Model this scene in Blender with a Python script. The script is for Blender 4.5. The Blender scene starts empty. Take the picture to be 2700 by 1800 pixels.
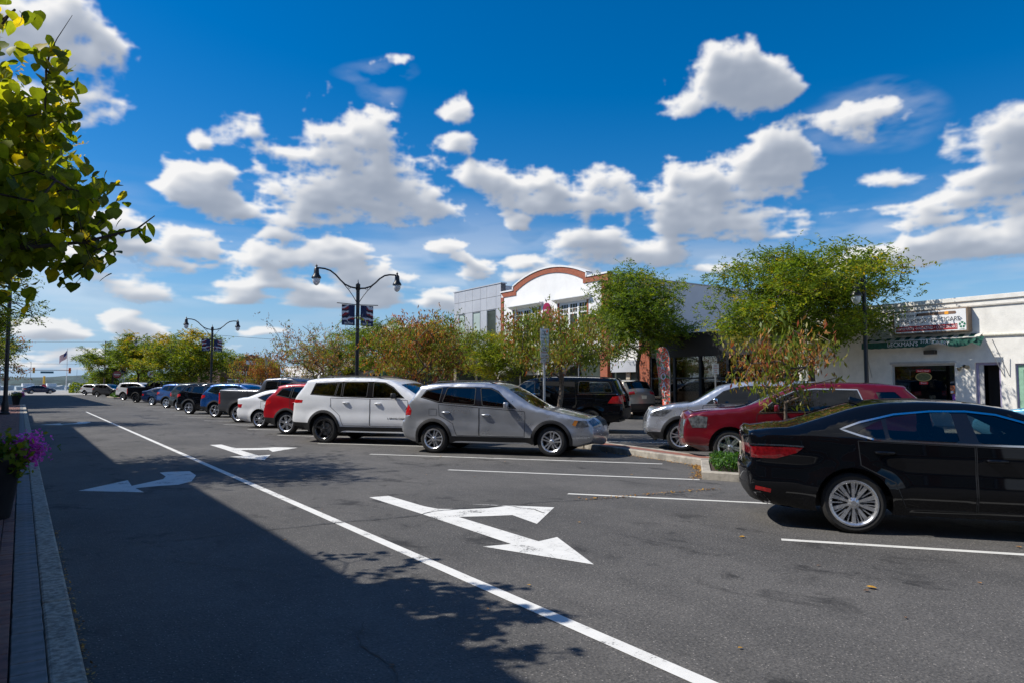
import bpy, bmesh, math, random
import numpy as np
from mathutils import Vector, Matrix
from mathutils.geometry import delaunay_2d_cdt
R = math.radians
random.seed(7)
rng = np.random.default_rng(7)
scene = bpy.context.scene
col = scene.collection

# ------------------------------------------------------------------ camera
HC = 1.65
YAW = R(34.8)
F_PX = 1860.0
PITCH = math.atan(112 / F_PX)
cam_d = bpy.data.cameras.new('camera')
cam_d.sensor_width = 36.0
cam_d.lens = 36.0 * F_PX / 2700.0
cam_d.clip_end = 8000
cam_d.clip_start = 0.05
cam = bpy.data.objects.new('camera', cam_d)
col.objects.link(cam)
cam.location = (0, 0, HC)
cam.rotation_euler = (R(90) + PITCH, 0, -YAW)
scene.camera = cam

# ------------------------------------------------------------------ light and exposure
SUN_EL = R(48)
SUN_AZ = R(-56)            # clockwise from +Y: the sun stands to the left of the street
sun_dir = Vector((math.sin(SUN_AZ) * math.cos(SUN_EL), math.cos(SUN_AZ) * math.cos(SUN_EL), math.sin(SUN_EL)))
sl = bpy.data.lights.new('sun', 'SUN')
sl.energy = 5.0
sl.angle = R(0.5)
sl.color = (1.0, 0.95, 0.87)
so = bpy.data.objects.new('sun', sl)
col.objects.link(so)
so.location = (-40, 40, 60)
so.rotation_euler = (-sun_dir).to_track_quat('-Z', 'Y').to_euler()
scene.view_settings.view_transform = 'Standard'
scene.view_settings.look = 'None'
scene.view_settings.exposure = 0.12
scene.view_settings.gamma = 1.0
scene.cycles.max_bounces = 8
scene.cycles.transparent_max_bounces = 16


def pix_ray(x, y):
    """direction of a pixel of the 2700 x 1800 photograph"""
    f = Vector((math.sin(YAW) * math.cos(PITCH), math.cos(YAW) * math.cos(PITCH), math.sin(PITCH)))
    r = Vector((math.cos(YAW), -math.sin(YAW), 0))
    u = r.cross(f)
    return (f + r * ((x - 1350) / F_PX) - u * ((y - 900) / F_PX)).normalized()


# ------------------------------------------------------------------ node helpers
class NT:
    def __init__(self, tree):
        self.t = tree
        self.n = tree.nodes
        self.l = tree.links

    def node(self, typ, **kw):
        nd = self.n.new(typ)
        for k, v in kw.items():
            setattr(nd, k, v)
        return nd

    def put(self, sock, v):
        if v is None:
            return
        if isinstance(v, bpy.types.NodeSocket):
            self.l.new(v, sock)
        else:
            try:
                sock.default_value = v
            except TypeError:
                sock.default_value = (v, v, v)

    def math(self, op, a=None, b=None, c=None, clamp=False):
        nd = self.node('ShaderNodeMath', operation=op, use_clamp=clamp)
        for i, v in enumerate((a, b, c)):
            self.put(nd.inputs[i], v)
        return nd.outputs[0]

    def vmath(self, op, a=None, b=None, c=None):
        nd = self.node('ShaderNodeVectorMath', operation=op)
        for i, v in enumerate((a, b, c)):
            self.put(nd.inputs[i], v)
        return nd.outputs['Value'] if op in ('DOT_PRODUCT', 'LENGTH') else nd.outputs[0]

    def mix(self, fac, a, b, blend='MIX'):
        nd = self.node('ShaderNodeMix', data_type='RGBA', blend_type=blend)
        self.put(nd.inputs[0], fac)
        self.put(nd.inputs[6], a)
        self.put(nd.inputs[7], b)
        return nd.outputs[2]

    def smooth(self, v, a, b, lo=0.0, hi=1.0):
        nd = self.node('ShaderNodeMapRange', interpolation_type='SMOOTHSTEP')
        self.put(nd.inputs[0], v)
        for i, x in enumerate((a, b, lo, hi)):
            nd.inputs[1 + i].default_value = x
        return nd.outputs[0]

    def noise(self, vec, scale, detail=4, rough=0.55, dist=0.0):
        nd = self.node('ShaderNodeTexNoise')
        self.put(nd.inputs['Vector'], vec)
        nd.inputs['Scale'].default_value = scale
        nd.inputs['Detail'].default_value = detail
        nd.inputs['Roughness'].default_value = rough
        nd.inputs['Distortion'].default_value = dist
        return nd.outputs['Fac']

    def voro(self, vec, scale, feature='F1', detail=0):
        nd = self.node('ShaderNodeTexVoronoi', feature=feature)
        self.put(nd.inputs['Vector'], vec)
        nd.inputs['Scale'].default_value = scale
        nd.inputs['Detail'].default_value = detail
        return nd


def c4(c):
    return (c[0], c[1], c[2], 1.0)


# ------------------------------------------------------------------ sky with cumulus clouds
S_ = 2700 / 2352.0
CLOUDS = [  # x, y, rx, ry measured on the photograph (2352 px wide)
    (60, 110, 180, 150), (150, 190, 130, 130), (205, 250, 85, 75), (40, 240, 160, 110), (100, 30, 130, 60),
    (790, 320, 140, 95), (850, 430, 215, 115), (680, 345, 85, 70), (640, 440, 95, 70), (500, 410, 95, 60), (560, 465, 80, 42),
    (740, 490, 110, 42), (950, 470, 120, 66), (540, 275, 72, 42), (1050, 240, 55, 30), (1050, 318, 62, 34),
    (475, 318, 32, 18), (1095, 400, 85, 42), (1240, 432, 130, 56), (1385, 440, 105, 66), (1180, 500, 40, 20),
    (1650, 455, 150, 90), (1780, 400, 110, 82), (1550, 490, 90, 46), (1730, 515, 150, 46),
    (1680, 200, 105, 70), (1745, 218, 78, 44), (1600, 228, 66, 30),
    (2300, 330, 120, 66), (2290, 410, 150, 46), (2060, 408, 80, 34), (2180, 500, 240, 58), (2090, 590, 260, 40),
    (2330, 560, 150, 60), (2010, 280, 120, 26),
    (240, 505, 84, 50), (330, 545, 110, 52), (440, 550, 100, 48), (310, 655, 110, 46), (200, 600, 90, 40),
    (650, 585, 95, 44), (770, 600, 110, 42), (600, 655, 120, 32), (540, 682, 90, 20), (840, 640, 95, 52),
    (720, 695, 80, 26), (870, 690, 60, 28), (1085, 612, 62, 42), (1000, 682, 60, 34), (1210, 612, 62, 32),
    (1350, 578, 100, 42), (1490, 585, 100, 30), (1260, 640, 130, 24), (1640, 610, 80, 20), (1010, 560, 80, 22),
    (130, 765, 70, 24), (300, 748, 76, 26), (190, 800, 140, 16), (60, 820, 130, 14), (420, 790, 120, 12),
    (330, 838, 140, 9), (600, 770, 60, 12), (900, 140, 60, 12), (930, 760, 100, 14),
]

CW, CH, EL_MAX = 4096, 768, R(60)


def value_noise(u, v, pu, seed):
    """2D value noise, periodic in u with pu cells"""
    g = np.random.default_rng(seed).random((257, pu)).astype(np.float32)
    iu = np.floor(u).astype(np.int32)
    iv = np.floor(v).astype(np.int32)
    fu = (u - iu).astype(np.float32)
    fv = (v - iv).astype(np.float32)
    fu = fu * fu * fu * (fu * (fu * 6 - 15) + 10)
    fv = fv * fv * fv * (fv * (fv * 6 - 15) + 10)
    u0, u1 = iu % pu, (iu + 1) % pu
    v0, v1 = iv % 257, (iv + 1) % 257
    a = g[v0, u0] * (1 - fu) + g[v0, u1] * fu
    b = g[v1, u0] * (1 - fu) + g[v1, u1] * fu
    return a * (1 - fv) + b * fv


def fbm(az, el, cells, octaves, rough, seed, billow=False):
    tot = np.zeros(az.shape, np.float32)
    amp, norm = 1.0, 0.0
    for o in range(octaves):
        pu = int(cells * 2 ** o)
        k = pu / (2 * math.pi)
        n = value_noise(az * k + 0.37 * o, el * k * 1.25 + 11.3 * o, pu, seed + o)
        if billow:
            n = 1 - np.abs(2 * n - 1)
        tot += n * amp
        norm += amp
        amp *= rough
    return tot / norm


def cloud_image():
    az1 = (np.arange(CW, dtype=np.float32) + 0.5) / CW * 2 * math.pi - math.pi
    el1 = (np.arange(CH, dtype=np.float32) + 0.5) / CH * EL_MAX
    az, el = np.meshgrid(az1, el1)
    # clouds shrink towards the horizon: stretch the noise lattice there
    es = np.float32(0.30) * np.log((el + 0.10) / 0.10) * 1.9
    wx = fbm(az, es, 40, 4, 0.5, 100) - 0.5
    wy = fbm(az, es, 40, 4, 0.5, 200) - 0.5
    va, ve = az + wx * 0.075, el + wy * 0.055
    best = np.full(az.shape, 9.0, np.float32)
    for (x, y, rx, ry) in CLOUDS:
        r = pix_ray(x * S_, y * S_)
        a, e = math.atan2(r.x, r.y), math.asin(r.z)
        k = 1.0 / (1 + ((x * S_ - 1350) / F_PX) ** 2)
        ax = rx * S_ / F_PX * max(k, 0.75) * 1.03
        ay = ry * S_ / F_PX * math.sqrt(k) * 1.05
        dy = (ve - e) / ay
        dy = np.where(dy < 0, dy * 1.12, dy)
        m = ((va - a) / ax) ** 2 + dy ** 2
        h = np.clip(0.5 + 0.5 * (best - m) / 0.5, 0, 1)
        best = best * (1 - h) + m * h - 0.5 * h * (1 - h)
    ax_ = pix_ray(1350, 640)
    dv = (np.cos(el) * np.sin(az) * ax_.x + np.cos(el) * np.cos(az) * ax_.y + np.sin(el) * ax_.z)
    out = np.clip((0.76 - dv) / 0.10, 0, 1)
    alt = (0.60 - fbm(az, es, 14, 3, 0.5, 300)) * 11.0
    best = best * (1 - out) + alt * out
    base = np.maximum(1 - best, -1.5)
    bil = fbm(az, es, 110, 6, 0.58, 400, True)
    fin = fbm(az, es, 70, 8, 0.58, 500)
    fine_ = fbm(az, es, 420, 4, 0.6, 900) - 0.5
    den = base * 0.95 + (fin - 0.5) * 2.5 + (bil - 0.55) * 1.9 + fine_ * 0.45
    # thin veils
    streak = fbm(az + el * 0.9, es * 2.2 - az * 0.35, 46, 6, 0.55, 600)
    veil = np.zeros(az.shape, np.float32)
    for (x, y, rx, ry, s) in ((2010, 275, 200, 70, 0.5), (860, 155, 130, 30, 0.35), (2150, 560, 330, 90, 0.45), (860, 190, 70, 40, 0.3)):
        r = pix_ray(x * S_, y * S_)
        a, e = math.atan2(r.x, r.y), math.asin(r.z)
        m = ((va - a) / (rx * S_ / F_PX * 0.8)) ** 2 + ((ve - e) / (ry * S_ / F_PX * 0.9)) ** 2
        veil = np.maximum(veil, np.clip(1 - m, 0, 1) ** 1.2 * s * np.clip(streak * 3.2 - 1.05, 0, 1))
    soft = 0.50 + 0.75 * fbm(az, es, 26, 3, 0.5, 800)
    band = np.clip((fbm(az, es * 2.4, 22, 6, 0.52, 950) - 0.47) * 4.0, 0, 1) * np.clip((el - R(3)) / R(4), 0, 1) * np.clip((R(15.5) - el) / R(6), 0, 1)
    veil = np.maximum(veil, band * 0.42)
    q = np.clip((den + 0.08) / soft, 0, 1)
    alpha = q * q * (3 - 2 * q)
    # light marching through the cloud towards the sun (up and to the left)
    def blur(f, r):
        for ax in (0, 1):
            c = np.cumsum(np.concatenate([np.repeat(np.take(f, [0], ax), r + 1, ax), f, np.repeat(np.take(f, [-1], ax), r, ax)], ax), ax, dtype=np.float64)
            n = f.shape[ax]
            f = ((np.take(c, range(2 * r + 1, 2 * r + 1 + n), ax) - np.take(c, range(0, n), ax)) / (2 * r + 1)).astype(np.float32)
        return f

    def shifted(f, dx, dy):
        g = np.roll(f, -dx, axis=1)
        z = np.zeros_like(g)
        if dy > 0:
            z[:CH - dy] = g[dy:]
        else:
            z = g
        return z

    op = np.clip(den, 0, 1.5)
    acc = np.zeros(az.shape, np.float32)
    for st, r in ((2, 1), (5, 2), (9, 3), (14, 5), (20, 7), (28, 9), (38, 12)):
        acc += shifted(blur(op, r), int(round(-0.55 * st)), int(round(0.84 * st))) * (1.0 if st < 9 else 1.7)
    lit = np.exp(-acc * 0.20)
    small = blur(den, 2)
    mid_ = blur(den, 7)
    relief = (small - shifted(small, -2, 4)) + 0.9 * (mid_ - shifted(mid_, -7, 11)) * 0.8
    patch = fbm(az, es, 34, 4, 0.5, 700)
    core = np.clip((blur(op, 6) - 0.55) / 0.7, 0, 1)
    lit = lit * 1.02 + 0.26 * relief + 0.14 * np.exp(-op * 3.0) + 0.12 - 0.26 * core * np.clip((patch - 0.40) * 3.0, 0, 1)
    lit = np.where(lit < 0.36, 0.36 - 0.22 * (1 - np.exp((lit - 0.36) / 0.30)), lit)
    lit = np.clip(lit, 0, 1)
    lit = np.where(veil > alpha, np.maximum(lit, 0.55), lit)
    alpha = np.maximum(alpha, veil)
    fade = np.clip((EL_MAX - el) / R(8), 0, 1)
    alpha *= fade
    buf = np.ones((CH, CW, 4), np.float32)
    buf[..., 0] = lit
    buf[..., 1] = alpha
    img = bpy.data.images.new('cloud_field', CW, CH, float_buffer=True, alpha=False)
    img.colorspace_settings.name = 'Non-Color'
    img.pixels.foreach_set(buf.ravel())
    img.update()
    return img


world = bpy.data.worlds.new('World')
scene.world = world
world.use_nodes = True
world.node_tree.nodes.clear()
w = NT(world.node_tree)
sky = w.node('ShaderNodeTexSky', sky_type='NISHITA')
sky.sun_disc = False
sky.sun_elevation = SUN_EL
sky.sun_rotation = SUN_AZ
sky.air_density = 1.0
sky.dust_density = 0.3
sky.ozone_density = 4.0
hs = w.node('ShaderNodeHueSaturation')
hs.inputs['Hue'].default_value = 0.503
hs.inputs['Saturation'].default_value = 1.45
hs.inputs['Value'].default_value = 1.42
w.l.new(sky.outputs[0], hs.inputs['Color'])
tc = w.node('ShaderNodeTexCoord')
spz = w.node('ShaderNodeSeparateXYZ')
w.l.new(tc.outputs['Generated'], spz.inputs[0])
az_ = w.math('ARCTAN2', spz.outputs[0], spz.outputs[1])
el_ = w.math('ARCSINE', spz.outputs[2])
uv = w.node('ShaderNodeCombineXYZ')
w.l.new(w.math('MULTIPLY_ADD', az_, 1 / (2 * math.pi), 0.5), uv.inputs[0])
w.l.new(w.math('MULTIPLY', el_, 1 / EL_MAX, clamp=True), uv.inputs[1])
ci = w.node('ShaderNodeTexImage', extension='EXTEND', interpolation='Cubic')
ci.image = cloud_image()
w.l.new(uv.outputs[0], ci.inputs[0])
spc = w.node('ShaderNodeSeparateColor')
w.l.new(ci.outputs[0], spc.inputs[0])
ramp = w.node('ShaderNodeValToRGB')
w.l.new(spc.outputs[0], ramp.inputs[0])
e = ramp.color_ramp.elements
e[0].position = 0.0
e[0].color = (2.0, 2.6, 3.7, 1)
e[1].position = 0.85
e[1].color = (11.2, 11.1, 11.0, 1)
m_ = ramp.color_ramp.elements.new(0.40)
m_.color = (5.8, 6.3, 7.2, 1)
hz = w.smooth(spz.outputs[2], 0.0, 0.20, 1.0, 0.0)
cloudcol = w.mix(w.math('MULTIPLY', hz, 0.30), ramp.outputs[0], (7.2, 8.0, 9.0, 1))
skycol = w.mix(w.math('MULTIPLY', hz, 0.85), hs.outputs[0], (3.6, 5.8, 9.0, 1))
above = w.smooth(spz.outputs[2], -0.004, 0.004)
fin = w.mix(w.math('MULTIPLY', spc.outputs[1], w.math('MULTIPLY', above, 0.97)), skycol, cloudcol)
bg = w.node('ShaderNodeBackground')
w.l.new(fin, bg.inputs[0])
bg.inputs[1].default_value = 0.078
wo_ = w.node('ShaderNodeOutputWorld')
w.l.new(bg.outputs[0], wo_.inputs[0])
world.cycles.sampling_method = 'MANUAL'
world.cycles.sample_map_resolution = 1024

# ------------------------------------------------------------------ materials
MATS = {}


def new_mat(name):
    m = bpy.data.materials.new(name)
    m.use_nodes = True
    m.node_tree.nodes.clear()
    t = NT(m.node_tree)
    out = t.node('ShaderNodeOutputMaterial')
    MATS[name] = m
    return m, t, out


def pbr(name, colour, rough=0.6, metal=0.0, coat=0.0, var=0.0, vscale=8.0, bump=0.0, bscale=60.0, spec=0.5, dirt=None, emit=None):
    """principled material with noise-driven colour variation and fine relief"""
    if name in MATS:
        return MATS[name]
    m, t, out = new_mat(name)
    p = t.node('ShaderNodeBsdfPrincipled')
    t.l.new(p.outputs[0], out.inputs[0])
    p.inputs['Roughness'].default_value = rough
    p.inputs['Metallic'].default_value = metal
    p.inputs['Coat Weight'].default_value = coat
    p.inputs['Coat Roughness'].default_value = 0.03
    p.inputs['Specular IOR Level'].default_value = spec
    tcn = t.node('ShaderNodeTexCoord')
    ob = tcn.outputs['Object']
    if var > 0:
        n = t.noise(ob, vscale, 5, 0.6)
        k = t.smooth(n, 0.3, 0.7, 1 - var, 1 + var)
        c = t.vmath('SCALE', c4(colour)[:3])
        c.node.inputs[0].default_value = colour[:3]
        t.l.new(k, c.node.inputs['Scale'])
        colr = c
        if dirt:
            n2 = t.noise(t.vmath('MULTIPLY', ob, (1.0, 1.0, 0.25)), vscale * 0.35, 6, 0.7)
            colr = t.mix(t.smooth(n2, 0.52, 0.75, 0.0, dirt[1]), c, c4(dirt[0]))
        t.l.new(colr, p.inputs['Base Color'])
        t.l.new(t.smooth(n, 0.3, 0.7, max(rough - 0.08, 0.02), min(rough + 0.08, 1)), p.inputs['Roughness'])
    else:
        p.inputs['Base Color'].default_value = c4(colour)
    if bump > 0:
        b = t.node('ShaderNodeBump')
        b.inputs['Strength'].default_value = bump
        b.inputs['Distance'].default_value = 0.01
        t.l.new(t.noise(ob, bscale, 6, 0.65), b.inputs['Height'])
        t.l.new(b.outputs[0], p.inputs['Normal'])
    if emit:
        p.inputs['Emission Color'].default_value = c4(emit[0])
        p.inputs['Emission Strength'].default_value = emit[1]
    return m


def asphalt_mat(name, lo, hi):
    m, t, out = new_mat(name)
    p = t.node('ShaderNodeBsdfPrincipled')
    t.l.new(p.outputs[0], out.inputs[0])
    tcn = t.node('ShaderNodeTexCoord')
    ob = tcn.outputs['Object']
    big = t.noise(ob, 0.22, 5, 0.6)
    mid = t.noise(t.vmath('MULTIPLY', ob, (1.0, 0.35, 1.0)), 1.1, 5, 0.65)
    fine = t.noise(ob, 42, 4, 0.75)
    base = t.mix(t.smooth(t.math('ADD', t.math('MULTIPLY', big, 0.6), t.math('MULTIPLY', mid, 0.4)), 0.36, 0.64), c4(lo), c4(hi))
    blot = t.noise(ob, 6.5, 6, 0.68)
    base = t.mix(t.smooth(blot, 0.30, 0.70, 0.0, 0.55), base, t.mix(0.5, base, (0.02, 0.02, 0.02, 1)))
    base = t.mix(t.smooth(fine, 0.25, 0.75), t.mix(0.55, base, (0, 0, 0, 1)), t.mix(0.30, base, (0.20, 0.19, 0.18, 1)))
    v = t.voro(ob, 55, 'F1')
    ch = t.node('ShaderNodeSeparateColor')
    t.l.new(v.outputs['Color'], ch.inputs[0])
    speck = t.math('MULTIPLY', t.smooth(v.outputs['Distance'], 0.16, 0.34, 1.0, 0.0), t.smooth(ch.outputs[0], 0.70, 0.86))
    base = t.mix(t.math('MULTIPLY', speck, 0.9), base, t.mix(ch.outputs[1], (0.22, 0.20, 0.17, 1), (0.40, 0.37, 0.34, 1)))
    # oil stains in the stalls and along the wheel paths
    st = t.noise(t.vmath('MULTIPLY', ob, (1.0, 0.6, 1.0)), 1.7, 6, 0.7, 0.4)
    st2 = t.noise(ob, 0.35, 3, 0.5)
    base = t.mix(t.math('MULTIPLY', t.smooth(st, 0.53, 0.66), t.smooth(st2, 0.42, 0.54, 0.0, 0.85)), base, (0.026, 0.025, 0.024, 1))
    t.l.new(base, p.inputs['Base Color'])
    t.l.new(t.smooth(fine, 0.2, 0.8, 0.72, 0.95), p.inputs['Roughness'])
    p.inputs['Specular IOR Level'].default_value = 0.35
    b = t.node('ShaderNodeBump')
    b.inputs['Strength'].default_value = 0.7
    b.inputs['Distance'].default_value = 0.006
    t.l.new(t.math('ADD', fine, t.math('MULTIPLY', v.outputs['Distance'], -0.8)), b.inputs['Height'])
    t.l.new(b.outputs[0], p.inputs['Normal'])
    return m


def paint_mat(name, colour, wear):
    """road paint: chipped and cracked so that asphalt shows through"""
    m, t, out = new_mat(name)
    p = t.node('ShaderNodeBsdfPrincipled')
    t.l.new(p.outputs[0], out.inputs[0])
    tcn = t.node('ShaderNodeTexCoord')
    ob = tcn.outputs['Object']
    n = t.noise(ob, 3.0, 6, 0.7)
    n2 = t.noise(ob, 45, 4, 0.7)
    base = t.mix(t.smooth(n, 0.3, 0.7), c4([c * 0.86 for c in colour]), c4(colour))
    gap = t.smooth(t.math('ADD', t.math('MULTIPLY', n, 0.55), t.math('MULTIPLY', n2, 0.45)), 0.30 + wear, 0.36 + wear, 1.0, 0.0)
    base = t.mix(gap, base, (0.09, 0.088, 0.085, 1))
    cr = t.voro(t.vmath('ADD', ob, (0, 0, 0)), 5.0, 'DISTANCE_TO_EDGE')
    nn = t.noise(ob, 1.3, 2, 0.5)
    crack = t.math('MULTIPLY', t.smooth(cr.outputs['Distance'], 0.0, 0.012, 1.0, 0.0), t.smooth(nn, 0.52, 0.60))
    base = t.mix(t.math('MULTIPLY', crack, 0.6), base, (0.06, 0.06, 0.06, 1))
    t.l.new(base, p.inputs['Base Color'])
    p.inputs['Roughness'].default_value = 0.75
    b = t.node('ShaderNodeBump')
    b.inputs['Strength'].default_value = 0.3
    b.inputs['Distance'].default_value = 0.004
    t.l.new(n2, b.inputs['Height'])
    t.l.new(b.outputs[0], p.inputs['Normal'])
    return m


def brick_mat(name, c1, c2, mortar, scale=1.0, axis='XZ'):
    m, t, out = new_mat(name)
    p = t.node('ShaderNodeBsdfPrincipled')
    t.l.new(p.outputs[0], out.inputs[0])
    tcn = t.node('ShaderNodeTexCoord')
    sp = t.node('ShaderNodeSeparateXYZ')
    t.l.new(tcn.outputs['Object'], sp.inputs[0])
    cb = t.node('ShaderNodeCombineXYZ')
    if axis == 'XZ':   # walls: run along x + y, height z
        t.l.new(t.math('ADD', sp.outputs[0], sp.outputs[1]), cb.inputs[0])
        t.l.new(sp.outputs[2], cb.inputs[1])
    else:
        t.l.new(sp.outputs[1], cb.inputs[0])
        t.l.new(sp.outputs[0], cb.inputs[1])
    bt = t.node('ShaderNodeTexBrick')
    t.l.new(cb.outputs[0], bt.inputs['Vector'])
    bt.inputs['Color1'].default_value = c4(c1)
    bt.inputs['Color2'].default_value = c4(c2)
    bt.inputs['Mortar'].default_value = c4(mortar)
    bt.inputs['Scale'].default_value = scale
    bt.inputs['Mortar Size'].default_value = 0.010
    bt.inputs['Brick Width'].default_value = 0.21
    bt.inputs['Row Height'].default_value = 0.072 if axis == 'XZ' else 0.105
    n = t.noise(tcn.outputs['Object'], 6, 5, 0.7)
    cc = t.mix(t.smooth(n, 0.3, 0.7, 0.0, 0.45), bt.outputs['Color'], c4([x * 0.5 for x in c1]))
    t.l.new(cc, p.inputs['Base Color'])
    p.inputs['Roughness'].default_value = 0.85
    b = t.node('ShaderNodeBump')
    b.inputs['Strength'].default_value = 0.5
    b.inputs['Distance'].default_value = 0.01
    b.invert = True
    t.l.new(bt.outputs['Fac'], b.inputs['Height'])
    t.l.new(b.outputs[0], p.inputs['Normal'])
    return m


def glass_mat(name, tint, gloss=1.0, rough=0.0):
    """thin tinted pane: see-through, with a mirror reflection that grows at grazing angles"""
    m, t, out = new_mat(name)
    tr = t.node('ShaderNodeBsdfTransparent')
    tr.inputs[0].default_value = c4(tint)
    gl = t.node('ShaderNodeBsdfGlossy')
    gl.inputs['Roughness'].default_value = rough
    gl.inputs['Color'].default_value = (1, 1, 1, 1)
    fr = t.node('ShaderNodeFresnel')
    fr.inputs[0].default_value = 1.5
    mx = t.node('ShaderNodeMixShader')
    t.l.new(t.math('MULTIPLY', fr.outputs[0], 1.5 * gloss, clamp=True), mx.inputs[0])
    t.l.new(tr.outputs[0], mx.inputs[1])
    t.l.new(gl.outputs[0], mx.inputs[2])
    t.l.new(mx.outputs[0], out.inputs[0])
    return m


def leaf_mat(name, c, trans=0.52, tcol=None):
    m, t, out = new_mat(name)
    tcn = t.node('ShaderNodeTexCoord')
    n = t.noise(tcn.outputs['Object'], 2.4, 3, 0.6)
    n2 = t.noise(tcn.outputs['Object'], 19, 2, 0.6)
    k = t.math('ADD', t.math('MULTIPLY', n, 0.9), t.math('MULTIPLY', n2, 0.7))
    kk = t.smooth(k, 0.45, 1.15, 0.62, 1.40)
    tcol = tcol or [c[0] * 1.6 + 0.02, c[1] * 1.5 + 0.02, c[2] * 0.7]
    cn = t.vmath('SCALE', tuple(c))
    t.l.new(kk, cn.node.inputs['Scale'])
    tn = t.vmath('SCALE', tuple(tcol))
    t.l.new(kk, tn.node.inputs['Scale'])
    d = t.node('ShaderNodeBsdfPrincipled')
    d.inputs['Roughness'].default_value = 0.5
    d.inputs['Specular IOR Level'].default_value = 0.35
    t.l.new(cn, d.inputs['Base Color'])
    tl = t.node('ShaderNodeBsdfTranslucent')
    t.l.new(tn, tl.inputs[0])
    mx = t.node('ShaderNodeMixShader')
    mx.inputs[0].default_value = trans
    t.l.new(d.outputs[0], mx.inputs[1])
    t.l.new(tl.outputs[0], mx.inputs[2])
    t.l.new(mx.outputs[0], out.inputs[0])
    return m


M_ASPH = asphalt_mat('asphalt', (0.082, 0.079, 0.074), (0.165, 0.156, 0.144))
M_ROADLIGHT = pbr('pale_concrete_road', (0.34, 0.32, 0.29), 0.9, var=0.18, vscale=0.8)
M_PAINT = paint_mat('road_paint', (0.74, 0.73, 0.69), 0.085)
M_PAINT2 = paint_mat('stall_paint', (0.66, 0.65, 0.60), 0.02)
M_CURB = pbr('curb_concrete', (0.33, 0.30, 0.25), 0.9, var=0.30, vscale=5, bump=0.6, bscale=50, dirt=((0.10, 0.09, 0.075), 0.6))
M_CURBGREY = pbr('kerb_stone', (0.40, 0.36, 0.29), 0.9, var=0.45, vscale=22, bump=1.0, bscale=60, dirt=((0.09, 0.08, 0.065), 0.85))
M_PAVGREY = pbr('grey_paver', (0.20, 0.20, 0.195), 0.85, var=0.30, vscale=9, bump=0.4, bscale=120)
M_PAVRED = [pbr('red_paver_%s' % n, c, 0.88, var=0.25, vscale=12, bump=0.5, bscale=110) for n, c in (('a', (0.24, 0.115, 0.09)), ('b', (0.20, 0.10, 0.085)), ('c', (0.27, 0.14, 0.105)))]
M_PAVFAR = brick_mat('far_pavers', (0.25, 0.12, 0.09), (0.20, 0.10, 0.08), (0.10, 0.085, 0.075), 1.0, 'FLOOR')
M_SAND = pbr('joint_sand', (0.085, 0.075, 0.065), 0.95, var=0.3, vscale=20)
M_GROUND = pbr('bare_ground', (0.16, 0.15, 0.12), 0.95, var=0.2, vscale=0.2)
M_SIDEWALK = pbr('sidewalk_concrete', (0.40, 0.34, 0.27), 0.9, var=0.18, vscale=1.6, bump=0.3, bscale=40)
M_SOIL = pbr('mulch', (0.055, 0.036, 0.024), 0.95, var=0.4, vscale=18, bump=1.0, bscale=40)
M_BRICK = brick_mat('brick', (0.44, 0.105, 0.042), (0.34, 0.078, 0.034), (0.26, 0.16, 0.12))
M_BRICKDK = brick_mat('dark_brick', (0.115, 0.048, 0.034), (0.085, 0.038, 0.03), (0.09, 0.07, 0.06))
M_STUCCO = pbr('white_stucco', (0.76, 0.735, 0.675), 0.9, var=0.07, vscale=3, bump=0.7, bscale=26, dirt=((0.42, 0.40, 0.35), 0.35))
M_WHITE = pbr('white_render', (0.80, 0.79, 0.77), 0.85, var=0.04, vscale=1.2, bump=0.2, bscale=40, dirt=((0.55, 0.54, 0.50), 0.2))
M_TRIMW = pbr('white_trim', (0.78, 0.78, 0.77), 0.6, var=0.05, vscale=4)
M_PANEL = pbr('grey_metal_panel', (0.50, 0.51, 0.54), 0.42, var=0.05, vscale=0.8, metal=0.15)
M_PANELGAP = pbr('panel_joint', (0.10, 0.10, 0.11), 0.8)
M_BLACKMET = pbr('black_metal', (0.012, 0.013, 0.016), 0.38, var=0.2, vscale=10)
M_GALV = pbr('galvanised_steel', (0.38, 0.39, 0.40), 0.45, metal=0.7, var=0.12, vscale=14)
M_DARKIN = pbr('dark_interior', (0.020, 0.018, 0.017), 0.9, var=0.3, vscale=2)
M_BLACKPL = pbr('black_plastic', (0.016, 0.016, 0.017), 0.55, var=0.15, vscale=20)
M_RUBBER = pbr('tyre_rubber', (0.018, 0.0175, 0.017), 0.82, var=0.25, vscale=30, bump=0.5, bscale=140)
M_CHROME = pbr('chrome', (0.75, 0.76, 0.78), 0.12, metal=1.0)
M_ALLOY = pbr('alloy_wheel', (0.60, 0.61, 0.63), 0.28, metal=0.85, var=0.06, vscale=20)
M_ALLOYDK = pbr('black_alloy_wheel', (0.02, 0.02, 0.022), 0.22, coat=0.6, var=0.1, vscale=20)
M_REDLENS = pbr('red_lens', (0.50, 0.010, 0.012), 0.12, coat=1.0, var=0.3, vscale=25)
M_DKREDLENS = pbr('smoked_red_lens', (0.16, 0.004, 0.006), 0.10, coat=1.0, var=0.4, vscale=30)
M_HEADLENS = pbr('headlamp_lens', (0.095, 0.10, 0.105), 0.08, coat=1.0, var=0.6, vscale=14)
M_AMBER = pbr('amber_lens', (0.60, 0.20, 0.02), 0.15, coat=1.0)
M_PLATE = pbr('licence_plate', (0.72, 0.70, 0.55), 0.4, var=0.15, vscale=40)
M_SEAT = pbr('seat_fabric', (0.10, 0.10, 0.105), 0.8, var=0.15, vscale=12)
M_SEATTAN = pbr('seat_leather_grey', (0.30, 0.30, 0.30), 0.6, var=0.1, vscale=12)
M_GLASS = glass_mat('car_glass', (0.42, 0.47, 0.47))
M_GLASSDK = glass_mat('privacy_glass', (0.06, 0.065, 0.075))
M_GLASSW = glass_mat('windscreen_glass', (0.55, 0.62, 0.60))
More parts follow.
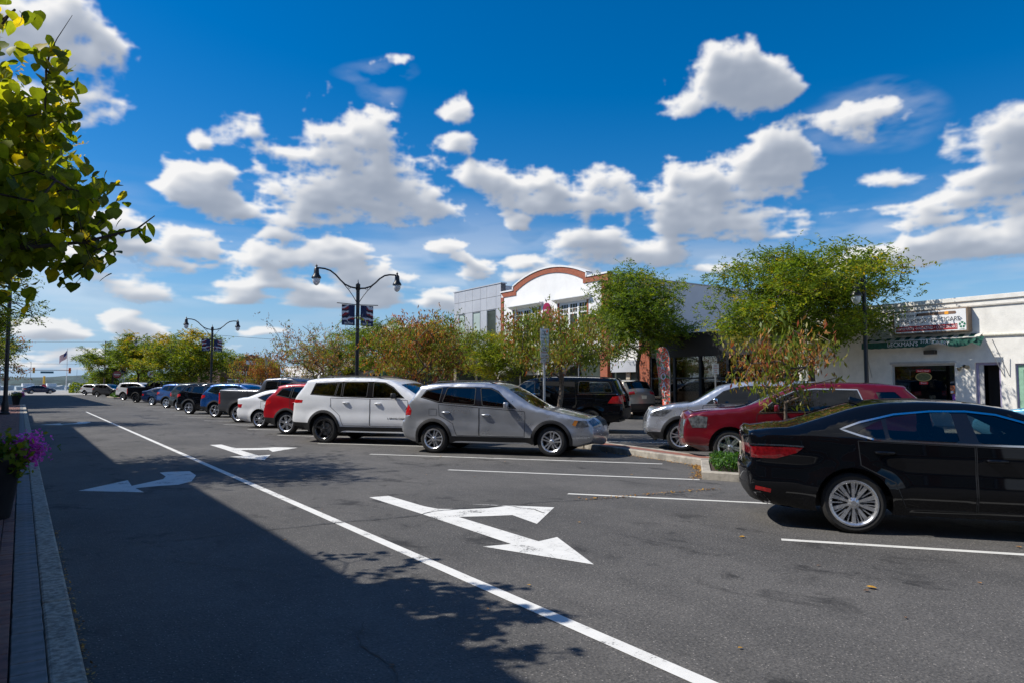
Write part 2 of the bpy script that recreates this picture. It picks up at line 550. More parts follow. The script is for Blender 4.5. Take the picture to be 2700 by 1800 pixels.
M_SHOPGLASS = glass_mat('shop_glass', (0.50, 0.54, 0.54), 1.2)
M_LAMPGLASS = pbr('frosted_lamp_glass', (0.62, 0.64, 0.66), 0.25, var=0.1, vscale=14)
M_BARK = pbr('bark', (0.13, 0.10, 0.075), 0.95, var=0.4, vscale=16, bump=1.0, bscale=55)
M_BARKDK = pbr('dark_bark', (0.060, 0.046, 0.036), 0.95, var=0.4, vscale=16, bump=1.0, bscale=55)
LOCUST = [leaf_mat('locust_leaf_%s' % n, c) for n, c in (('mid', (0.125, 0.190, 0.016)), ('dark', (0.072, 0.125, 0.015)), ('lime', (0.215, 0.25, 0.018)), ('gold', (0.38, 0.27, 0.016)))]
CHERRY = [leaf_mat('cherry_leaf_%s' % n, c, 0.38) for n, c in (('green', (0.135, 0.185, 0.022)), ('olive', (0.24, 0.22, 0.035)), ('red', (0.30, 0.070, 0.030)), ('orange', (0.44, 0.20, 0.065)), ('brown', (0.17, 0.080, 0.040)))]
BIGLEAF = [leaf_mat('broad_leaf_%s' % n, c, 0.6) for n, c in (('green', (0.18, 0.23, 0.016)), ('dark', (0.11, 0.15, 0.014)), ('yellow', (0.52, 0.42, 0.018)), ('lime', (0.30, 0.33, 0.018)))]
SHRUB = [leaf_mat('ground_cover_%s' % n, c, 0.35) for n, c in (('a', (0.045, 0.13, 0.015)), ('b', (0.075, 0.18, 0.02)), ('c', (0.03, 0.085, 0.015)))]
M_PETAL = leaf_mat('magenta_petal', (0.82, 0.11, 0.66), 0.3, (0.85, 0.15, 0.7))
M_PETALW = leaf_mat('white_petal', (0.62, 0.60, 0.62), 0.3, (0.6, 0.6, 0.6))
FALLEN = [leaf_mat('fallen_leaf_%s' % n, c, 0.1) for n, c in (('gold', (0.48, 0.26, 0.03)), ('tan', (0.34, 0.17, 0.05)), ('brown', (0.15, 0.075, 0.03)))]


def car_paint(name, colour, metal=0.0, rough=0.32, coat=1.0, spec=0.25):
    m = pbr('paint_' + name, colour, rough, metal=metal, coat=coat, var=0.05, vscale=1.5, spec=spec)
    return m


# ------------------------------------------------------------------ mesh builder
class MB:
    def __init__(self):
        self.v = []
        self.f = []
        self.mi = []

    def add(self, verts, faces, mi=0):
        b = len(self.v)
        self.v.extend([tuple(p) for p in verts])
        for fc in faces:
            self.f.append(tuple(i + b for i in fc))
            self.mi.append(mi)
        return self

    def box(self, c, s, rz=0.0, mi=0, M=None):
        hx, hy, hz_ = s[0] / 2, s[1] / 2, s[2] / 2
        pts = [Vector((x, y, z)) for x in (-hx, hx) for y in (-hy, hy) for z in (-hz_, hz_)]
        m = M if M is not None else Matrix.Rotation(rz, 3, 'Z')
        pts = [m @ p + Vector(c) for p in pts]
        return self.add(pts, [(0, 1, 3, 2), (4, 6, 7, 5), (0, 4, 5, 1), (2, 3, 7, 6), (0, 2, 6, 4), (1, 5, 7, 3)], mi)

    def b2(self, x0, x1, y0, y1, z0, z1, mi=0):
        return self.box(((x0 + x1) / 2, (y0 + y1) / 2, (z0 + z1) / 2), (abs(x1 - x0), abs(y1 - y0), abs(z1 - z0)), 0, mi)

    def tube(self, pts, radii, seg=8, mi=0, cap=True):
        pts = [Vector(p) for p in pts]
        n = len(pts)
        if not hasattr(radii, '__len__'):
            radii = [radii] * n
        base = len(self.v)
        prev = None
        for i, p in enumerate(pts):
            d = (pts[min(i + 1, n - 1)] - pts[max(i - 1, 0)])
            d = d.normalized() if d.length > 1e-9 else Vector((0, 0, 1))
            if prev is None:
                a = d.orthogonal().normalized()
            else:
                a = (prev - d * prev.dot(d))
                a = a.normalized() if a.length > 1e-6 else d.orthogonal().normalized()
            prev = a
            b = d.cross(a)
            for k in range(seg):
                an = 2 * math.pi * k / seg
                self.v.append(tuple(p + (a * math.cos(an) + b * math.sin(an)) * radii[i]))
        for i in range(n - 1):
            for k in range(seg):
                k2 = (k + 1) % seg
                self.f.append((base + i * seg + k, base + i * seg + k2, base + (i + 1) * seg + k2, base + (i + 1) * seg + k))
                self.mi.append(mi)
        if cap:
            self.f.append(tuple(base + k for k in reversed(range(seg))))
            self.f.append(tuple(base + (n - 1) * seg + k for k in range(seg)))
            self.mi += [mi, mi]
        return self

    def lathe(self, prof, c=(0, 0, 0), seg=20, axis='Z', mi=0, cap=False):
        """prof: list of (radius, height)"""
        base = len(self.v)
        for (r, h) in prof:
            for k in range(seg):
                a = 2 * math.pi * k / seg
                if axis == 'Z':
                    p = (c[0] + r * math.cos(a), c[1] + r * math.sin(a), c[2] + h)
                else:
                    p = (c[0] + r * math.cos(a), c[1] + h, c[2] + r * math.sin(a))
                self.v.append(p)
        n = len(prof)
        for i in range(n - 1):
            for k in range(seg):
                k2 = (k + 1) % seg
                q = (base + i * seg + k, base + i * seg + k2, base + (i + 1) * seg + k2, base + (i + 1) * seg + k)
                self.f.append(q if axis == 'Z' else q[::-1])
                self.mi.append(mi)
        if cap:
            a = tuple(base + k for k in range(seg))
            b = tuple(base + (n - 1) * seg + k for k in range(seg))
            self.f += [a[::-1], b] if axis == 'Z' else [a, b[::-1]]
            self.mi += [mi, mi]
        return self

    def prism(self, poly, z0, z1, mi=0):
        """poly in x,y (counter-clockwise), extruded in z"""
        n = len(poly)
        vs = [(p[0], p[1], z0) for p in poly] + [(p[0], p[1], z1) for p in poly]
        fs = [tuple(reversed(range(n))), tuple(range(n, 2 * n))]
        fs += [(i, (i + 1) % n, n + (i + 1) % n, n + i) for i in range(n)]
        return self.add(vs, fs, mi)

    def prismX(self, poly, x0, x1, mi=0):
        """poly in y,z, extruded along x"""
        n = len(poly)
        vs = [(x0, p[0], p[1]) for p in poly] + [(x1, p[0], p[1]) for p in poly]
        fs = [tuple(reversed(range(n))), tuple(range(n, 2 * n))]
        fs += [(i, (i + 1) % n, n + (i + 1) % n, n + i) for i in range(n)]
        return self.add(vs, fs, mi)

    def mesh(self, name, mats, smooth=False, sharp=None, bevel=0.0, fixn=True):
        me = bpy.data.meshes.new(name)
        me.from_pydata(self.v, [], self.f)
        if not isinstance(mats, (list, tuple)):
            mats = [mats]
        for m in mats:
            me.materials.append(m)
        if len(mats) > 1:
            me.polygons.foreach_set('material_index', self.mi)
        if fixn or bevel:
            bm = bmesh.new()
            bm.from_mesh(me)
            if fixn:
                bmesh.ops.recalc_face_normals(bm, faces=bm.faces)
            if bevel:
                ed = [e for e in bm.edges if len(e.link_faces) == 2 and e.calc_face_angle(0) > 0.5]
                bmesh.ops.bevel(bm, geom=ed, offset=bevel, segments=2, affect='EDGES', profile=0.5)
            bm.to_mesh(me)
            bm.free()
        if smooth:
            me.polygons.foreach_set('use_smooth', [True] * len(me.polygons))
            if sharp:
                me.set_sharp_from_angle(angle=R(sharp))
        me.update()
        return me

    def build(self, name, mats, parent=None, smooth=False, sharp=None, bevel=0.0, loc=None, fixn=True):
        return link(name, self.mesh(name, mats, smooth, sharp, bevel, fixn), parent, loc)


def link(name, data, parent=None, loc=None, rz=None):
    o = bpy.data.objects.new(name, data)
    col.objects.link(o)
    if parent is not None:
        o.parent = parent
    if loc is not None:
        o.location = loc
    if rz is not None:
        o.rotation_euler = (0, 0, rz)
    return o


def tag(o, label, cat, group=None, kind=None):
    o['label'] = label
    o['category'] = cat
    if group:
        o['group'] = group
    if kind:
        o['kind'] = kind
    return o


def thing(name, label, cat, loc=(0, 0, 0), rz=0.0, group=None):
    return tag(link(name, None, None, loc, rz), label, cat, group)


def struct(o):
    o['kind'] = 'structure'
    return o


TEXT_CACHE = {}


def text_mesh(body, size, mat, extrude=0.004, font_shear=0.0, xscale=1.0):
    key = (body, size, mat.name, extrude, font_shear, xscale)
    if key in TEXT_CACHE:
        return TEXT_CACHE[key]
    cu = bpy.data.curves.new('letters', 'FONT')
    cu.body = body
    cu.size = size
    cu.extrude = extrude
    cu.align_x = 'CENTER'
    cu.align_y = 'CENTER'
    cu.shear = font_shear
    cu.resolution_u = 3
    ob = bpy.data.objects.new('letters', cu)
    col.objects.link(ob)
    dg = bpy.context.evaluated_depsgraph_get()
    me = bpy.data.meshes.new_from_object(ob.evaluated_get(dg))
    bpy.data.objects.remove(ob)
    me.materials.clear()
    me.materials.append(mat)
    if xscale != 1.0:
        me.transform(Matrix.Diagonal((xscale, 1, 1, 1)))
    TEXT_CACHE[key] = me
    return me


def lettering(body, size, mat, parent, loc, rot, name='lettering', **kw):
    o = link(name, text_mesh(body, size, mat, **kw), parent, loc)
    o.rotation_euler = rot
    return o


def face_left(rz=0.0):
    """rotation of text that reads on a wall whose outward side faces -X"""
    return (R(90), 0, R(-90) + rz)


def gnd(x, y, z=0.0):
    """ground point seen at a pixel of the photograph"""
    d = pix_ray(x, y)
    t = (z - HC) / d.z
    return Vector((d.x * t, d.y * t, z))


STALL = Vector((math.sin(R(142.4)), math.cos(R(142.4)), 0))   # the way the parked cars point
STALLN = Vector((-STALL.y, STALL.x, 0))                        # to the left of that

# ------------------------------------------------------------------ ground, water, roads
g = MB().add([(-3000, -400, -0.06), (3000, -400, -0.06), (3000, 5000, -0.06), (-3000, 5000, -0.06)], [(0, 1, 2, 3)])
struct(g.build('ground', M_GROUND))
mw, t, out = new_mat('river_water')
p = t.node('ShaderNodeBsdfPrincipled')
p.inputs['Base Color'].default_value = (0.035, 0.07, 0.09, 1)
p.inputs['Roughness'].default_value = 0.12
b = t.node('ShaderNodeBump')
b.inputs['Strength'].default_value = 0.5
b.inputs['Distance'].default_value = 0.3
t.l.new(t.noise(t.node('ShaderNodeTexCoord').outputs['Object'], 0.6, 5, 0.6), b.inputs['Height'])
t.l.new(b.outputs[0], p.inputs['Normal'])
t.l.new(p.outputs[0], out.inputs[0])
struct(MB().add([(-900, 235, -0.03), (900, 235, -0.03), (900, 1300, -0.03), (-900, 1300, -0.03)], [(0, 1, 2, 3)]).build('water', mw))
road = struct(MB().add([(0.30, -40, 0), (24.6, -40, 0), (24.6, 134, 0), (0.30, 134, 0)], [(0, 1, 2, 3)]).build('road', M_ASPH))
struct(MB().add([(-40, 66.2, -0.004), (0.30, 66.2, -0.004), (0.30, 134, -0.004), (-40, 134, -0.004)], [(0, 1, 2, 3)]).build('side_road', M_ASPH))
struct(MB().add([(-220, 134, 0.0), (260, 134, 0.0), (260, 232, 0.0), (-220, 232, 0.0)], [(0, 1, 2, 3)]).build('cross_road', M_ROADLIGHT))
# wooded hills across the river
hv, hf = [], []
NX, NY = 260, 9
for j in range(NY):
    for i in range(NX):
        x = -900 + i * (2600 / (NX - 1))
        y = 1290 + j * 45
        prof = math.sin(math.pi * min(1, (j + 0.25) / (NY - 1))) ** 0.7
        h = 17 + 7 * math.sin(x * 0.0061 + 1.2) + 4 * math.sin(x * 0.017) + 2.5 * math.sin(x * 0.05 + j) + random.uniform(-1.6, 1.6)
        h *= 0.62
        h *= 1.0 - 0.35 * max(0, min(1, (x - 300) / 700))
        hv.append((x, y, -1 + h * prof if 0 < j < NY - 1 else -1))
for j in range(NY - 1):
    for i in range(NX - 1):
        a = j * NX + i
        hf.append((a, a + 1, a + NX + 1, a + NX))
M_HILL = pbr('wooded_hill_hazed', (0.045, 0.072, 0.070), 0.95, var=0.5, vscale=0.06, bump=1.0, bscale=0.3)  # blue in the base colour stands in for distance haze
hill = MB().add(hv, hf).build('hills', M_HILL)
struct(hill)

# ------------------------------------------------------------------ painted markings (parts of the road)
ZP = 0.004


def flat(poly, name, mat, label=None, z=ZP):
    o = MB().add([(p[0], p[1], z) for p in poly], [tuple(range(len(poly)))]).mesh(name, mat, fixn=False)
    bm = bmesh.new()
    bm.from_mesh(o)
    for f in bm.faces:
        if f.normal.z < 0:
            f.normal_flip()
    bmesh.ops.triangulate(bm, faces=bm.faces)
    bm.to_mesh(o)
    bm.free()
    ob = link(name, o, road)
    if label:
        ob['label'] = label
    return ob


flat([(3.10, 1.0), (3.22, 1.0), (3.33, 49.6), (3.23, 49.6)], 'lane_line', M_PAINT, 'long solid white lane line between the two traffic lanes')


def stall_line(x, y, ln, wd=0.10):
    a = Vector((x, y, 0))
    b_ = a + STALL * ln
    n = STALLN * (wd / 2)
    flat([a - n, b_ - n, b_ + n, a + n], 'stall_line', M_PAINT2)


stall_line(6.70, 4.62, 5.0)
for y, ln in ((8.36, 4.7), (12.0, 4.7), (15.73, 6.8)):
    stall_line(6.84, y, ln)
for k in range(1, 22):
    stall_line(6.9, 15.73 + 3.75 * k, 5.4)
for k in range(-1, 14):
    stall_line(12.35 if k > 1 else 12.6, 10.0 + 3.75 * k, 5.0)


def zb8(pts):
    return [gnd(900 + x * 0.44643, 1200 + y * 0.44643) for x, y in pts]


ARW = zb8([(165, 247), (278, 238), (490, 300), (570, 315), (720, 318), (860, 312), (975, 298), (740, 286), (1258, 306), (1155, 404), (1010, 352), (870, 358), (692, 363),
           (1165, 507), (1275, 482), (1492, 645), (835, 538), (1003, 523), (480, 347)])
flat(ARW, 'arrow_marking', M_PAINT, 'white forked road arrow beside the black sedan')
flat([(q.x + 0.05, q.y + 10.85) for q in ARW], 'arrow_marking', M_PAINT, 'white forked road arrow beside the white and grey parked cars')
AL = [gnd(x, y) for x, y in [(207, 1293), (337, 1265), (347, 1280), (430, 1262), (437, 1255), (421, 1245), (440, 1243), (500, 1241), (517, 1252), (505, 1268), (470, 1277), (420, 1280), (357, 1286), (380, 1297)]]
flat(AL, 'arrow_marking', M_PAINT, 'white curved left turn arrow lying in the building shade')
flat([(q.x - 0.12, q.y + 21.8) for q in AL], 'arrow_marking', M_PAINT, 'white curved left turn arrow at the edge of the sunlit gap')


def ribbon(pts, wd, name, mat, parent, z, label=None, jitter=0.0):
    P = [Vector((q[0], q[1], 0)) for q in pts]
    fine = []
    for a, b_ in zip(P[:-1], P[1:]):
        n = max(2, int((b_ - a).length / 0.06))
        for i in range(n):
            fine.append(a.lerp(b_, i / n))
    fine.append(P[-1])
    vs = []
    off = 0.0
    for i, q in enumerate(fine):
        d = (fine[min(i + 1, len(fine) - 1)] - fine[max(i - 1, 0)]).normalized()
        n = Vector((-d.y, d.x, 0))
        off = off * 0.8 + random.uniform(-jitter, jitter)
        ww = wd * random.uniform(0.35, 1.2) / 2
        c = q + n * off
        vs += [tuple((c - n * ww)[:2]) + (z,), tuple((c + n * ww)[:2]) + (z,)]
    fs = [(2 * i, 2 * i + 2, 2 * i + 3, 2 * i + 1) for i in range(len(fine) - 1)]
    o = MB().add(vs, fs).build(name, mat, parent, fixn=True)
    if label:
        o['label'] = label
    return o


M_CRACK = pbr('crack_sealer', (0.012, 0.012, 0.012), 0.6)
ck = [gnd(x * S_, y * S_) for x, y in [(155, 1262), (300, 1248), (450, 1235), (620, 1217), (790, 1198), (950, 1184), (1010, 1172), (1090, 1166), (1160, 1160), (1225, 1170), (1250, 1178)]]
ribbon(ck, 0.022, 'crack', M_CRACK, road, 0.0075, 'dark crack running across the road and the forked arrow', 0.02)
ck = [gnd(x * S_, y * S_) for x, y in [(1160, 1160), (1300, 1150), (1430, 1140), (1560, 1130), (1640, 1122)]]
ribbon(ck, 0.018, 'crack', M_CRACK, road, 0.0075, None, 0.02)
ck = [gnd(x * S_, y * S_) for x, y in [(930, 1640 * 0.93), (960, 1568), (985, 1600)]]
ribbon([(1.7, 3.6), (1.86, 3.9), (1.83, 4.3), (2.0, 4.7)], 0.015, 'crack', M_CRACK, road, 0.0075, None, 0.02)
ribbon([gnd(x, y) for x, y in [(120, 1108), (260, 1103), (420, 1103), (560, 1104)]], 0.03, 'crack', M_CRACK, road, 0.0075, None, 0.03)

for pts_, wd_ in (([(1.9, 6.2), (1.2, 7.4), (.6, 7.6)], .012),
                  ([(3.6, 12.4), (5.2, 13.1), (6.9, 12.7), (8.4, 13.3)], .014), ([(4.9, 22.5), (6.2, 23.6), (6.8, 25.5)], .016), ([(.8, 21.0), (2.4, 21.6), (4.5, 21.2)], .018)):
    ribbon(pts_, wd_, 'crack', M_CRACK, road, 0.0075, None, 0.022)

# ------------------------------------------------------------------ left sidewalk: kerb stones, grey border pavers, red pavers
walk = MB().add([(-12, -14, 0.085), (0.175, -14, 0.085), (0.175, 66, 0.085), (-12, 66, 0.085)], [(0, 1, 2, 3)]).build('sidewalk', M_SAND)
struct(walk)
curb = struct(link('curb', None, None, (0.255, 0, 0)))


def bevel_box(name, s, mat, bev):
    return MB().box((0, 0, 0), s).mesh(name, mat, bevel=bev)


cm = [bevel_box('curb_stone', (0.165, 2.985, 0.26), M_CURBGREY, 0.018) for _ in range(1)]
for k in range(27):
    o = link('curb_stone', cm[0], curb, (0, -13.5 + 3.0 * k, 0.002 * random.uniform(-1, 1)))
bp = [bevel_box('border_paver', (0.164, 0.181, 0.06), M_PAVGREY, 0.006) for _ in range(1)]
n = 0
y = -1.0
while n < 300:
    o = link('border_paver', bp[0], walk, (0.086 + random.uniform(-.002, .002), y, 0.0985 + random.uniform(-.003, .003)))
    o.rotation_euler = (random.uniform(-.012, .012), random.uniform(-.012, .012), random.uniform(-.008, .008))
    y += 0.1895
    n += 1
mb = MB()
while y < 65.9:
    mb.box((0.086, y, 0.0985), (0.164, 0.181, 0.06))
    y += 0.1895
o = mb.build('border_pavers_beyond', M_PAVGREY, walk)
o['kind'] = 'stuff'
rp = [MB().box((0, 0, 0), (0.098, 0.198, 0.06)).mesh('paver', m, bevel=0.005) for m in M_PAVRED]
cells = []
for i in range(34):
    for j in range(-10, 330):
        x = -0.055 - 0.104 * i
        yy = 0.204 * j + (0.102 if i % 2 else 0)
        cells.append((x, yy))


def in_view(x, yy):
    v = Vector((x, yy, -HC))
    return v.y > 3.5 and math.degrees(math.atan2(v.x, v.y)) > -1.9


cells.sort(key=lambda c: (0 if in_view(*c) else 1, c[1] + (0 if c[1] > 3 else 50)))
mbs = [MB() for _ in rp]
for k, (x, yy) in enumerate(cells):
    q = random.randrange(3)
    if k < 300:
        o = link('paver', rp[q], walk, (x, yy, 0.0985 + random.uniform(-.003, .003)))
        o.rotation_euler = (random.uniform(-.015, .015), random.uniform(-.015, .015), random.uniform(-.01, .01))
    else:
        mbs[q].box((x, yy, 0.0985 + random.uniform(-.003, .003)), (0.098, 0.198, 0.06))
for q in range(3):
    o = mbs[q].build('pavers_beyond', M_PAVRED[q], walk, fixn=False)
    o['kind'] = 'stuff'
struct(MB().b2(-12, -3.62, -14, 66, 0.087, 0.128).build('pavement', M_SIDEWALK))
# kerb end of the sidewalk
struct(MB().b2(-12, 0.335, 66.0, 66.16, -0.1, 0.13).build('curb', M_CURB, bevel=0.015))

# ------------------------------------------------------------------ right sidewalk
struct(MB().b2(24.62, 29, -12, 112, -0.1, 0.128).build('sidewalk', M_SIDEWALK))
struct(MB().b2(24.45, 24.615, -12, 112, -0.1, 0.135).build('curb', M_CURB, bevel=0.015))


# ------------------------------------------------------------------ median with kerbs, brick strip and planted ends
def curb_ring(poly, wd=0.15, h=0.14):
    """closed kerb along a polygon (counter-clockwise), with its inner outline returned"""
    n = len(poly)
    P = [Vector((q[0], q[1], 0)) for q in poly]
    inn = []
    for i in range(n):
        d0 = (P[i] - P[i - 1]).normalized()
        d1 = (P[(i + 1) % n] - P[i]).normalized()
        n0, n1 = Vector((-d0.y, d0.x, 0)), Vector((-d1.y, d1.x, 0))
        bi = (n0 + n1).normalized()
        inn.append(P[i] + bi * (wd / max(0.35, bi.dot(n0))))
    mb = MB()
    for i in range(n):
        j = (i + 1) % n
        mb.add([(P[i].x, P[i].y, -0.1), (P[j].x, P[j].y, -0.1), (P[i].x, P[i].y, h - .02), (P[j].x, P[j].y, h - .02),
                tuple((P[i] * .88 + inn[i] * .12)[:2]) + (h,), tuple((P[j] * .88 + inn[j] * .12)[:2]) + (h,), (inn[i].x, inn[i].y, h), (inn[j].x, inn[j].y, h), (inn[i].x, inn[i].y, h - .1), (inn[j].x, inn[j].y, h - .1)],
               [(0, 1, 3, 2), (2, 3, 5, 4), (4, 5, 7, 6), (6, 7, 9, 8)])
    return mb, inn


def island(poly, fill, zf, name='median_island', label=None):
    mb, inn = curb_ring(poly)
    root = mb.build('median_curb', M_CURB, fixn=True)
    struct(root)
    q = MB().add([(v.x, v.y, zf) for v in inn], [tuple(range(len(inn)))]).mesh(name, fill)
    bm = bmesh.new()
    bm.from_mesh(q)
    for f in bm.faces:
        if f.normal.z < 0:
            f.normal_flip()
    bmesh.ops.triangulate(bm, faces=bm.faces)
    bm.to_mesh(q)
    bm.free()
    link('planting_bed' if fill == M_SOIL else 'brick_strip', q, root)
    return root, inn


M_STRIP = brick_mat('median_brick', (0.33, 0.12, 0.08), (0.27, 0.10, 0.07), (0.16, 0.12, 0.10), 1.0, 'FLOOR')
N1 = [(9.80, 8.30), (10.05, 7.72), (11.35, 6.30), (12.5, 7.3), (11.95, 9.05), (11.30, 9.60)]
N2 = [(11.95, 13.98), (12.70, 13.80), (13.65, 15.2), (13.3, 17.2), (12.2, 17.5), (11.50, 15.9)]
island(N1, M_SOIL, 0.11)
island(N2, M_SOIL, 0.11)
island([(11.38, 9.66), (11.98, 9.4), (12.62, 13.78), (11.98, 13.98)], M_STRIP, 0.135)
yy = 17.55
beds = [23.1, 34.6, 43.6, 63.5, 75.0, 88.0]
for yb in beds:
    island([(11.72, yy), (12.32, yy), (12.32, yb - 1.55), (11.72, yb - 1.55)], M_STRIP, 0.135)
    island([(11.3, yb - 1.5), (12.6, yb - 1.5), (12.7, yb + 1.5), (11.4, yb + 1.5)], M_SOIL, 0.11)
    yy = yb + 1.55
island([(10.0, 95.5), (13.5, 95.5), (13.5, 103), (9.0, 103)], M_SOIL, 0.11)
# wide planted median ends near the crossing
island([(8.6, 90.8), (13.5, 90.8), (13.5, 95.2), (9.6, 95.2)], M_STRIP, 0.135)

# ------------------------------------------------------------------ vehicles
def pip(poly, P):
    """points in polygon, vectorised"""
    x, y = P[:, 0], P[:, 1]
    ins = np.zeros(len(P), bool)
    n = len(poly)
    for i in range(n):
        x0, y0 = poly[i]
        x1, y1 = poly[(i + 1) % n]
        if y0 == y1:
            continue
        c = ((y0 > y) != (y1 > y)) & (x < (x1 - x0) * (y - y0) / (y1 - y0) + x0)
        ins ^= c
    return ins


def seg_dist(P, L):
    """distance of points P to polyline L"""
    best = np.full(len(P), 1e9)
    for a, b in zip(L[:-1], L[1:]):
        a, b = np.array(a), np.array(b)
        d = b - a
        t = np.clip(((P - a) @ d) / max(d @ d, 1e-12), 0, 1)
        q = a + t[:, None] * d
        best = np.minimum(best, np.hypot(*(P - q).T))
    return best


def chaikin(out, it=2):
    pts = list(out)
    for _ in range(it):
        new = [pts[0]]
        for (x0, z0, t0), (x1, z1, t1) in zip(pts[:-1], pts[1:]):
            new.append((x0 * .85 + x1 * .15, z0 * .85 + z1 * .15, t0))
            new.append((x0 * .15 + x1 * .85, z0 * .15 + z1 * .85, t0))
        new.append(pts[-1])
        pts = new
    fine = []
    for (x0, z0, t0), (x1, z1, t1) in zip(pts[:-1], pts[1:]):
        n = max(1, int(math.hypot(x1 - x0, z1 - z0) / 0.085))
        for i in range(n):
            fine.append((x0 + (x1 - x0) * i / n, z0 + (z1 - z0) * i / n, t0))
    fine.append(pts[-1])
    # drop near-duplicates
    res = [fine[0]]
    for q in fine[1:]:
        if math.hypot(q[0] - res[-1][0], q[1] - res[-1][1]) > 0.012:
            res.append(q)
    return res


def densify(poly, step, closed=True):
    r = []
    n = len(poly)
    for i in range(n if closed else n - 1):
        a, b = poly[i], poly[(i + 1) % n]
        k = max(1, int(math.hypot(b[0] - a[0], b[1] - a[1]) / step))
        for j in range(k):
            r.append((a[0] + (b[0] - a[0]) * j / k, a[1] + (b[1] - a[1]) * j / k))
    if not closed:
        r.append(poly[-1])
    return r


def convex(pts):
    pts = sorted(set(pts))

    def half(ps):
        h = []
        for p in ps:
            while len(h) > 1 and (h[-1][0] - h[-2][0]) * (p[1] - h[-2][1]) - (h[-1][1] - h[-2][1]) * (p[0] - h[-2][0]) <= 0:
                h.pop()
            h.append(p)
        return h[:-1]
    return half(pts) + half(pts[::-1])


def rounded(poly, k=0.16):
    r = []
    n = len(poly)
    for i in range(n):
        a, b = poly[i], poly[(i + 1) % n]
        r.append((a[0] * (1 - k) + b[0] * k, a[1] * (1 - k) + b[1] * k))
        r.append((a[0] * k + b[0] * (1 - k), a[1] * k + b[1] * (1 - k)))
    return r


SHELL = {}


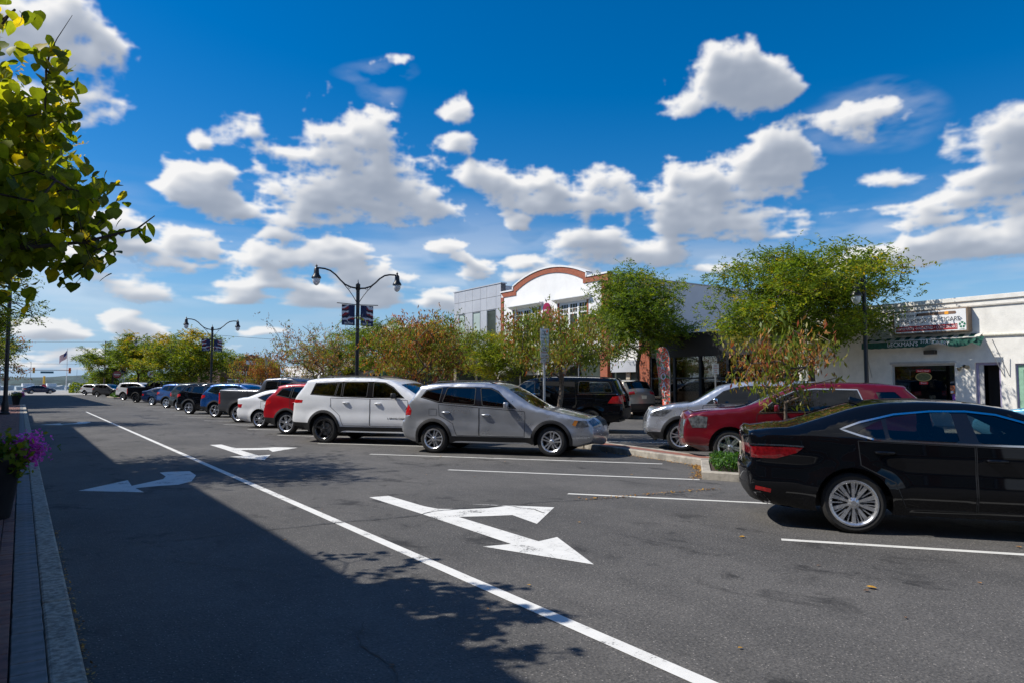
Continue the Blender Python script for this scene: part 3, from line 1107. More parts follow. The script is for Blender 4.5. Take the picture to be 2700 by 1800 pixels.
def car_shell(key, S):
    """geometry shared by all cars of a shape: dict of part name -> (MB, smooth)"""
    if key in SHELL:
        return SHELL[key]
    out = chaikin(S['out'])
    OL = [(x, z) for x, z, _ in out]
    xmin, xmax = min(p[0] for p in OL), max(p[0] for p in OL)
    xm, Lh = (xmin + xmax) / 2, (xmax - xmin) / 2
    wb, tr, ar, sill = S['wb'], S['tr'], S['ar'], S.get('sill', 0.26)
    zb0, zb1 = S['belt']
    W = S['W']

    def ysurf(P, rnd=True):
        P = np.asarray(P, float).reshape(-1, 2)
        x, z = P[:, 0], P[:, 1]
        u = (x - xm) / Lh
        wv = W / 2 * (1 - .03 * u ** 2 - .095 * np.abs(u) ** 6)
        zb = zb0 + (zb1 - zb0) * x / wb
        s = np.clip((zb - z) / (zb - sill), 0, 1)
        up = np.maximum(0, z - zb)
        yy = wv - .010 + .020 * np.sin(np.pi * s) - .055 * np.maximum(0, s - .72) / .28 - .016 * np.exp(-((s - .42) / .13) ** 2) - S['tumble'] * up - .10 * up ** 2
        for xc in (0, wb):
            rho = np.hypot(x - xc, z - tr)
            yy = yy + .028 * np.exp(-((rho - ar) / .10) ** 2)
        if rnd:
            r = .075
            d = np.minimum(seg_dist(P, OL), r)
            yy = yy - .060 * (1 - np.sqrt(np.maximum(0, 1 - ((r - d) / r) ** 2)))
        return yy

    # side outline closed along the sill and the wheel arches
    bot = []
    dz = min(0.99, max(-0.99, (sill - tr) / ar))
    a0 = math.asin(dz)
    for xc in (wb, 0):
        for k in range(15):
            a = a0 + (math.pi - 2 * a0) * k / 14
            bot.append((xc + ar * math.cos(a), tr + ar * math.sin(a)))
    side = OL + bot
    polys = []
    for i, (poly, kind) in enumerate(S['panes']):
        polys.append(('pane', rounded(poly, .055), kind))
    hull = S.get('dlo')
    if hull is None and S.get('hull', True):
        hull = convex([q for pl, _k in S['panes'] for q in pl])
        cx_, cz_ = sum(p[0] for p in hull) / len(hull), sum(p[1] for p in hull) / len(hull)
        hull = [(p[0] + (.022 if p[0] > cx_ else -.022), p[1] + (.018 if p[1] > cz_ else -.018)) for p in hull]
    if hull:
        polys.append(('window_pillar', hull, None))
    if S.get('lowz'):
        zr, zf = S['lowz']
        if zr:
            polys.append(('lower_cladding', [(xmin - .1, sill - .15), (-ar * .80, sill - .15), (-ar * .80, zr), (xmin - .1, zr + .02)], None))
        if zf:
            polys.append(('lower_cladding', [(wb + ar * .80, sill - .15), (xmax + .1, sill - .15), (xmax + .1, zf), (wb + ar * .80, zf)], None))
    if S.get('tail'):
        polys.append(('tail_light', S['tail'], None))
    if S.get('head'):
        polys.append(('headlight', S['head'], None))
    for d in S['doors']:
        polys.append(('door', d, None))
    V, E = [], []

    def addpoly(pl, closed=True):
        b = len(V)
        V.extend(pl)
        n = len(pl)
        for i in range(n if closed else n - 1):
            E.append((b + i, b + (i + 1) % n))

    addpoly(side)
    for _, pl, _k in polys:
        addpoly(densify(pl, 0.09))
    side_np = np.array(side)
    gx = np.arange(xmin, xmax, .075)
    gz = np.arange(sill, max(p[1] for p in OL), .06)
    G = np.array([(x + (.037 if j % 2 else 0), z) for j, z in enumerate(gz) for x in gx])
    G = G[pip(side, G)]
    G = G[seg_dist(G, OL) > .05]
    ring = []
    for i in range(1, len(OL) - 1):
        dx, dz_ = OL[i + 1][0] - OL[i - 1][0], OL[i + 1][1] - OL[i - 1][1]
        l = math.hypot(dx, dz_)
        for off in (.008, .024, .05):
            ring.append((OL[i][0] + dz_ / l * off, OL[i][1] - dx / l * off))
    ring = np.array(ring)
    ring = ring[pip(side, ring)]
    ring = ring[seg_dist(ring, OL) > .006]
    allv = V + [tuple(p) for p in G] + [tuple(p) for p in ring]
    vo, eo, fo, _a, _b, _c = delaunay_2d_cdt([Vector(p) for p in allv], E, [], 0, 1e-5)
    P = np.array([(v.x, v.y) for v in vo])
    T = np.array([f for f in fo if len(f) == 3])
    cen = P[T].mean(axis=1)
    T = T[pip(side, cen)]
    cen = P[T].mean(axis=1)
    owner = np.full(len(T), -1)
    for i, (nm, pl, kd) in enumerate(polys):
        ins = pip(pl, cen)
        owner[(owner < 0) & ins] = i
    Y = ysurf(P)
    parts = []       # (name, MB, kind)

    def side_mb(tri, sg, inset=0.0, mb=None):
        mb = mb or MB()
        use = np.unique(tri)
        mp = {int(u_): i for i, u_ in enumerate(use)}
        vs = [(P[u_, 0], sg * (Y[u_] - inset), P[u_, 1]) for u_ in use]
        fs = []
        for a, b, c in tri:
            q = (mp[int(a)], mp[int(b)], mp[int(c)])
            fs.append(q if sg < 0 else q[::-1])
        return mb.add(vs, fs)

    body = MB()
    lights = {}
    for sg in (1, -1):
        side_mb(T[owner < 0], sg, 0, body)
        for i, (nm, pl, kd) in enumerate(polys):
            tri = T[owner == i]
            if len(tri) == 0:
                continue
            if nm == 'pane':
                parts.append(('window', side_mb(tri, sg, .010), kd))
            elif nm == 'door':
                parts.append(('door', side_mb(tri, sg, 0), (sg, pl)))
            elif nm == 'window_pillar':
                parts.append((nm, side_mb(tri, sg, .004), sg))
            elif nm == 'lower_cladding':
                parts.append((nm, side_mb(tri, sg, -.002), sg))
            else:
                lights[(nm, sg)] = side_mb(tri, sg, -.004)
    # strip across the car along the outline
    n = len(OL)
    Yo = ysurf(np.array(OL))
    ts = [-1, -.95, -.88, -.78, -.62, -.45, -.22, 0, .22, .45, .62, .78, .88, .95, 1]
    nrm = []
    for i in range(n):
        a, b = OL[max(i - 2, 0)], OL[min(i + 2, n - 1)]
        dx, dz_ = b[0] - a[0], b[1] - a[1]
        l = math.hypot(dx, dz_)
        nrm.append((-dz_ / l, dx / l))

    def sp(i, t, lift=0.0):
        nx, nz = nrm[i]
        k = min(1, max(0, (abs(nx) - .25) / .6))
        k = k * k * (3 - 2 * k)
        amt = (.030 * (1 - k) + (S.get('bowf', .17) if nx > 0 else S.get('bowr', .10)) * k) * (1 - t * t) + lift
        return (OL[i][0] + nx * amt, t * Yo[i], OL[i][1] + nz * amt)

    grid = {}

    def put(mb, i, j, lift=0.0):
        vs = [sp(i, ts[j], lift), sp(i + 1, ts[j], lift), sp(i + 1, ts[j + 1], lift), sp(i, ts[j + 1], lift)]
        mb.add(vs, [(0, 1, 2, 3)])

    extra = {}
    for i in range(n - 1):
        tg = out[i][2]
        for j in range(len(ts) - 1):
            tm = (ts[j] + ts[j + 1]) / 2
            at = abs(tm)
            sg = 1 if tm > 0 else -1
            if tg == 'rglass' and at < .86:
                put(extra.setdefault('rear_window', MB()), i, j, -.008)
            elif tg == 'cabback' and at < .7:
                put(extra.setdefault('rear_window', MB()), i, j, -.008)
            elif tg == 'wind' and at < .90:
                put(extra.setdefault('windshield', MB()), i, j, -.008)
            elif tg == 'tail' and at > S.get('tailt', .6):
                put(lights.setdefault(('tail_light', sg), MB()), i, j, .004)
            elif tg == 'grille' and at < .5:
                put(extra.setdefault('grille', MB()), i, j, -.01)
            elif tg == 'grille' and at > .6:
                put(lights.setdefault(('headlight', sg), MB()), i, j, .004)
            elif tg in ('lower',):
                put(extra.setdefault('lower_bumper' if i < n / 2 else 'lower_bumper ', MB()), i, j, .002)
            elif tg == 'chrome':
                put(extra.setdefault('chrome_bumper', MB()), i, j, .01)
            elif tg == 'spoil' and S.get('blackspoil'):
                put(extra.setdefault('spoiler', MB()), i, j)
            else:
                put(body, i, j)
    SHELL[key] = dict(body=body, parts=parts, lights=lights, extra=extra, ysurf=ysurf, OL=OL, side=side, sp=sp, nrm=nrm, out=out, a0=a0, meshes={})
    return SHELL[key]


def weld(me, dist=2e-4, sharp=38):
    bm = bmesh.new()
    bm.from_mesh(me)
    bmesh.ops.remove_doubles(bm, verts=bm.verts, dist=dist)
    bmesh.ops.dissolve_degenerate(bm, edges=bm.edges, dist=1e-5)
    bm.to_mesh(me)
    bm.free()
    me.polygons.foreach_set('use_smooth', [True] * len(me.polygons))
    me.set_sharp_from_angle(angle=R(sharp))
    return me


def surf_ribbon(ys, line, wd, sg, lift, closed=False):
    """strip of the given width along a line on the side of a car"""
    L = densify(line, .05, closed)
    n = len(L)
    sub = 4 if wd > .06 else 1
    rows = [[] for _ in range(sub + 1)]
    for i in range(n):
        p0 = L[(i - 1) % n] if closed else L[max(i - 1, 0)]
        p1 = L[(i + 1) % n] if closed else L[min(i + 1, n - 1)]
        dx, dz = p1[0] - p0[0], p1[1] - p0[1]
        l = math.hypot(dx, dz) or 1
        nx, nz = -dz / l * wd / 2, dx / l * wd / 2
        for k in range(sub + 1):
            f = 1 - 2 * k / sub
            rows[k].append((L[i][0] + nx * f, L[i][1] + nz * f))
    vs = []
    for k in range(sub + 1):
        yk = ys(np.array(rows[k])) + lift
        vs += [(rows[k][i][0], sg * yk[i], rows[k][i][1]) for i in range(n)]
    m = n if closed else n - 1
    fs = []
    for k in range(sub):
        for i in range(m):
            j = (i + 1) % n
            q = (k * n + i, k * n + j, (k + 1) * n + j, (k + 1) * n + i)
            fs.append(q if sg > 0 else q[::-1])
    return vs, fs


WHEELS = {}


def wheel_meshes(Rt, rr, wd, style, mat):
    key = (Rt, rr, wd, style, mat.name)
    if key in WHEELS:
        return WHEELS[key]
    h = wd / 2
    ty = MB().lathe([(rr - .01, -h + .02), (rr + .015, -h + .004), (rr + .05, -h - .002), (Rt - .035, -h + .004), (Rt - .008, -h + .022), (Rt, -h + .05), (Rt, -.01), (Rt - .006, 0), (Rt, .01), (Rt, h - .05), (Rt - .008, h - .022), (Rt - .035, h - .004),
                     (rr + .05, h + .002), (rr + .015, h - .004), (rr - .01, h - .02)], seg=36, axis='Y').mesh('tyre', M_RUBBER, smooth=True, sharp=50)
    br = MB().lathe([(rr - .005, -h + .01), (rr - .005, h - .03)], seg=28, axis='Y')
    br.lathe([(0.001, -.02), (rr - .006, -.02)], seg=28, axis='Y')
    br.lathe([(0.03, .012), (rr * .62, .012), (rr * .62, -.008)], seg=28, axis='Y', mi=1)
    bm_ = br.mesh('wheel', [M_BLACKPL, M_GALV], smooth=True, sharp=40)
    rm = MB()
    rm.lathe([(rr - .035, h - .045), (rr - .022, h - .008), (rr - .004, h + .006), (rr + .010, h + .004), (rr + .010, h - .012)], seg=40, axis='Y')
    rm.lathe([(.001, h - .006), (.028, h - .006), (.034, h - .010), (.062, h - .022), (.068, h - .06)], seg=24, axis='Y')

    def bar(a, r0, r1, w0, w1, off0=0, off1=0, y0=None, y1=None):
        ca, sa = math.cos(a), math.sin(a)
        y0 = h - .020 if y0 is None else y0
        y1 = h - .012 if y1 is None else y1
        vs = []
        for r, w_, off, yy in ((r0, w0, off0, y0), (r1, w1, off1, y1)):
            for s in (-1, 1):
                tx = off + s * w_ / 2
                vs.append((r * ca - tx * sa, yy, r * sa + tx * ca))
                vs.append((r * ca - tx * 1.25 * sa, yy - .035, r * sa + tx * 1.25 * ca))
        rm.add(vs, [(0, 2, 6, 4), (0, 4, 5, 1), (2, 3, 7, 6), (1, 5, 7, 3), (0, 1, 3, 2), (4, 6, 7, 5)])

    if style == 'twin5':
        for k in range(5):
            a = R(90) + k * 2 * math.pi / 5
            for s in (-1, 1):
                bar(a, .05, rr - .02, .026, .034, s * .020, s * .040)
    elif style == 'five':
        for k in range(5):
            bar(R(90) + k * 2 * math.pi / 5, .05, rr - .02, .040, .062)
    elif style == 'six':
        for k in range(6):
            a = R(90) + k * math.pi / 3
            for s in (-1, 1):
                bar(a, .05, rr - .02, .028, .040, s * .016, s * .026)
    elif style == 'multi':
        for k in range(10):
            a = R(90) + k * math.pi / 5
            bar(a, .05, rr - .02, .022, .044)
            if k % 2 == 0:
                for s in (-1, 1):
                    bar(a + R(18), rr * .42, rr - .02, .010, .015, s * .013, s * .022, h - .03, h - .02)
            else:
                bar(a + R(18), rr * .45, rr - .02, .012, .016, 0, 0, h - .03, h - .02)
    elif style == 'ten':
        for k in range(10):
            bar(R(90) + k * math.pi / 5 + (R(7) if k % 2 else R(-7)), .05, rr - .02, .026, .036)
    for k in range(5):
        a = R(54) + k * 2 * math.pi / 5
        rm.lathe([(.001, h - .012), (.010, h - .012), (.012, h - .03)], c=(.05 * math.cos(a), 0, .05 * math.sin(a)), seg=6, axis='Y')
    rmesh = rm.mesh('rim', mat, smooth=True, sharp=25)
    WHEELS[key] = (bm_, ty, rmesh)
    return WHEELS[key]


def seat_mesh(mat):
    b = MB()
    b.box((0, 0, .10), (.50, .48, .18))
    b.box((-.27, 0, .42), (.14, .46, .60), M=Matrix.Rotation(R(-14), 3, 'Y'))
    b.box((-.37, 0, .80), (.09, .26, .18), M=Matrix.Rotation(R(-10), 3, 'Y'))
    return b.mesh('seat', mat, smooth=True, sharp=60, bevel=.04)


SEATS = {}


def make_car(label, cat, spec, paint, P, az=142.4, near='R', style='five', rim=None, group=None, detail=True, cname='parked_car', opts=None):
    """P: where the rear wheel on the side facing the street touches the ground (x, y)"""
    S = dict(SPEC[spec])
    if opts:
        S.update(opts)
    key = spec + str(sorted((opts or {}).keys())) + str((opts or {}).get('id', ''))
    sh = car_shell(key, S)
    W, wb, tr, ar = S['W'], S['wb'], S['tr'], S['ar']
    h = Vector((math.sin(R(az)), math.cos(R(az)), 0))
    left = Vector((-h.y, h.x, 0))
    c = Vector((P[0], P[1], 0)) + left * ((W / 2 - .02) * (1 if near == 'R' else -1))
    root = thing(cname, label, cat, c, math.atan2(h.y, h.x), group)
    ys = sh['ysurf']
    mc = sh['meshes']

    def part(name, mbfun, mats, parent=root, weldit=False, **kw):
        ck = (name, kw.pop('ck', None))
        if ck not in mc:
            mb = mbfun()
            me = mb.mesh(name, M_BLACKPL, fixn=kw.pop('fixn', False), **{k: v for k, v in kw.items()})
            if weldit:
                weld(me)
            mc[ck] = me
        me = mc[ck].copy()
        me.materials.clear()
        for m in (mats if isinstance(mats, (list, tuple)) else [mats]):
            me.materials.append(m)
        return link(name, me, parent)

    part('body', lambda: sh['body'], paint, weldit=True)
    glass = {'g': S.get('gmat', M_GLASS), 'd': M_GLASSDK}
    if not detail:
        glass = {'g': M_GLASSDK, 'd': M_GLASSDK}
    k = 0
    for i, (nm, mb, info) in enumerate(sh['parts']):
        if nm == 'window':
            part('window', lambda: mb, glass[info], weldit=True, ck=i)
        elif nm in ('window_pillar', 'lower_cladding'):
            part(nm, lambda: mb, M_GLOSSBLK if nm == 'window_pillar' else S.get('lowermat', M_BLACKPL), weldit=True, ck=i)
        elif nm == 'door':
            d = part('door', lambda: mb, paint, weldit=True, ck=i)
            sg, pl = info
            if detail:
                def seam():
                    q = MB()
                    q.add(*surf_ribbon(ys, pl, .011, sg, .0025, True))
                    return q
                part('door_seam', seam, M_BLACKPL, d, ck=i)
            cx = sum(p[0] for p in pl) / len(pl)
            hx = min(p[0] for p in pl) + .22 if S.get('handles') is None else S['handles'][0 if cx < wb * .42 else 1][0]
            hz_ = max(p[1] for p in pl) - .13 if S.get('handles') is None else S['handles'][0 if cx < wb * .42 else 1][1]
            if detail:
                def hand():
                    y0 = float(ys(np.array([(hx, hz_)]))[0]) * sg
                    q = MB()
                    q.tube([(hx - .10, y0, hz_), (hx - .085, y0 + sg * .022, hz_ + .002), (hx, y0 + sg * .032, hz_ + .003), (hx + .085, y0 + sg * .022, hz_ + .002), (hx + .10, y0, hz_)], [.012, .019, .021, .019, .012], 8)
                    return q
                part('handle', hand, S.get('handmat', paint), d, ck=i, smooth=True, fixn=True)
    for (nm, sg), mb in sh['lights'].items():
        m = S.get('tailmat', M_REDLENS) if nm == 'tail_light' else M_HEADLENS
        part(nm, lambda: mb, m, weldit=True, ck=sg)
    em = {'rear_window': M_GLASSDK, 'windshield': M_GLASSW if detail else M_GLASSDK, 'grille': S.get('grillemat', M_BLACKPL), 'lower_bumper': S.get('lowermat', M_BLACKPL), 'chrome_bumper': M_CHROME, 'spoiler': M_BLACKPL}
    for nm, mb in sh['extra'].items():
        part(nm.strip(), lambda: mb, em[nm.strip()], weldit=True, ck=nm)
    # trim strips on both sides
    for sg in (1, -1):
        if S.get('clad', True):
            def clad():
                q = MB()
                for xc in (0, wb):
                    arc = [(xc + (ar + .030) * math.cos(a), tr + (ar + .030) * math.sin(a)) for a in np.linspace(sh['a0'] + .0, math.pi - sh['a0'], 22)]
                    q.add(*surf_ribbon(ys, arc, .075, sg, .010))
                x0, x1 = math.cos(sh['a0']) * ar, wb - math.cos(sh['a0']) * ar
                zs = S.get('sill', .26)
                q.add(*surf_ribbon(ys, [(x0 + .0, zs + .075), (x1, zs + .075)], .15, sg, .010))
                return q
            part('arch_cladding', clad, S.get('cladmat', M_BLACKPL), ck=sg, smooth=True)
        if S.get('dlo'):
            def dlo():
                q = MB()
                q.add(*surf_ribbon(ys, S['dlo'], S.get('dlow', .022), sg, .006, True))
                return q
            part('window_trim', dlo, M_CHROME if S.get('chrome') else M_BLACKPL, ck=sg, smooth=True)
        else:
            def wtr():
                q = MB()
                for pl, kd in S['panes']:
                    q.add(*surf_ribbon(ys, rounded(pl, .055), .016, sg, .003, True))
                return q
            part('window_trim', wtr, M_BLACKPL, ck=sg, smooth=True)
        mx, mz = S['mirror']

        def mir():
            y0 = float(ys(np.array([(mx, mz)]))[0])
            q = MB()
            q.box((mx + .02, sg * (y0 + .13), mz + .085), (.10, .20, .15), M=Matrix.Rotation(R(-6) * sg, 3, 'Z'))
            q.box((mx + .03, sg * (y0 + .02), mz + .03), (.07, .12, .04))
            return q
        part('side_mirror', mir, S.get('mirmat', paint), ck=sg, smooth=True, sharp=60, bevel=.03, fixn=True)
        if S.get('rails'):
            def rail():
                xs = np.linspace(S['rails'][0], S['rails'][1], 9)
                zt = np.interp(xs, *zip(*[(x, z) for x, z, tg in sh['out'] if tg in ('roof', 'wind')]))
                q = MB()
                pts = [(float(x), sg * (W / 2 - S['rails'][2]), float(z) + (.045 if 0 < i < 8 else .0)) for i, (x, z) in enumerate(zip(xs, zt))]
                q.tube(pts, .014, 6)
                return q
            part('roof_rail', rail, S.get('railmat', M_BLACKPL), ck=sg, smooth=True, fixn=True)
    # underbody and wheel wells
    xs = [p[0] for p in sh['OL']]

    def under():
        q = MB()
        wi = W / 2 - .34
        q.b2(min(xs) + .18, max(xs) - .2, -wi, wi, S.get('sill', .26) + .02, S.get('sill', .26) + .16)
        q.b2(ar + .06, wb - ar - .06, -W / 2 + .10, W / 2 - .10, S.get('sill', .26) + .03, S.get('sill', .26) + .14)
        q.b2(min(xs) + .16, -ar - .04, -W / 2 + .16, W / 2 - .16, S.get('sill', .26) + .08, S.get('sill', .26) + .2)
        q.b2(wb + ar + .04, max(xs) - .22, -W / 2 + .18, W / 2 - .18, S.get('sill', .26) + .02, S.get('sill', .26) + .2)
        for xc in (0, wb):
            for sg in (1, -1):
                base = len(q.v)
                A = np.linspace(-.25, math.pi + .25, 15)
                for yy in (W / 2 - .06, W / 2 - .36):
                    for a in A:
                        q.v.append((xc + (ar + .012) * math.cos(a), sg * yy, tr + (ar + .012) * math.sin(a)))
                for i in range(14):
                    q.f.append((base + i, base + i + 1, base + 15 + i + 1, base + 15 + i))
                    q.mi.append(0)
                q.f.append(tuple(base + 15 + i for i in range(15)))
                q.mi.append(0)
        return q
    part('underbody', under, M_BLACKPL, fixn=True)
    # wheels
    bm_, ty, rmsh = wheel_meshes(tr, S.get('rim', tr * .72), S.get('tw', .23), style, rim or M_ALLOY)
    for xc in (0, wb):
        for sg in (1, -1):
            wo = link('wheel', bm_, root, (xc, sg * (W / 2 - S.get('tw', .23) / 2 - .025), tr), 0 if sg > 0 else math.pi)
            spin = random.uniform(0, 6.28) if style != 'multi' else 0
            link('tyre', ty, wo)
            rr_ = link('rim', rmsh, wo)
            rr_.rotation_euler = (0, spin, 0)
    # licence plate
    if not S.get('noplate'):
        i = min(range(len(sh['OL'])), key=lambda q_: abs(sh['OL'][q_][1] - S.get('platez', .88)) + (0 if sh['OL'][q_][0] < 0 else 9))
        pos = sh['sp'](i, 0, .012)
        part('licence_plate', lambda: MB().box(pos, (.015, .31, .16)), M_PLATE, fixn=True)
    if detail:
        sm = S.get('seatmat', M_SEAT)
        if sm.name not in SEATS:
            SEATS[sm.name] = seat_mesh(sm)
        zf = S.get('seatz', .42)
        for sx in S.get('seats', (.35, 1.45)):
            for sy in (-.36, .36):
                link('seat', SEATS[sm.name], root, (sx, sy, zf))
        dx = S.get('dash', wb - .85)

        def dash():
            q = MB()
            q.box((dx, 0, zf + .42), (.42, W - .36, .26))
            return q
        part('dashboard', dash, M_SEAT, fixn=True, bevel=.05, smooth=True)

        def steer():
            q = MB()
            Mx = Matrix.Rotation(R(-65), 3, 'Y')
            pts = [Vector((dx - .36, .36, zf + .48)) + Mx @ Vector((.18 * math.cos(a), .18 * math.sin(a), 0)) for a in np.linspace(0, 2 * math.pi, 21)]
            q.tube(pts, .016, 6)
            q.tube([(dx - .34, .36, zf + .47), (dx - .1, .36, zf + .40)], .03, 6)
            return q
        part('steering_wheel', steer, M_BLACKPL, fixn=True, smooth=True)
        part('cabin_floor', lambda: MB().b2(-.3, wb - .5, -W / 2 + .14, W / 2 - .14, S.get('sill', .26) + .15, S.get('sill', .26) + .19), M_DARKIN, fixn=True)
    return root


def door_polys(x_arch, B, Ffront, low, beltr, beltf, A_top):
    """rear and front door outlines below the belt"""
    zb_ = lambda x: beltr + (beltf - beltr) * x / Ffront
    rear = [(x_arch, low), (B - .008, low), (B - .008, zb_(B) - .035), (A_top, zb_(A_top) - .035), (A_top + .02, zb_(A_top) - .30), (x_arch - .10, low + .28)]
    front = [(B + .008, low), (Ffront - .02, low), (Ffront, zb_(Ffront) - .12), (Ffront - .02, zb_(Ffront) - .035), (B + .008, zb_(B) - .035)]
    return [rear, front]


M_GLOSSBLK = pbr('gloss_black_trim', (0.008, 0.008, 0.010), 0.12, coat=0.5)
SPEC = {}
SPEC['suv_compact'] = dict(
    out=[(-.62, .27, 'lower'), (-.84, .36, 'bump'), (-.90, .55, 'bump'), (-.885, .77, 'bump'), (-.82, .80, 'tail'), (-.79, 1.0, 'tail'), (-.73, 1.18, 'gate'), (-.67, 1.24, 'rglass'), (-.43, 1.55, 'spoil'), (-.45, 1.60, 'roof'), (-.1, 1.665, 'roof'), (.5, 1.69, 'roof'), (1.2, 1.685, 'roof'), (1.62, 1.635, 'wind'), (2.45, 1.135, 'hood'), (3.3, .95, 'hood'), (3.72, .85, 'grille'), (3.86, .70, 'bump'), (3.90, .52, 'bump'), (3.84, .33, 'lower'), (3.48, .23, 'end')],
    W=1.86, wb=2.92, tr=.345, ar=.425, belt=(1.215, 1.03), tumble=.24, sill=.27,
    panes=[([(-.35, 1.35), (-.21, 1.50), (.20, 1.565), (.14, 1.225)], 'd'), ([(.22, 1.22), (.33, 1.575), (1.05, 1.57), (1.05, 1.16)], 'g'), ([(1.25, 1.15), (1.17, 1.56), (1.42, 1.555), (1.60, 1.48), (1.78, 1.34), (2.08, 1.09)], 'g')],
    doors=door_polys(.60, 1.17, 2.30, .44, 1.215, 1.06, .13),
    tail=[(-.80, .90), (-.80, 1.03), (-.70, 1.17), (-.60, 1.03), (-.63, .90)], head=[(3.40, .74), (3.46, .84), (3.72, .825), (3.78, .70), (3.60, .68)],
    mirror=(1.86, 1.08), rails=(-.2, 1.5, .33), handles=((.32, .98), (1.34, .93)), seats=(.45, 1.45), seatz=.40, platez=.95, dash=2.05, tw=.235)
SPEC['suv_large'] = dict(
    out=[(-.75, .42, 'lower'), (-1.08, .47, 'lower'), (-1.12, .64, 'bump'), (-1.08, 1.02, 'bump'), (-1.06, 1.13, 'tail'), (-1.02, 1.24, 'gate'), (-.98, 1.3, 'rglass'), (-.68, 1.70, 'spoil'), (-.68, 1.76, 'roof'), (-.3, 1.82, 'roof'), (.6, 1.84, 'roof'), (1.5, 1.82, 'roof'), (2.05, 1.755, 'wind'), (2.95, 1.26, 'hood'), (3.6, 1.18, 'hood'), (3.96, 1.08, 'grille'), (4.05, .8, 'bump'), (4.05, .5, 'lower'), (3.7, .37, 'end')],
    W=1.98, wb=3.09, tr=.39, ar=.475, belt=(1.30, 1.22), tumble=.22, sill=.32,
    panes=[([(-.45, 1.375), (-.32, 1.675), (.40, 1.70), (.33, 1.325)], 'd'), ([(.37, 1.325), (.44, 1.70), (.55, 1.705), (.545, 1.315)], 'd'), ([(.60, 1.31), (.61, 1.71), (1.36, 1.71), (1.36, 1.295)], 'd'), ([(1.55, 1.285), (1.53, 1.71), (1.86, 1.69), (2.13, 1.56), (2.50, 1.285)], 'g')],
    doors=door_polys(.62, 1.47, 2.62, .50, 1.31, 1.26, .22),
    tail=[(-1.09, 1.23), (-.71, 1.205), (-.74, 1.13), (-1.08, 1.12)], head=[(3.62, 1.0), (3.66, 1.08), (3.98, 1.05), (4.02, .98)],
    mirror=(2.22, 1.25), mirmat=M_BLACKPL, rails=(-.35, 1.75, .36), handles=((.72, 1.14), (1.72, 1.12)), seats=(.5, 1.55), seatz=.52, platez=1.0, dash=2.25, tw=.25, bowr=.12, blackspoil=True, lowz=(.56, .56))
SPEC['sedan'] = dict(
    out=[(-.70, .24, 'lower'), (-1.00, .29, 'lower'), (-1.10, .44, 'bump'), (-1.13, .68, 'bump'), (-1.075, .75, 'bump'), (-1.07, .81, 'tail'), (-1.075, .93, 'gate'), (-1.10, 1.06, 'deck'), (-1.08, 1.105, 'deck'), (-.82, 1.145, 'deck'), (-.62, 1.155, 'rglass'), (.05, 1.385, 'roof'), (.35, 1.44, 'roof'), (.75, 1.455, 'roof'), (1.25, 1.435, 'roof'), (1.62, 1.37, 'wind'), (2.35, 1.02, 'hood'), (3.1, .92, 'hood'), (3.55, .80, 'grille'), (3.72, .62, 'bump'), (3.74, .4, 'lower'), (3.4, .22, 'end')],
    W=1.865, wb=2.82, tr=.335, ar=.395, belt=(1.05, .985), tumble=.40, sill=.225,
    panes=[([(.05, 1.118), (.31, 1.258), (.335, 1.055), (.20, 1.06)], 'g'), ([(.355, 1.272), (.68, 1.333), (1.0, 1.343), (1.05, 1.03), (.38, 1.052)], 'g'), ([(1.15, 1.338), (1.36, 1.325), (1.62, 1.25), (2.06, 1.015), (1.23, 1.022)], 'g')],
    doors=door_polys(.52, 1.19, 2.20, .30, 1.06, .99, .06),
    tail=[(-1.10, .93), (-.50, .935), (-.58, .87), (-.80, .80), (-1.10, .80)], head=[(3.2, .76), (3.3, .84), (3.6, .77), (3.64, .70)],
    dlo=[(-.11, 1.15), (.09, 1.228), (.44, 1.318), (.8, 1.355), (1.14, 1.358), (1.42, 1.325), (1.66, 1.25), (2.16, .995), (1.15, 1.008), (.25, 1.035), (.08, 1.085)], chrome=True, dlow=.020,
    clad=False, mirror=(1.95, 1.0), handles=((.32, .90), (1.38, .84)), seats=(.35, 1.35), seatz=.28, platez=.86, dash=1.98, tw=.235, tailmat=M_DKREDLENS, tailt=.3, noplate=False)
SPEC['sedan_white'] = dict(SPEC['sedan'], tail=[(-1.10, .90), (-.80, .895), (-.86, .76), (-1.10, .76)], tailmat=M_REDLENS, tailt=.62, chrome=False)
SPEC['crossover'] = dict(
    out=[(-.70, .34, 'lower'), (-.92, .40, 'lower'), (-.97, .58, 'bump'), (-.98, .82, 'bump'), (-.93, .92, 'tail'), (-.88, 1.10, 'gate'), (-.84, 1.16, 'rglass'), (-.42, 1.52, 'spoil'), (-.48, 1.58, 'roof'), (-.1, 1.65, 'roof'), (.6, 1.68, 'roof'), (1.2, 1.66, 'roof'), (1.6, 1.60, 'wind'), (2.5, 1.12, 'hood'), (3.2, 1.02, 'hood'), (3.58, .88, 'grille'), (3.7, .65, 'bump'), (3.7, .42, 'lower'), (3.4, .27, 'end')],
    W=1.85, wb=2.75, tr=.36, ar=.435, belt=(1.20, 1.06), tumble=.26, sill=.28,
    panes=[([(-.42, 1.30), (-.22, 1.50), (.16, 1.55), (.10, 1.21)], 'd'), ([(.17, 1.20), (.24, 1.555), (.95, 1.56), (.95, 1.15)], 'd'), ([(1.09, 1.14), (1.06, 1.56), (1.3, 1.55), (1.6, 1.44), (2.12, 1.10)], 'g')],
    doors=door_polys(.60, 1.02, 2.22, .46, 1.21, 1.08, .12),
    tail=[(-.95, .90), (-.60, 1.02), (-.62, 1.12), (-.92, 1.12)], head=[(3.1, .86), (3.2, .95), (3.6, .86), (3.62, .80)],
    mirror=(1.86, 1.07), rails=(-.25, 1.35, .33), seats=(.4, 1.4), platez=.72, tw=.235, lowz=(.54, .5))
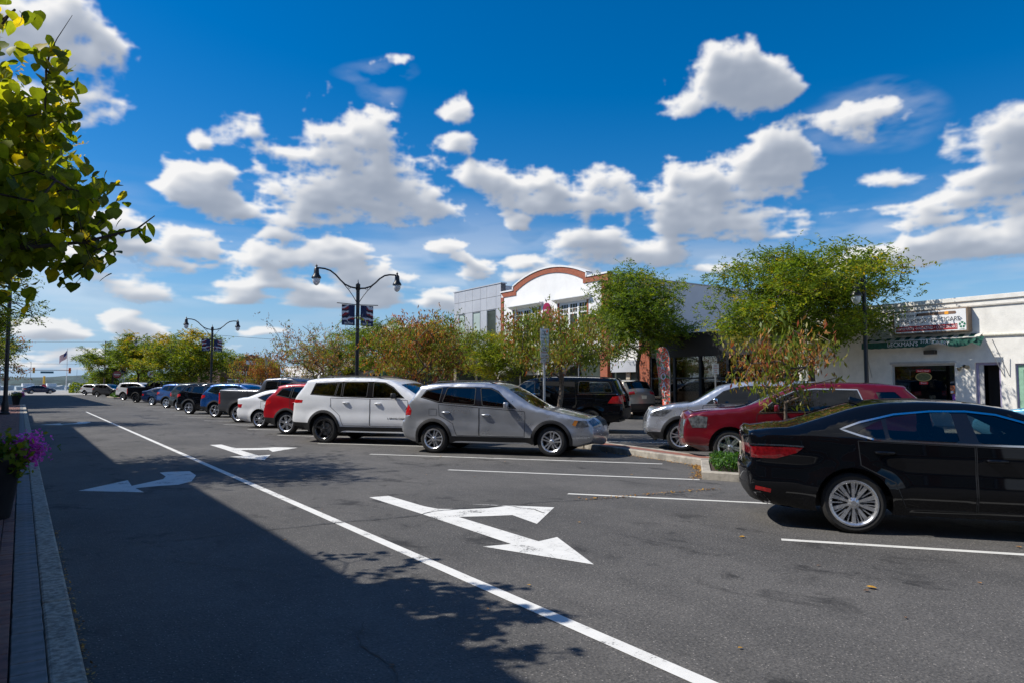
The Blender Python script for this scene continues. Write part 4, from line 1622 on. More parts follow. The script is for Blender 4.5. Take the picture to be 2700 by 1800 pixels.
SPEC['pickup'] = dict(
    out=[(-.75, .47, 'lower'), (-1.15, .5, 'chrome'), (-1.20, .68, 'gate'), (-1.15, .74, 'tail'), (-1.13, 1.36, 'bed'), (-1.08, 1.42, 'bed'), (-.9, 1.42, 'bed'), (.95, 1.40, 'bed'), (1.05, 1.41, 'cabback'), (1.20, 1.80, 'roof'), (1.34, 1.90, 'roof'), (2.2, 1.94, 'roof'), (2.72, 1.89, 'wind'), (3.6, 1.38, 'hood'), (4.4, 1.28, 'hood'), (4.72, 1.12, 'grille'), (4.82, .8, 'bump'), (4.8, .5, 'lower'), (4.4, .40, 'end')],
    W=2.02, wb=3.70, tr=.405, ar=.49, belt=(1.40, 1.34), tumble=.17, sill=.36,
    panes=[([(1.34, 1.42), (1.38, 1.78), (1.95, 1.82), (1.95, 1.40)], 'd'), ([(2.08, 1.40), (2.08, 1.82), (2.58, 1.80), (3.15, 1.40)], 'g')],
    doors=door_polys(1.30, 2.02, 3.20, .52, 1.42, 1.38, 1.22),
    tail=[(-1.17, .78), (-1.0, .80), (-1.03, 1.30), (-1.15, 1.32)], head=[(4.3, 1.0), (4.35, 1.2), (4.74, 1.08), (4.78, .95)], tailt=.86,
    mirror=(2.95, 1.40), mirmat=M_BLACKPL, seats=(1.55, 2.35), seatz=.62, platez=.60, dash=3.0, tw=.27, noplate=False)
SPEC['suv_red'] = dict(
    out=[(-.65, .34, 'lower'), (-.90, .42, 'lower'), (-.95, .75, 'bump'), (-.90, .92, 'tail'), (-.82, 1.14, 'gate'), (-.76, 1.26, 'rglass'), (-.45, 1.55, 'spoil'), (-.46, 1.60, 'roof'), (0, 1.655, 'roof'), (.9, 1.675, 'roof'), (1.5, 1.64, 'wind'), (2.55, 1.17, 'hood'), (3.35, 1.09, 'hood'), (3.66, 1.03, 'hood'), (3.74, .95, 'grille'), (3.80, .75, 'grille'), (3.81, .55, 'bump'), (3.78, .40, 'lower'), (3.4, .24, 'end')],
    W=1.85, wb=2.86, tr=.35, ar=.43, belt=(1.22, 1.06), tumble=.25, sill=.27,
    panes=[([(.02, 1.27), (.10, 1.50), (-.24, 1.505), (-.42, 1.32)], 'd'), ([(.40, 1.225), (.50, 1.515), (1.13, 1.53), (1.13, 1.125), (.64, 1.14)], 'd'), ([(1.24, 1.12), (1.24, 1.53), (1.55, 1.49), (1.86, 1.36), (2.18, 1.09)], 'd')],
    doors=door_polys(.62, 1.18, 2.33, .44, 1.22, 1.08, .18),
    dlo=[(.30, 1.225), (.42, 1.545), (1.20, 1.56), (1.60, 1.51), (1.92, 1.37), (2.28, 1.075), (1.2, 1.095), (.62, 1.11)], chrome=True, dlow=.02,
    tail=[(-.93, .92), (-.70, .95), (-.66, 1.16), (-.82, 1.16)], head=[(3.33, .74), (3.30, .97), (3.52, 1.0), (3.70, .93), (3.62, .74)],
    clad=False, lowermat=pbr('grey_plastic', (0.10, 0.10, 0.105), 0.6), mirror=(1.92, 1.08), handles=((.45, .99), (1.42, .97)), seats=(.5, 1.5), dash=2.1, grillemat=pbr('dark_chrome', (.16, .16, .17), .25, metal=.8), tw=.235, platez=.8, lowz=(.36, .37))
SPEC['suv_silver'] = dict(
    out=[(-.72, .36, 'lower'), (-.98, .45, 'lower'), (-1.02, .75, 'bump'), (-.98, .95, 'tail'), (-.92, 1.2, 'gate'), (-.86, 1.28, 'rglass'), (-.60, 1.62, 'spoil'), (-.60, 1.67, 'roof'), (-.1, 1.72, 'roof'), (.7, 1.735, 'roof'), (1.35, 1.70, 'roof'), (1.82, 1.62, 'wind'), (2.52, 1.20, 'hood'), (3.1, 1.14, 'hood'), (3.55, 1.01, 'grille'), (3.68, .78, 'bump'), (3.72, .52, 'lower'), (3.45, .28, 'end')],
    W=1.98, wb=2.82, tr=.365, ar=.445, belt=(1.24, 1.14), tumble=.24, sill=.29,
    panes=[([(-.50, 1.28), (-.40, 1.55), (.15, 1.58), (.10, 1.245)], 'd'), ([(.22, 1.24), (.28, 1.59), (1.02, 1.60), (1.05, 1.205)], 'd'), ([(1.24, 1.20), (1.20, 1.595), (1.50, 1.56), (1.78, 1.47), (2.20, 1.18)], 'd')],
    doors=door_polys(.62, 1.14, 2.30, .46, 1.25, 1.17, .14),
    tail=[(-1.0, .95), (-.74, .97), (-.72, 1.2), (-.93, 1.2)], head=[(3.24, .86), (3.04, 1.02), (3.44, 1.0), (3.60, .90), (3.58, .85)],
    mirror=(1.95, 1.15), mirmat=M_CHROME, seats=(.5, 1.5), dash=2.1, tw=.245, platez=.9, lowz=(.5, .46))
SPEC['suv_full'] = dict(
    out=[(-.85, .44, 'lower'), (-1.10, .52, 'lower'), (-1.14, .8, 'bump'), (-1.10, 1.0, 'tail'), (-1.06, 1.28, 'gate'), (-1.0, 1.36, 'rglass'), (-.80, 1.76, 'spoil'), (-.78, 1.82, 'roof'), (-.2, 1.87, 'roof'), (1.2, 1.90, 'roof'), (2.15, 1.84, 'wind'), (2.95, 1.36, 'hood'), (3.6, 1.25, 'hood'), (4.0, 1.12, 'grille'), (4.06, .8, 'bump'), (4.05, .5, 'lower'), (3.7, .40, 'end')],
    W=2.03, wb=3.11, tr=.41, ar=.49, belt=(1.33, 1.30), tumble=.19, sill=.36,
    panes=[([(-.78, 1.38), (-.64, 1.72), (.38, 1.76), (.38, 1.355)], 'g'), ([(1.92, 1.33), (1.92, 1.77), (2.30, 1.75), (2.82, 1.36)], 'g')],
    doors=[[(1.86, .52), (2.80, .52), (2.82, 1.20), (2.80, 1.27), (1.86, 1.29)]],
    tail=[(-1.12, 1.0), (-.62, 1.02), (-.78, 1.24), (-1.06, 1.28)], head=[(3.6, 1.0), (3.65, 1.16), (4.02, 1.05), (4.04, .95)],
    mirror=(2.55, 1.36), mirmat=M_BLACKPL, seats=(-.1, .7, 1.75), seatz=.62, dash=2.5, tw=.27, rails=(-.6, 1.9, .36), platez=1.0, seatmat=M_SEATTAN, clad=False, hull=False)

SILVER = car_paint('silver', (0.42, 0.435, 0.46), 0.7, 0.32)
LTSILVER = car_paint('light_silver', (0.55, 0.57, 0.60), 0.65, 0.30)
WHITE = car_paint('white', (0.74, 0.75, 0.76), 0.0, 0.30)
PEARL = car_paint('pearl_white', (0.66, 0.67, 0.69), 0.15, 0.30)
RED = car_paint('red', (0.34, 0.003, 0.010), 0.1, 0.35)
MAROON = car_paint('maroon', (0.125, 0.003, 0.009), 0.15, 0.35)
BLACK = car_paint('black', (0.003, 0.0035, 0.005), 0.0, 0.3, 0.85, 0.0)
NAVY = car_paint('navy', (0.006, 0.020, 0.065), 0.3, 0.28)
BLUE = car_paint('blue', (0.008, 0.060, 0.22), 0.35, 0.28)
GREY = car_paint('charcoal_grey', (0.085, 0.088, 0.098), 0.5, 0.32)
TEAL = car_paint('dark_teal_grey', (0.040, 0.052, 0.058), 0.45, 0.30)
BEIGE = car_paint('champagne', (0.40, 0.36, 0.31), 0.5, 0.32)
YELLOW = car_paint('yellow', (0.75, 0.42, 0.02), 0.0, 0.3)

RA = 142.4 + 180
GL = 'cars parked at an angle along the left side of the median'
GR = 'cars parked at an angle along the right side of the median'
lex = make_car('shiny black sedan with chrome window trim, parked nearest the forked arrow', 'sedan', 'sedan', BLACK, (7.62, 4.33), style='multi', group=GL, cname='parked_sedan', opts=dict(rim=.245))
x3 = make_car('silver compact SUV with black roof rails, the last car before the empty stalls', 'suv', 'suv_compact', SILVER, (8.18, 15.08), style='twin5', group=GL, cname='parked_suv', opts=dict(rim=.235))
jeep = make_car('white large SUV with black alloy wheels and black side mirrors', 'suv', 'suv_large', WHITE, (7.05, 19.47), style='five', rim=M_ALLOYDK, group=GL, cname='parked_suv', opts=dict(rim=.275))
redc = make_car('bright red SUV parked between the white SUV and the white sedan', 'suv', 'crossover', RED, (7.22, 23.45), style='six', group=GL, cname='parked_suv', opts=dict(id='red', blackspoil=False, tr=.37, ar=.44))
merc = make_car('white sedan with red tail lights and star spoke wheels', 'sedan', 'sedan_white', WHITE, (7.45, 27.5), style='twin5', group=GL, cname='parked_sedan')
tund = make_car('charcoal grey crew cab pickup truck with tall red tail lights', 'pickup truck', 'pickup', GREY, (7.75, 31.9), style='six', group=GL, cname='parked_pickup_truck')
blue = make_car('bright blue crossover parked beside the charcoal pickup truck', 'suv', 'crossover', BLUE, (7.95, 37.4), style='five', group=GL, cname='parked_suv', opts=dict(dlo=[(-.52, 1.28), (-.24, 1.54), (.2, 1.595), (1.1, 1.60), (1.35, 1.58), (1.66, 1.45), (2.24, 1.08), (1.0, 1.13), (.1, 1.18)], chrome=True))
for lab, cat, spec, pt, P, st, nm in (
        ('black crossover with dark privacy windows beside the bright blue crossover', 'suv', 'crossover', BLACK, (7.65, 42.3), 'ten', 'parked_suv'),
        ('dark grey green SUV beyond the black crossover', 'suv', 'suv_compact', TEAL, (8.2, 48.6), 'ten', 'parked_suv'),
        ('mid blue crossover between the dark grey SUV and the navy sedan', 'suv', 'crossover', BLUE, (8.35, 54.3), 'ten', 'parked_suv'),
        ('navy blue sedan with bright alloy wheels', 'sedan', 'sedan_white', NAVY, (8.5, 62.0), 'five', 'parked_sedan'),
        ('black pickup truck with dark wheels parked beside the navy sedan', 'pickup truck', 'pickup', BLACK, (8.55, 72.0), 'six', 'parked_pickup_truck'),
        ('white SUV parked just before the planted median end', 'suv', 'suv_large', PEARL, (8.8, 84.0), 'five', 'parked_suv'),
        ('dark grey SUV parked behind the do not enter sign', 'suv', 'crossover', GREY, (8.4, 109.5), 'five', 'parked_suv'),
        ('white crossover, the last parked car before the crossing', 'suv', 'crossover', PEARL, (7.9, 124.0), 'five', 'parked_suv')):
    make_car(lab, cat, spec, pt, P, style=st, group=GL, cname=nm, detail=False, rim=M_ALLOYDK if nm == 'parked_pickup_truck' else None)
gmc = make_car('maroon SUV with chrome grille, facing the brick median strip', 'suv', 'suv_red', MAROON, (12.10 + .6096 * 2.86, 9.50 - .7927 * 2.86), az=RA, near='L', style='six', group=GR, cname='parked_suv', opts=dict(rim=.24))
pil = make_car('silver SUV with chrome mirror parked behind the maroon SUV', 'suv', 'suv_silver', LTSILVER, (13.47 + .6096 * 2.82, 12.04 - .7927 * 2.82), az=RA, near='L', style='ten', group=GR, cname='parked_suv')
exp_ = make_car('long black SUV with an open rear door behind the young tree', 'suv', 'suv_full', BLACK, (15.75, 18.1), az=RA, near='L', style='six', rim=M_ALLOYDK, group=GR, cname='parked_suv')
tan = make_car('champagne SUV parked along the far kerb by the brick pillar', 'suv', 'suv_large', BEIGE, (23.35, 25.2), az=0.0, near='L', style='five', cname='parked_suv', detail=False)
bcar = make_car('pale blue sedan parked by the cigar shop, beyond the black sedan', 'sedan', 'sedan_white', car_paint('pale_blue', (0.16, 0.42, 0.58), .3, .3), (21.95, 5.3), az=0.0, near='L', style='five', cname='parked_sedan', detail=False)
yel = make_car('yellow taxi at the far crossing', 'taxi', 'sedan_white', YELLOW, (15.6, 150.0), az=-96, near='L', style='five', cname='taxi', detail=False)
far1 = make_car('dark sedan crossing the far end of the street', 'sedan', 'sedan_white', NAVY, (1.6, 150.0), az=78, near='R', style='five', cname='passing_car', detail=False)
far2 = make_car('silver SUV waiting behind the yellow taxi', 'suv', 'crossover', LTSILVER, (20.5, 153.0), az=-96, near='L', style='five', cname='passing_car', detail=False)

# open rear door of the long black SUV: black sheet for the shaded opening, and swung-out leaf
ysx = SHELL['suv_full[]']['ysurf'] if 'suv_full[]' in SHELL else None
hinge = (1.84, float(ysx(np.array([(1.84, .9)]))[0]))
leaf = MB()
M_ = Matrix.Rotation(R(62), 3, 'Z')


def lf(x, y, z):
    q = M_ @ Vector((-x, y, 0))
    return (hinge[0] + q.x, hinge[1] + .01 + q.y * 1.0, z)


def leaf_box(x0, x1, z0, z1, th=.10, dz1=None):
    vs = []
    for x in (x0, x1):
        for y in (0, -th):
            vs += [lf(x, -y - th, z0), lf(x, -y - th, z1)]
    leaf.add(vs, [(0, 1, 3, 2), (4, 6, 7, 5), (0, 4, 5, 1), (2, 3, 7, 6), (0, 2, 6, 4), (1, 5, 7, 3)])


M_ = Matrix.Rotation(R(-65), 3, 'Z')     # leaf swings outward about its front edge
d_ = leaf
for (x0, x1, z0, z1) in ((0, 1.05, .50, 1.28), (0, .07, 1.28, 1.74), (.95, 1.02, 1.28, 1.70), (0, 1.0, 1.70, 1.77)):
    leaf_box(x0, x1, z0, z1, .09)
lo = leaf.build('door', BLACK, exp_, bevel=.015)
lo['label'] = 'rear door of the black SUV standing open'
gl_ = MB().add([lf(.07, .05, 1.28), lf(.95, .05, 1.28), lf(.95, .05, 1.70), lf(.07, .05, 1.70)], [(0, 1, 2, 3)])
gl_.build('window', M_GLASSDK, exp_)
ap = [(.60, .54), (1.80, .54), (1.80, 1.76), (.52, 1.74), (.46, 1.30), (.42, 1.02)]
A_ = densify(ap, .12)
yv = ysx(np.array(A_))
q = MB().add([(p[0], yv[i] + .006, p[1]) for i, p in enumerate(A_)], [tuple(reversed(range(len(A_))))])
o = q.build('door_opening_shade', pbr('painted_cabin_shade', (.003, .003, .003), .9), exp_)  # flat near-black sheet over the side; cabin shade is put into its colour
for x0, x1 in ((-.95, .40), (1.88, 2.86)):
    for sg in (1, -1):
        q = MB()
        q.add(*surf_ribbon(ysx, [(x0, 1.325), (x1, 1.315)], .022, sg, .008))
        q.build('belt_trim', M_CHROME, exp_)
# lettering and small marks on the cars
ysj = SHELL["suv_large['rim']"]['ysurf']
yl = float(ysj(np.array([(2.25, .72)]))[0])
M_BLK = pbr('black_lettering', (0.01, 0.01, 0.01), 0.4)
lettering('L GRAND CHEROKEE', .060, M_BLK, jeep, (2.36, -yl - .006, .72), (R(90), 0, 0), extrude=.002, xscale=1.2)
# round decal on the maroon SUV's door
ysg = SHELL["suv_red['rim']"]['ysurf']
yg = float(ysg(np.array([(1.62, .70)]))[0])
M_DECAL = pbr('orange_decal', (0.75, 0.30, 0.03), 0.4)
o = MB().lathe([(0.001, 0), (.11, 0), (.11, -.006)], c=(1.60, yg + .012, .72), seg=24, axis='Y').build('round_decal', M_DECAL, gmc)
o['label'] = 'round orange and yellow numbered decal on the door'
lettering('5', .16, pbr('yellow_print', (0.85, 0.70, 0.05), .4), gmc, (1.60, yg + .018, .72), (R(90), 0, R(180)), extrude=.003)
# shark fin and side reflectors of the black sedan
sf = MB().add([(0.10, -.022, 1.425), (0.10, .022, 1.425), (.27, .022, 1.455), (.27, -.022, 1.455), (.11, -.006, 1.505), (.11, .006, 1.505)], [(0, 1, 5, 4), (1, 2, 5), (0, 4, 3), (4, 5, 2, 3)]).build('roof_antenna', BLACK, lex)
yx = SHELL["sedan['rim']"]['ysurf']
for sg in (1, -1):
    q = MB()
    q.add(*surf_ribbon(yx, [(-1.03, .46), (-.86, .43)], .045, sg, .006))
    q.build('reflector', M_REDLENS, lex)
    q = MB()
    pts = [(-1.05, .40), (-.97, .41), (-.86, .29), (-.90, .265)]
    yv = yx(np.array(pts)) + .008
    q.add([(p[0], sg * y, p[1]) for p, y in zip(pts, yv)], [(0, 1, 2, 3)])
    q.build('exhaust_trim', M_CHROME, lex)
    q = MB()
    pts = [(-1.03, .39), (-.97, .398), (-.885, .30), (-.905, .28)]
    yv = yx(np.array(pts)) + .011
    q.add([(p[0], sg * y, p[1]) for p, y in zip(pts, yv)], [(0, 1, 2, 3)])
    q.build('exhaust', M_BLACKPL, lex)
    q = MB()
    q.add(*surf_ribbon(yx, [(-1.09, .955), (-.75, .955), (-.50, .945)], .016, sg, .008))
    q.build('tail_light_trim', M_CHROME, lex)
ysb = SHELL["suv_compact['rim']"]['ysurf']
for sg in (1, -1):
    q = MB()
    pts = [(3.405, .735), (3.46, .835), (3.54, .83), (3.48, .70)]
    yv = ysb(np.array(pts)) + .010
    q.add([(p[0], sg * y, p[1]) for p, y in zip(pts, yv)], [(0, 1, 2, 3)])
    q.build('turn_signal', M_AMBER, x3)
    q = MB()
    q.add(*surf_ribbon(ysb, densify([(-.12, .90), (.08, .90), (.08, 1.06), (-.12, 1.06)], .05), .008, sg, .003, True))
    if sg < 0:
        q.build('fuel_flap_seam', M_BLACKPL, x3)
    q = MB()
    pts = [(-.795, 1.02), (-.705, 1.16), (-.62, 1.03)]
    yv = ysb(np.array(pts)) + .010
    q.add([(p[0], sg * y, p[1]) for p, y in zip(pts, yv)], [(0, 1, 2)])
    q.build('clear_lamp_lens', M_HEADLENS, x3)

# ------------------------------------------------------------------ trees
def grow(h, trunk_h, rad, cz, n, seed, base_r, lean=(0, 0), flat_top=0.0):
    """skeleton that reaches attraction points in an ellipsoid crown; returns (branch MB, tips)"""
    rg = np.random.default_rng(seed)
    nodes = [Vector((0, 0, -.05))]
    par = [-1]
    for k in range(1, 5):
        f = k / 4
        nodes.append(Vector((lean[0] * f + rg.normal(0, .02), lean[1] * f + rg.normal(0, .02), trunk_h * f)))
        par.append(k - 1)
    pts = []
    while len(pts) < n:
        v = rg.normal(size=3)
        v /= np.linalg.norm(v)
        r = rg.random() ** (1 / 2.2)
        # lumpy outline
        lump = 1 + .28 * math.sin(3.1 * v[0] + seed) * math.cos(2.7 * v[1] + seed * 2) + .16 * math.sin(7 * v[2] + seed) + rg.normal(0, .07)
        p = np.array([v[0] * rad[0], v[1] * rad[1], v[2] * rad[2]]) * r * lump
        z = cz + p[2]
        if z < trunk_h * .92 or z > h * 1.04:
            continue
        pts.append(Vector((lean[0] + p[0], lean[1] + p[1], z)))
    top = nodes[-1]
    pts.sort(key=lambda q: (q - top).length)
    tips = []
    for q in pts:
        best, bi = 1e9, 0
        for i in range(4, len(nodes)):
            d = (q - nodes[i]).length + .55 * max(0, nodes[i].z - q.z + .1) + .10 * (nodes[i] - top).length
            if d < best:
                best, bi = d, i
        a = nodes[bi]
        L = (q - a).length
        prev = bi
        ns = 1 if L < .5 else (2 if L < 1.2 else 3)
        for s in range(1, ns + 1):
            f = s / ns
            m = a.lerp(q, f)
            if s < ns:
                m = m + Vector((rg.normal(0, .06), rg.normal(0, .06), .10 * L * math.sin(f * math.pi) + rg.normal(0, .04)))
            nodes.append(m)
            par.append(prev)
            prev = len(nodes) - 1
        tips.append(prev)
    cnt = [0] * len(nodes)
    for i in range(len(nodes) - 1, 0, -1):
        cnt[i] = max(cnt[i], 1)
        cnt[par[i]] += cnt[i]
    tot = max(cnt[4], 1)
    rr = [max(.006, base_r * .82 * (c / tot) ** .46) for c in cnt]
    for i in range(5):
        rr[i] = base_r * (1.25 if i == 0 else 1.0 - .045 * i)
    mb = MB()
    kids = {}
    for i in range(1, len(nodes)):
        kids.setdefault(par[i], []).append(i)
    # chains: follow the thickest child
    done = set()

    def chain(start):
        c = [start]
        while kids.get(c[-1]):
            c.append(max(kids[c[-1]], key=lambda q: cnt[q]))
        return c
    stack = [0]
    while stack:
        s = stack.pop()
        c = chain(s)
        pl = ([nodes[par[s]]] if par[s] >= 0 else []) + [nodes[i] for i in c]
        rl = ([rr[s]] if par[s] >= 0 else []) + [rr[i] for i in c]
        if len(pl) > 1:
            mb.tube(pl, rl, 7 if rl[0] > .05 else (5 if rl[0] > .02 else 4), cap=False)
        for i in c:
            for k in kids.get(i, []):
                if k not in c:
                    stack.append(k)
    return mb, nodes, tips, par


def leaf_cloud(nodes, tips, n, spread, size, asp, seed, weights, droop=.5, shape='quad', top_gold=None, sun_bias=0.0):
    """leaves around the twig ends: arrays for from_pydata"""
    rg = np.random.default_rng(seed)
    T = np.array([tuple(nodes[i]) for i in tips])
    per = rg.gamma(2.2, 1.0, len(T))
    per /= per.sum()
    # sprays: little twigs with several leaves in line; fronds carry leaflets on both sides
    frond = shape == 'frond'
    k = 10 if frond else 6
    ns = max(1, n // k)
    idx = rg.choice(len(T), ns, p=per)
    c = T[idx] + rg.normal(0, 1, (ns, 3)) * np.array(spread)
    d = rg.normal(0, 1, (ns, 3))
    if frond:
        d[:, 2] = rg.normal(-.15, .28, ns)
    else:
        d[:, 2] = np.abs(d[:, 2]) * .3 - droop * .8
    d /= np.linalg.norm(d, axis=1)[:, None]
    step = size * (.36 if frond else .62)
    C = (c[:, None, :] + d[:, None, :] * (np.arange(k)[None, :, None] - k / 2) * step).reshape(-1, 3)
    n = len(C)
    D = np.repeat(d, k, axis=0)
    if frond:
        C[:, 2] -= np.tile(((np.arange(k) / k) ** 2) * size * 1.2, ns)
        sd = np.cross(D, np.array((0, 0, 1.0)) + rg.normal(0, .25, (n, 3)))
        sd /= np.linalg.norm(sd, axis=1)[:, None]
        sgn = np.where(np.arange(n) % 2 == 0, 1.0, -1.0)[:, None]
        ax = sd * sgn * .85 + D * .35 + rg.normal(0, .28, (n, 3))
        ax[:, 2] -= .18
        C = C + ax * size * .35
    else:
        C += rg.normal(0, size * .22, (n, 3))
        ax = D * .5 + rg.normal(0, .7, (n, 3))
        ax[:, 2] -= droop
    ax /= np.linalg.norm(ax, axis=1)[:, None]
    b = np.cross(ax, (np.array((0, 0, 1.0)) + rg.normal(0, .55, (n, 3))) if frond else rg.normal(0, 1, (n, 3)))
    b /= np.linalg.norm(b, axis=1)[:, None]
    s = size * rg.uniform(.65, 1.3, n)[:, None]
    w_ = s * asp
    up_ = np.cross(ax, b)
    # folded leaf of two triangles pairs: base, left, tip, right with a slight crease
    p0 = C - ax * s * .5
    p1 = C + b * w_ * .5 + up_ * w_ * .12 - ax * s * .05
    p2 = C + ax * s * .5
    p3 = C - b * w_ * .5 + up_ * w_ * .12 - ax * s * .05
    V = np.stack([p0, p1, p2, p3], axis=1).reshape(-1, 3)
    clump = np.repeat(rg.integers(0, 1000, ns), k)
    wts = np.array(weights, float)
    wts /= wts.sum()
    cum = np.cumsum(wts)
    # colour runs by twig, with stray leaves of other colours
    tipcol = rg.random(len(T))
    u = tipcol[np.repeat(idx, k)] * .72 + rg.random(n) * .28
    u = np.clip((u - .5) * 1.20 + .5, 0, .999)
    if top_gold is not None:
        z = C[:, 2]
        u = np.clip(u + np.clip((z - top_gold) / 1.5, 0, .25), 0, .999)
    mi = np.searchsorted(cum, u)
    return V, mi


def quad_mesh(name, V, mi, mats):
    me = bpy.data.meshes.new(name)
    nv = len(V)
    nf = nv // 4
    me.vertices.add(nv)
    me.vertices.foreach_set('co', V.astype(np.float32).ravel())
    me.loops.add(nv)
    me.loops.foreach_set('vertex_index', np.arange(nv, dtype=np.int32))
    me.polygons.add(nf)
    me.polygons.foreach_set('loop_start', np.arange(0, nv, 4, dtype=np.int32))
    me.polygons.foreach_set('loop_total', np.full(nf, 4, dtype=np.int32))
    for m in mats:
        me.materials.append(m)
    me.polygons.foreach_set('material_index', np.minimum(mi, len(mats) - 1).astype(np.int32))
    me.update()
    me.validate()
    return me


def tree(label, loc, h, trunk_h, rad, n_pts, n_leaf, kind, seed, base_r, weights, group, lean=(0, 0), size=None, spread=None, droop=.5, gold=None, cz=None):
    n_leaf = int(n_leaf * (2.9 if kind == 'locust' else 1.8))
    cz = cz if cz is not None else (h + trunk_h) / 2 + .1
    mb, nodes, tips, par = grow(h, trunk_h, rad, cz, n_pts, seed, base_r, lean)
    root = thing({'locust': 'locust_tree', 'cherry': 'cherry_tree', 'broad': 'street_tree'}[kind], label, 'tree', (loc[0], loc[1], loc[2] if len(loc) > 2 else .12), 0, group)
    mb.build('trunk', M_BARK if kind == 'cherry' else M_BARKDK, root, smooth=True, fixn=False)
    mats = {'locust': LOCUST, 'cherry': CHERRY, 'broad': BIGLEAF}[kind]
    size = size or {'locust': .15, 'cherry': .115, 'broad': .12}[kind]
    asp = {'locust': .36, 'cherry': .33, 'broad': .85}[kind]
    spread = spread or {'locust': (.34, .34, .16), 'cherry': (.22, .22, .18), 'broad': (.3, .3, .2)}[kind]
    V, mi = leaf_cloud(nodes, tips, n_leaf, spread, size, asp, seed + 5, weights, droop, 'frond' if kind == 'locust' else 'quad', top_gold=gold)
    link('crown', quad_mesh('crown', V, mi, mats), root)
    return root


GM = 'young trees in the median'
GS = 'street trees on the far sidewalk'
# median: small ornamental trees with turning leaves
tree('young tree with sparse reddish leaves beside the black sedan', (11.0, 7.45, .11), 2.62, 1.22, (1.25, 1.25, .66), 58, 1150, 'cherry', 11, 0.036, (.40, .30, .06, .18, .06), GM, size=.115, droop=1.3, spread=(.15, .15, .14), cz=1.95)
tree('small tree with twisted trunk and mixed green and red leaves, beside the parking signs', (12.75, 16.15, .11), 3.9, 1.70, (2.0, 2.0, 1.0), 130, 6800, 'cherry', 23, .085, (.52, .26, .08, .09, .05), GM, lean=(.45, .25), droop=1.1, cz=2.8)
tree('bushy tree with orange and red leaves in the median behind the silver SUV', (12.0, 23.1, .11), 4.15, 1.5, (2.0, 2.0, 1.25), 150, 8000, 'cherry', 31, .09, (.34, .28, .14, .16, .08), GM, droop=1.1, cz=2.85)
tree('thin tree with scattered brown leaves and bare twigs', (12.0, 34.6, .11), 4.6, 1.4, (2.4, 2.4, 1.5), 150, 2600, 'cherry', 47, .075, (.16, .26, .12, .16, .30), GM, droop=1.1, cz=3.1)
tree('low rusty brown tree in the median by the second pair of parking signs', (12.0, 43.6, .11), 3.2, 1.2, (1.8, 1.8, .95), 100, 4200, 'cherry', 53, .07, (.24, .30, .14, .16, .16), GM, droop=1.1, size=.13, cz=2.25)
# locusts on the far sidewalk
tree('tall airy green locust tree between the red feather banner and the cigar shop', (25.6, 16.1, .13), 7.7, 2.6, (4.2, 3.65, 2.3), 340, 22000, 'locust', 61, .14, (.46, .24, .26, .04), GS, droop=.45, cz=5.0, spread=(.40, .40, .17))
tree('dense green locust tree in front of the white arched building', (25.6, 25.7, .13), 7.7, 2.5, (3.0, 2.8, 2.5), 270, 17000, 'locust', 67, .12, (.40, .40, .18, .02), GS, droop=.45, cz=5.1)
tree('small yellow green locust tree in front of the brick arch pier', (25.6, 38.6, .13), 5.2, 1.7, (2.6, 2.5, 1.6), 170, 9500, 'locust', 71, .09, (.36, .16, .42, .06), GS, droop=.45, cz=3.4)
tree('green locust tree with golden tips in front of the grey panel building', (25.6, 46.5, .13), 6.3, 2.0, (3.1, 3.0, 2.1), 200, 10000, 'locust', 73, .11, (.40, .26, .26, .08), GS, droop=.45, cz=4.2, size=.16)
tree('wide green tree behind the banner lamp post', (25.6, 57.0, .13), 7.4, 2.2, (3.8, 3.6, 2.5), 200, 10000, 'locust', 79, .13, (.42, .32, .22, .04), GS, droop=.45, cz=4.9, size=.19)
tree('golden green tree beyond the thin brown tree', (25.6, 68.0, .13), 6.6, 2.0, (3.3, 3.3, 2.2), 150, 6500, 'locust', 83, .12, (.30, .26, .26, .18), GS, droop=.45, cz=4.4, size=.21)
# median locusts further down the street
GF = 'locust trees further down the median'
tree('spreading yellow green locust tree beside the second banner lamp post', (11.7, 63.5, .11), 5.7, 1.6, (3.2, 3.2, 1.9), 190, 9000, 'locust', 89, .12, (.34, .22, .34, .10), GF, droop=.45, cz=3.8, size=.19, gold=4.4)
tree('rounded green locust tree behind the blue parked cars', (12.6, 75.0, .11), 6.3, 1.8, (3.7, 3.5, 2.1), 170, 8000, 'locust', 97, .12, (.36, .26, .30, .08), GF, droop=.45, cz=4.1, size=.22, gold=5.0)
tree('upright locust tree with golden top and open branches', (12.0, 99.0, .11), 8.0, 2.7, (3.3, 3.3, 2.5), 170, 7500, 'locust', 101, .16, (.36, .26, .24, .14), GF, droop=.45, cz=5.4, size=.25, gold=6.6)
tree('flat topped locust tree above the do not enter sign', (12.2, 131.0, .05), 8.2, 3.2, (5.6, 5.0, 2.4), 190, 8500, 'locust', 103, .18, (.38, .32, .22, .08), GF, droop=.45, cz=5.6, size=.30)
for i, (x, y, hh, r) in enumerate(((17.5, 206, 5.6, 4.2), (26.5, 204, 6.2, 4.6), (35, 204, 5.4, 4.2))):
    tree(('dark round tree beside the flagpole', 'open topped tree between the flagpole and the do not enter sign', 'low yellow green tree behind the far white parked cars')[i], (x, y, -.05), hh, 1.2, (r, r, 2.3), 90, 2600, 'locust', 131 + i, .14, (.30, .44, .18, .08), 'trees at the riverside', droop=.3, cz=3.3, size=.55, spread=(.7, .7, .4))
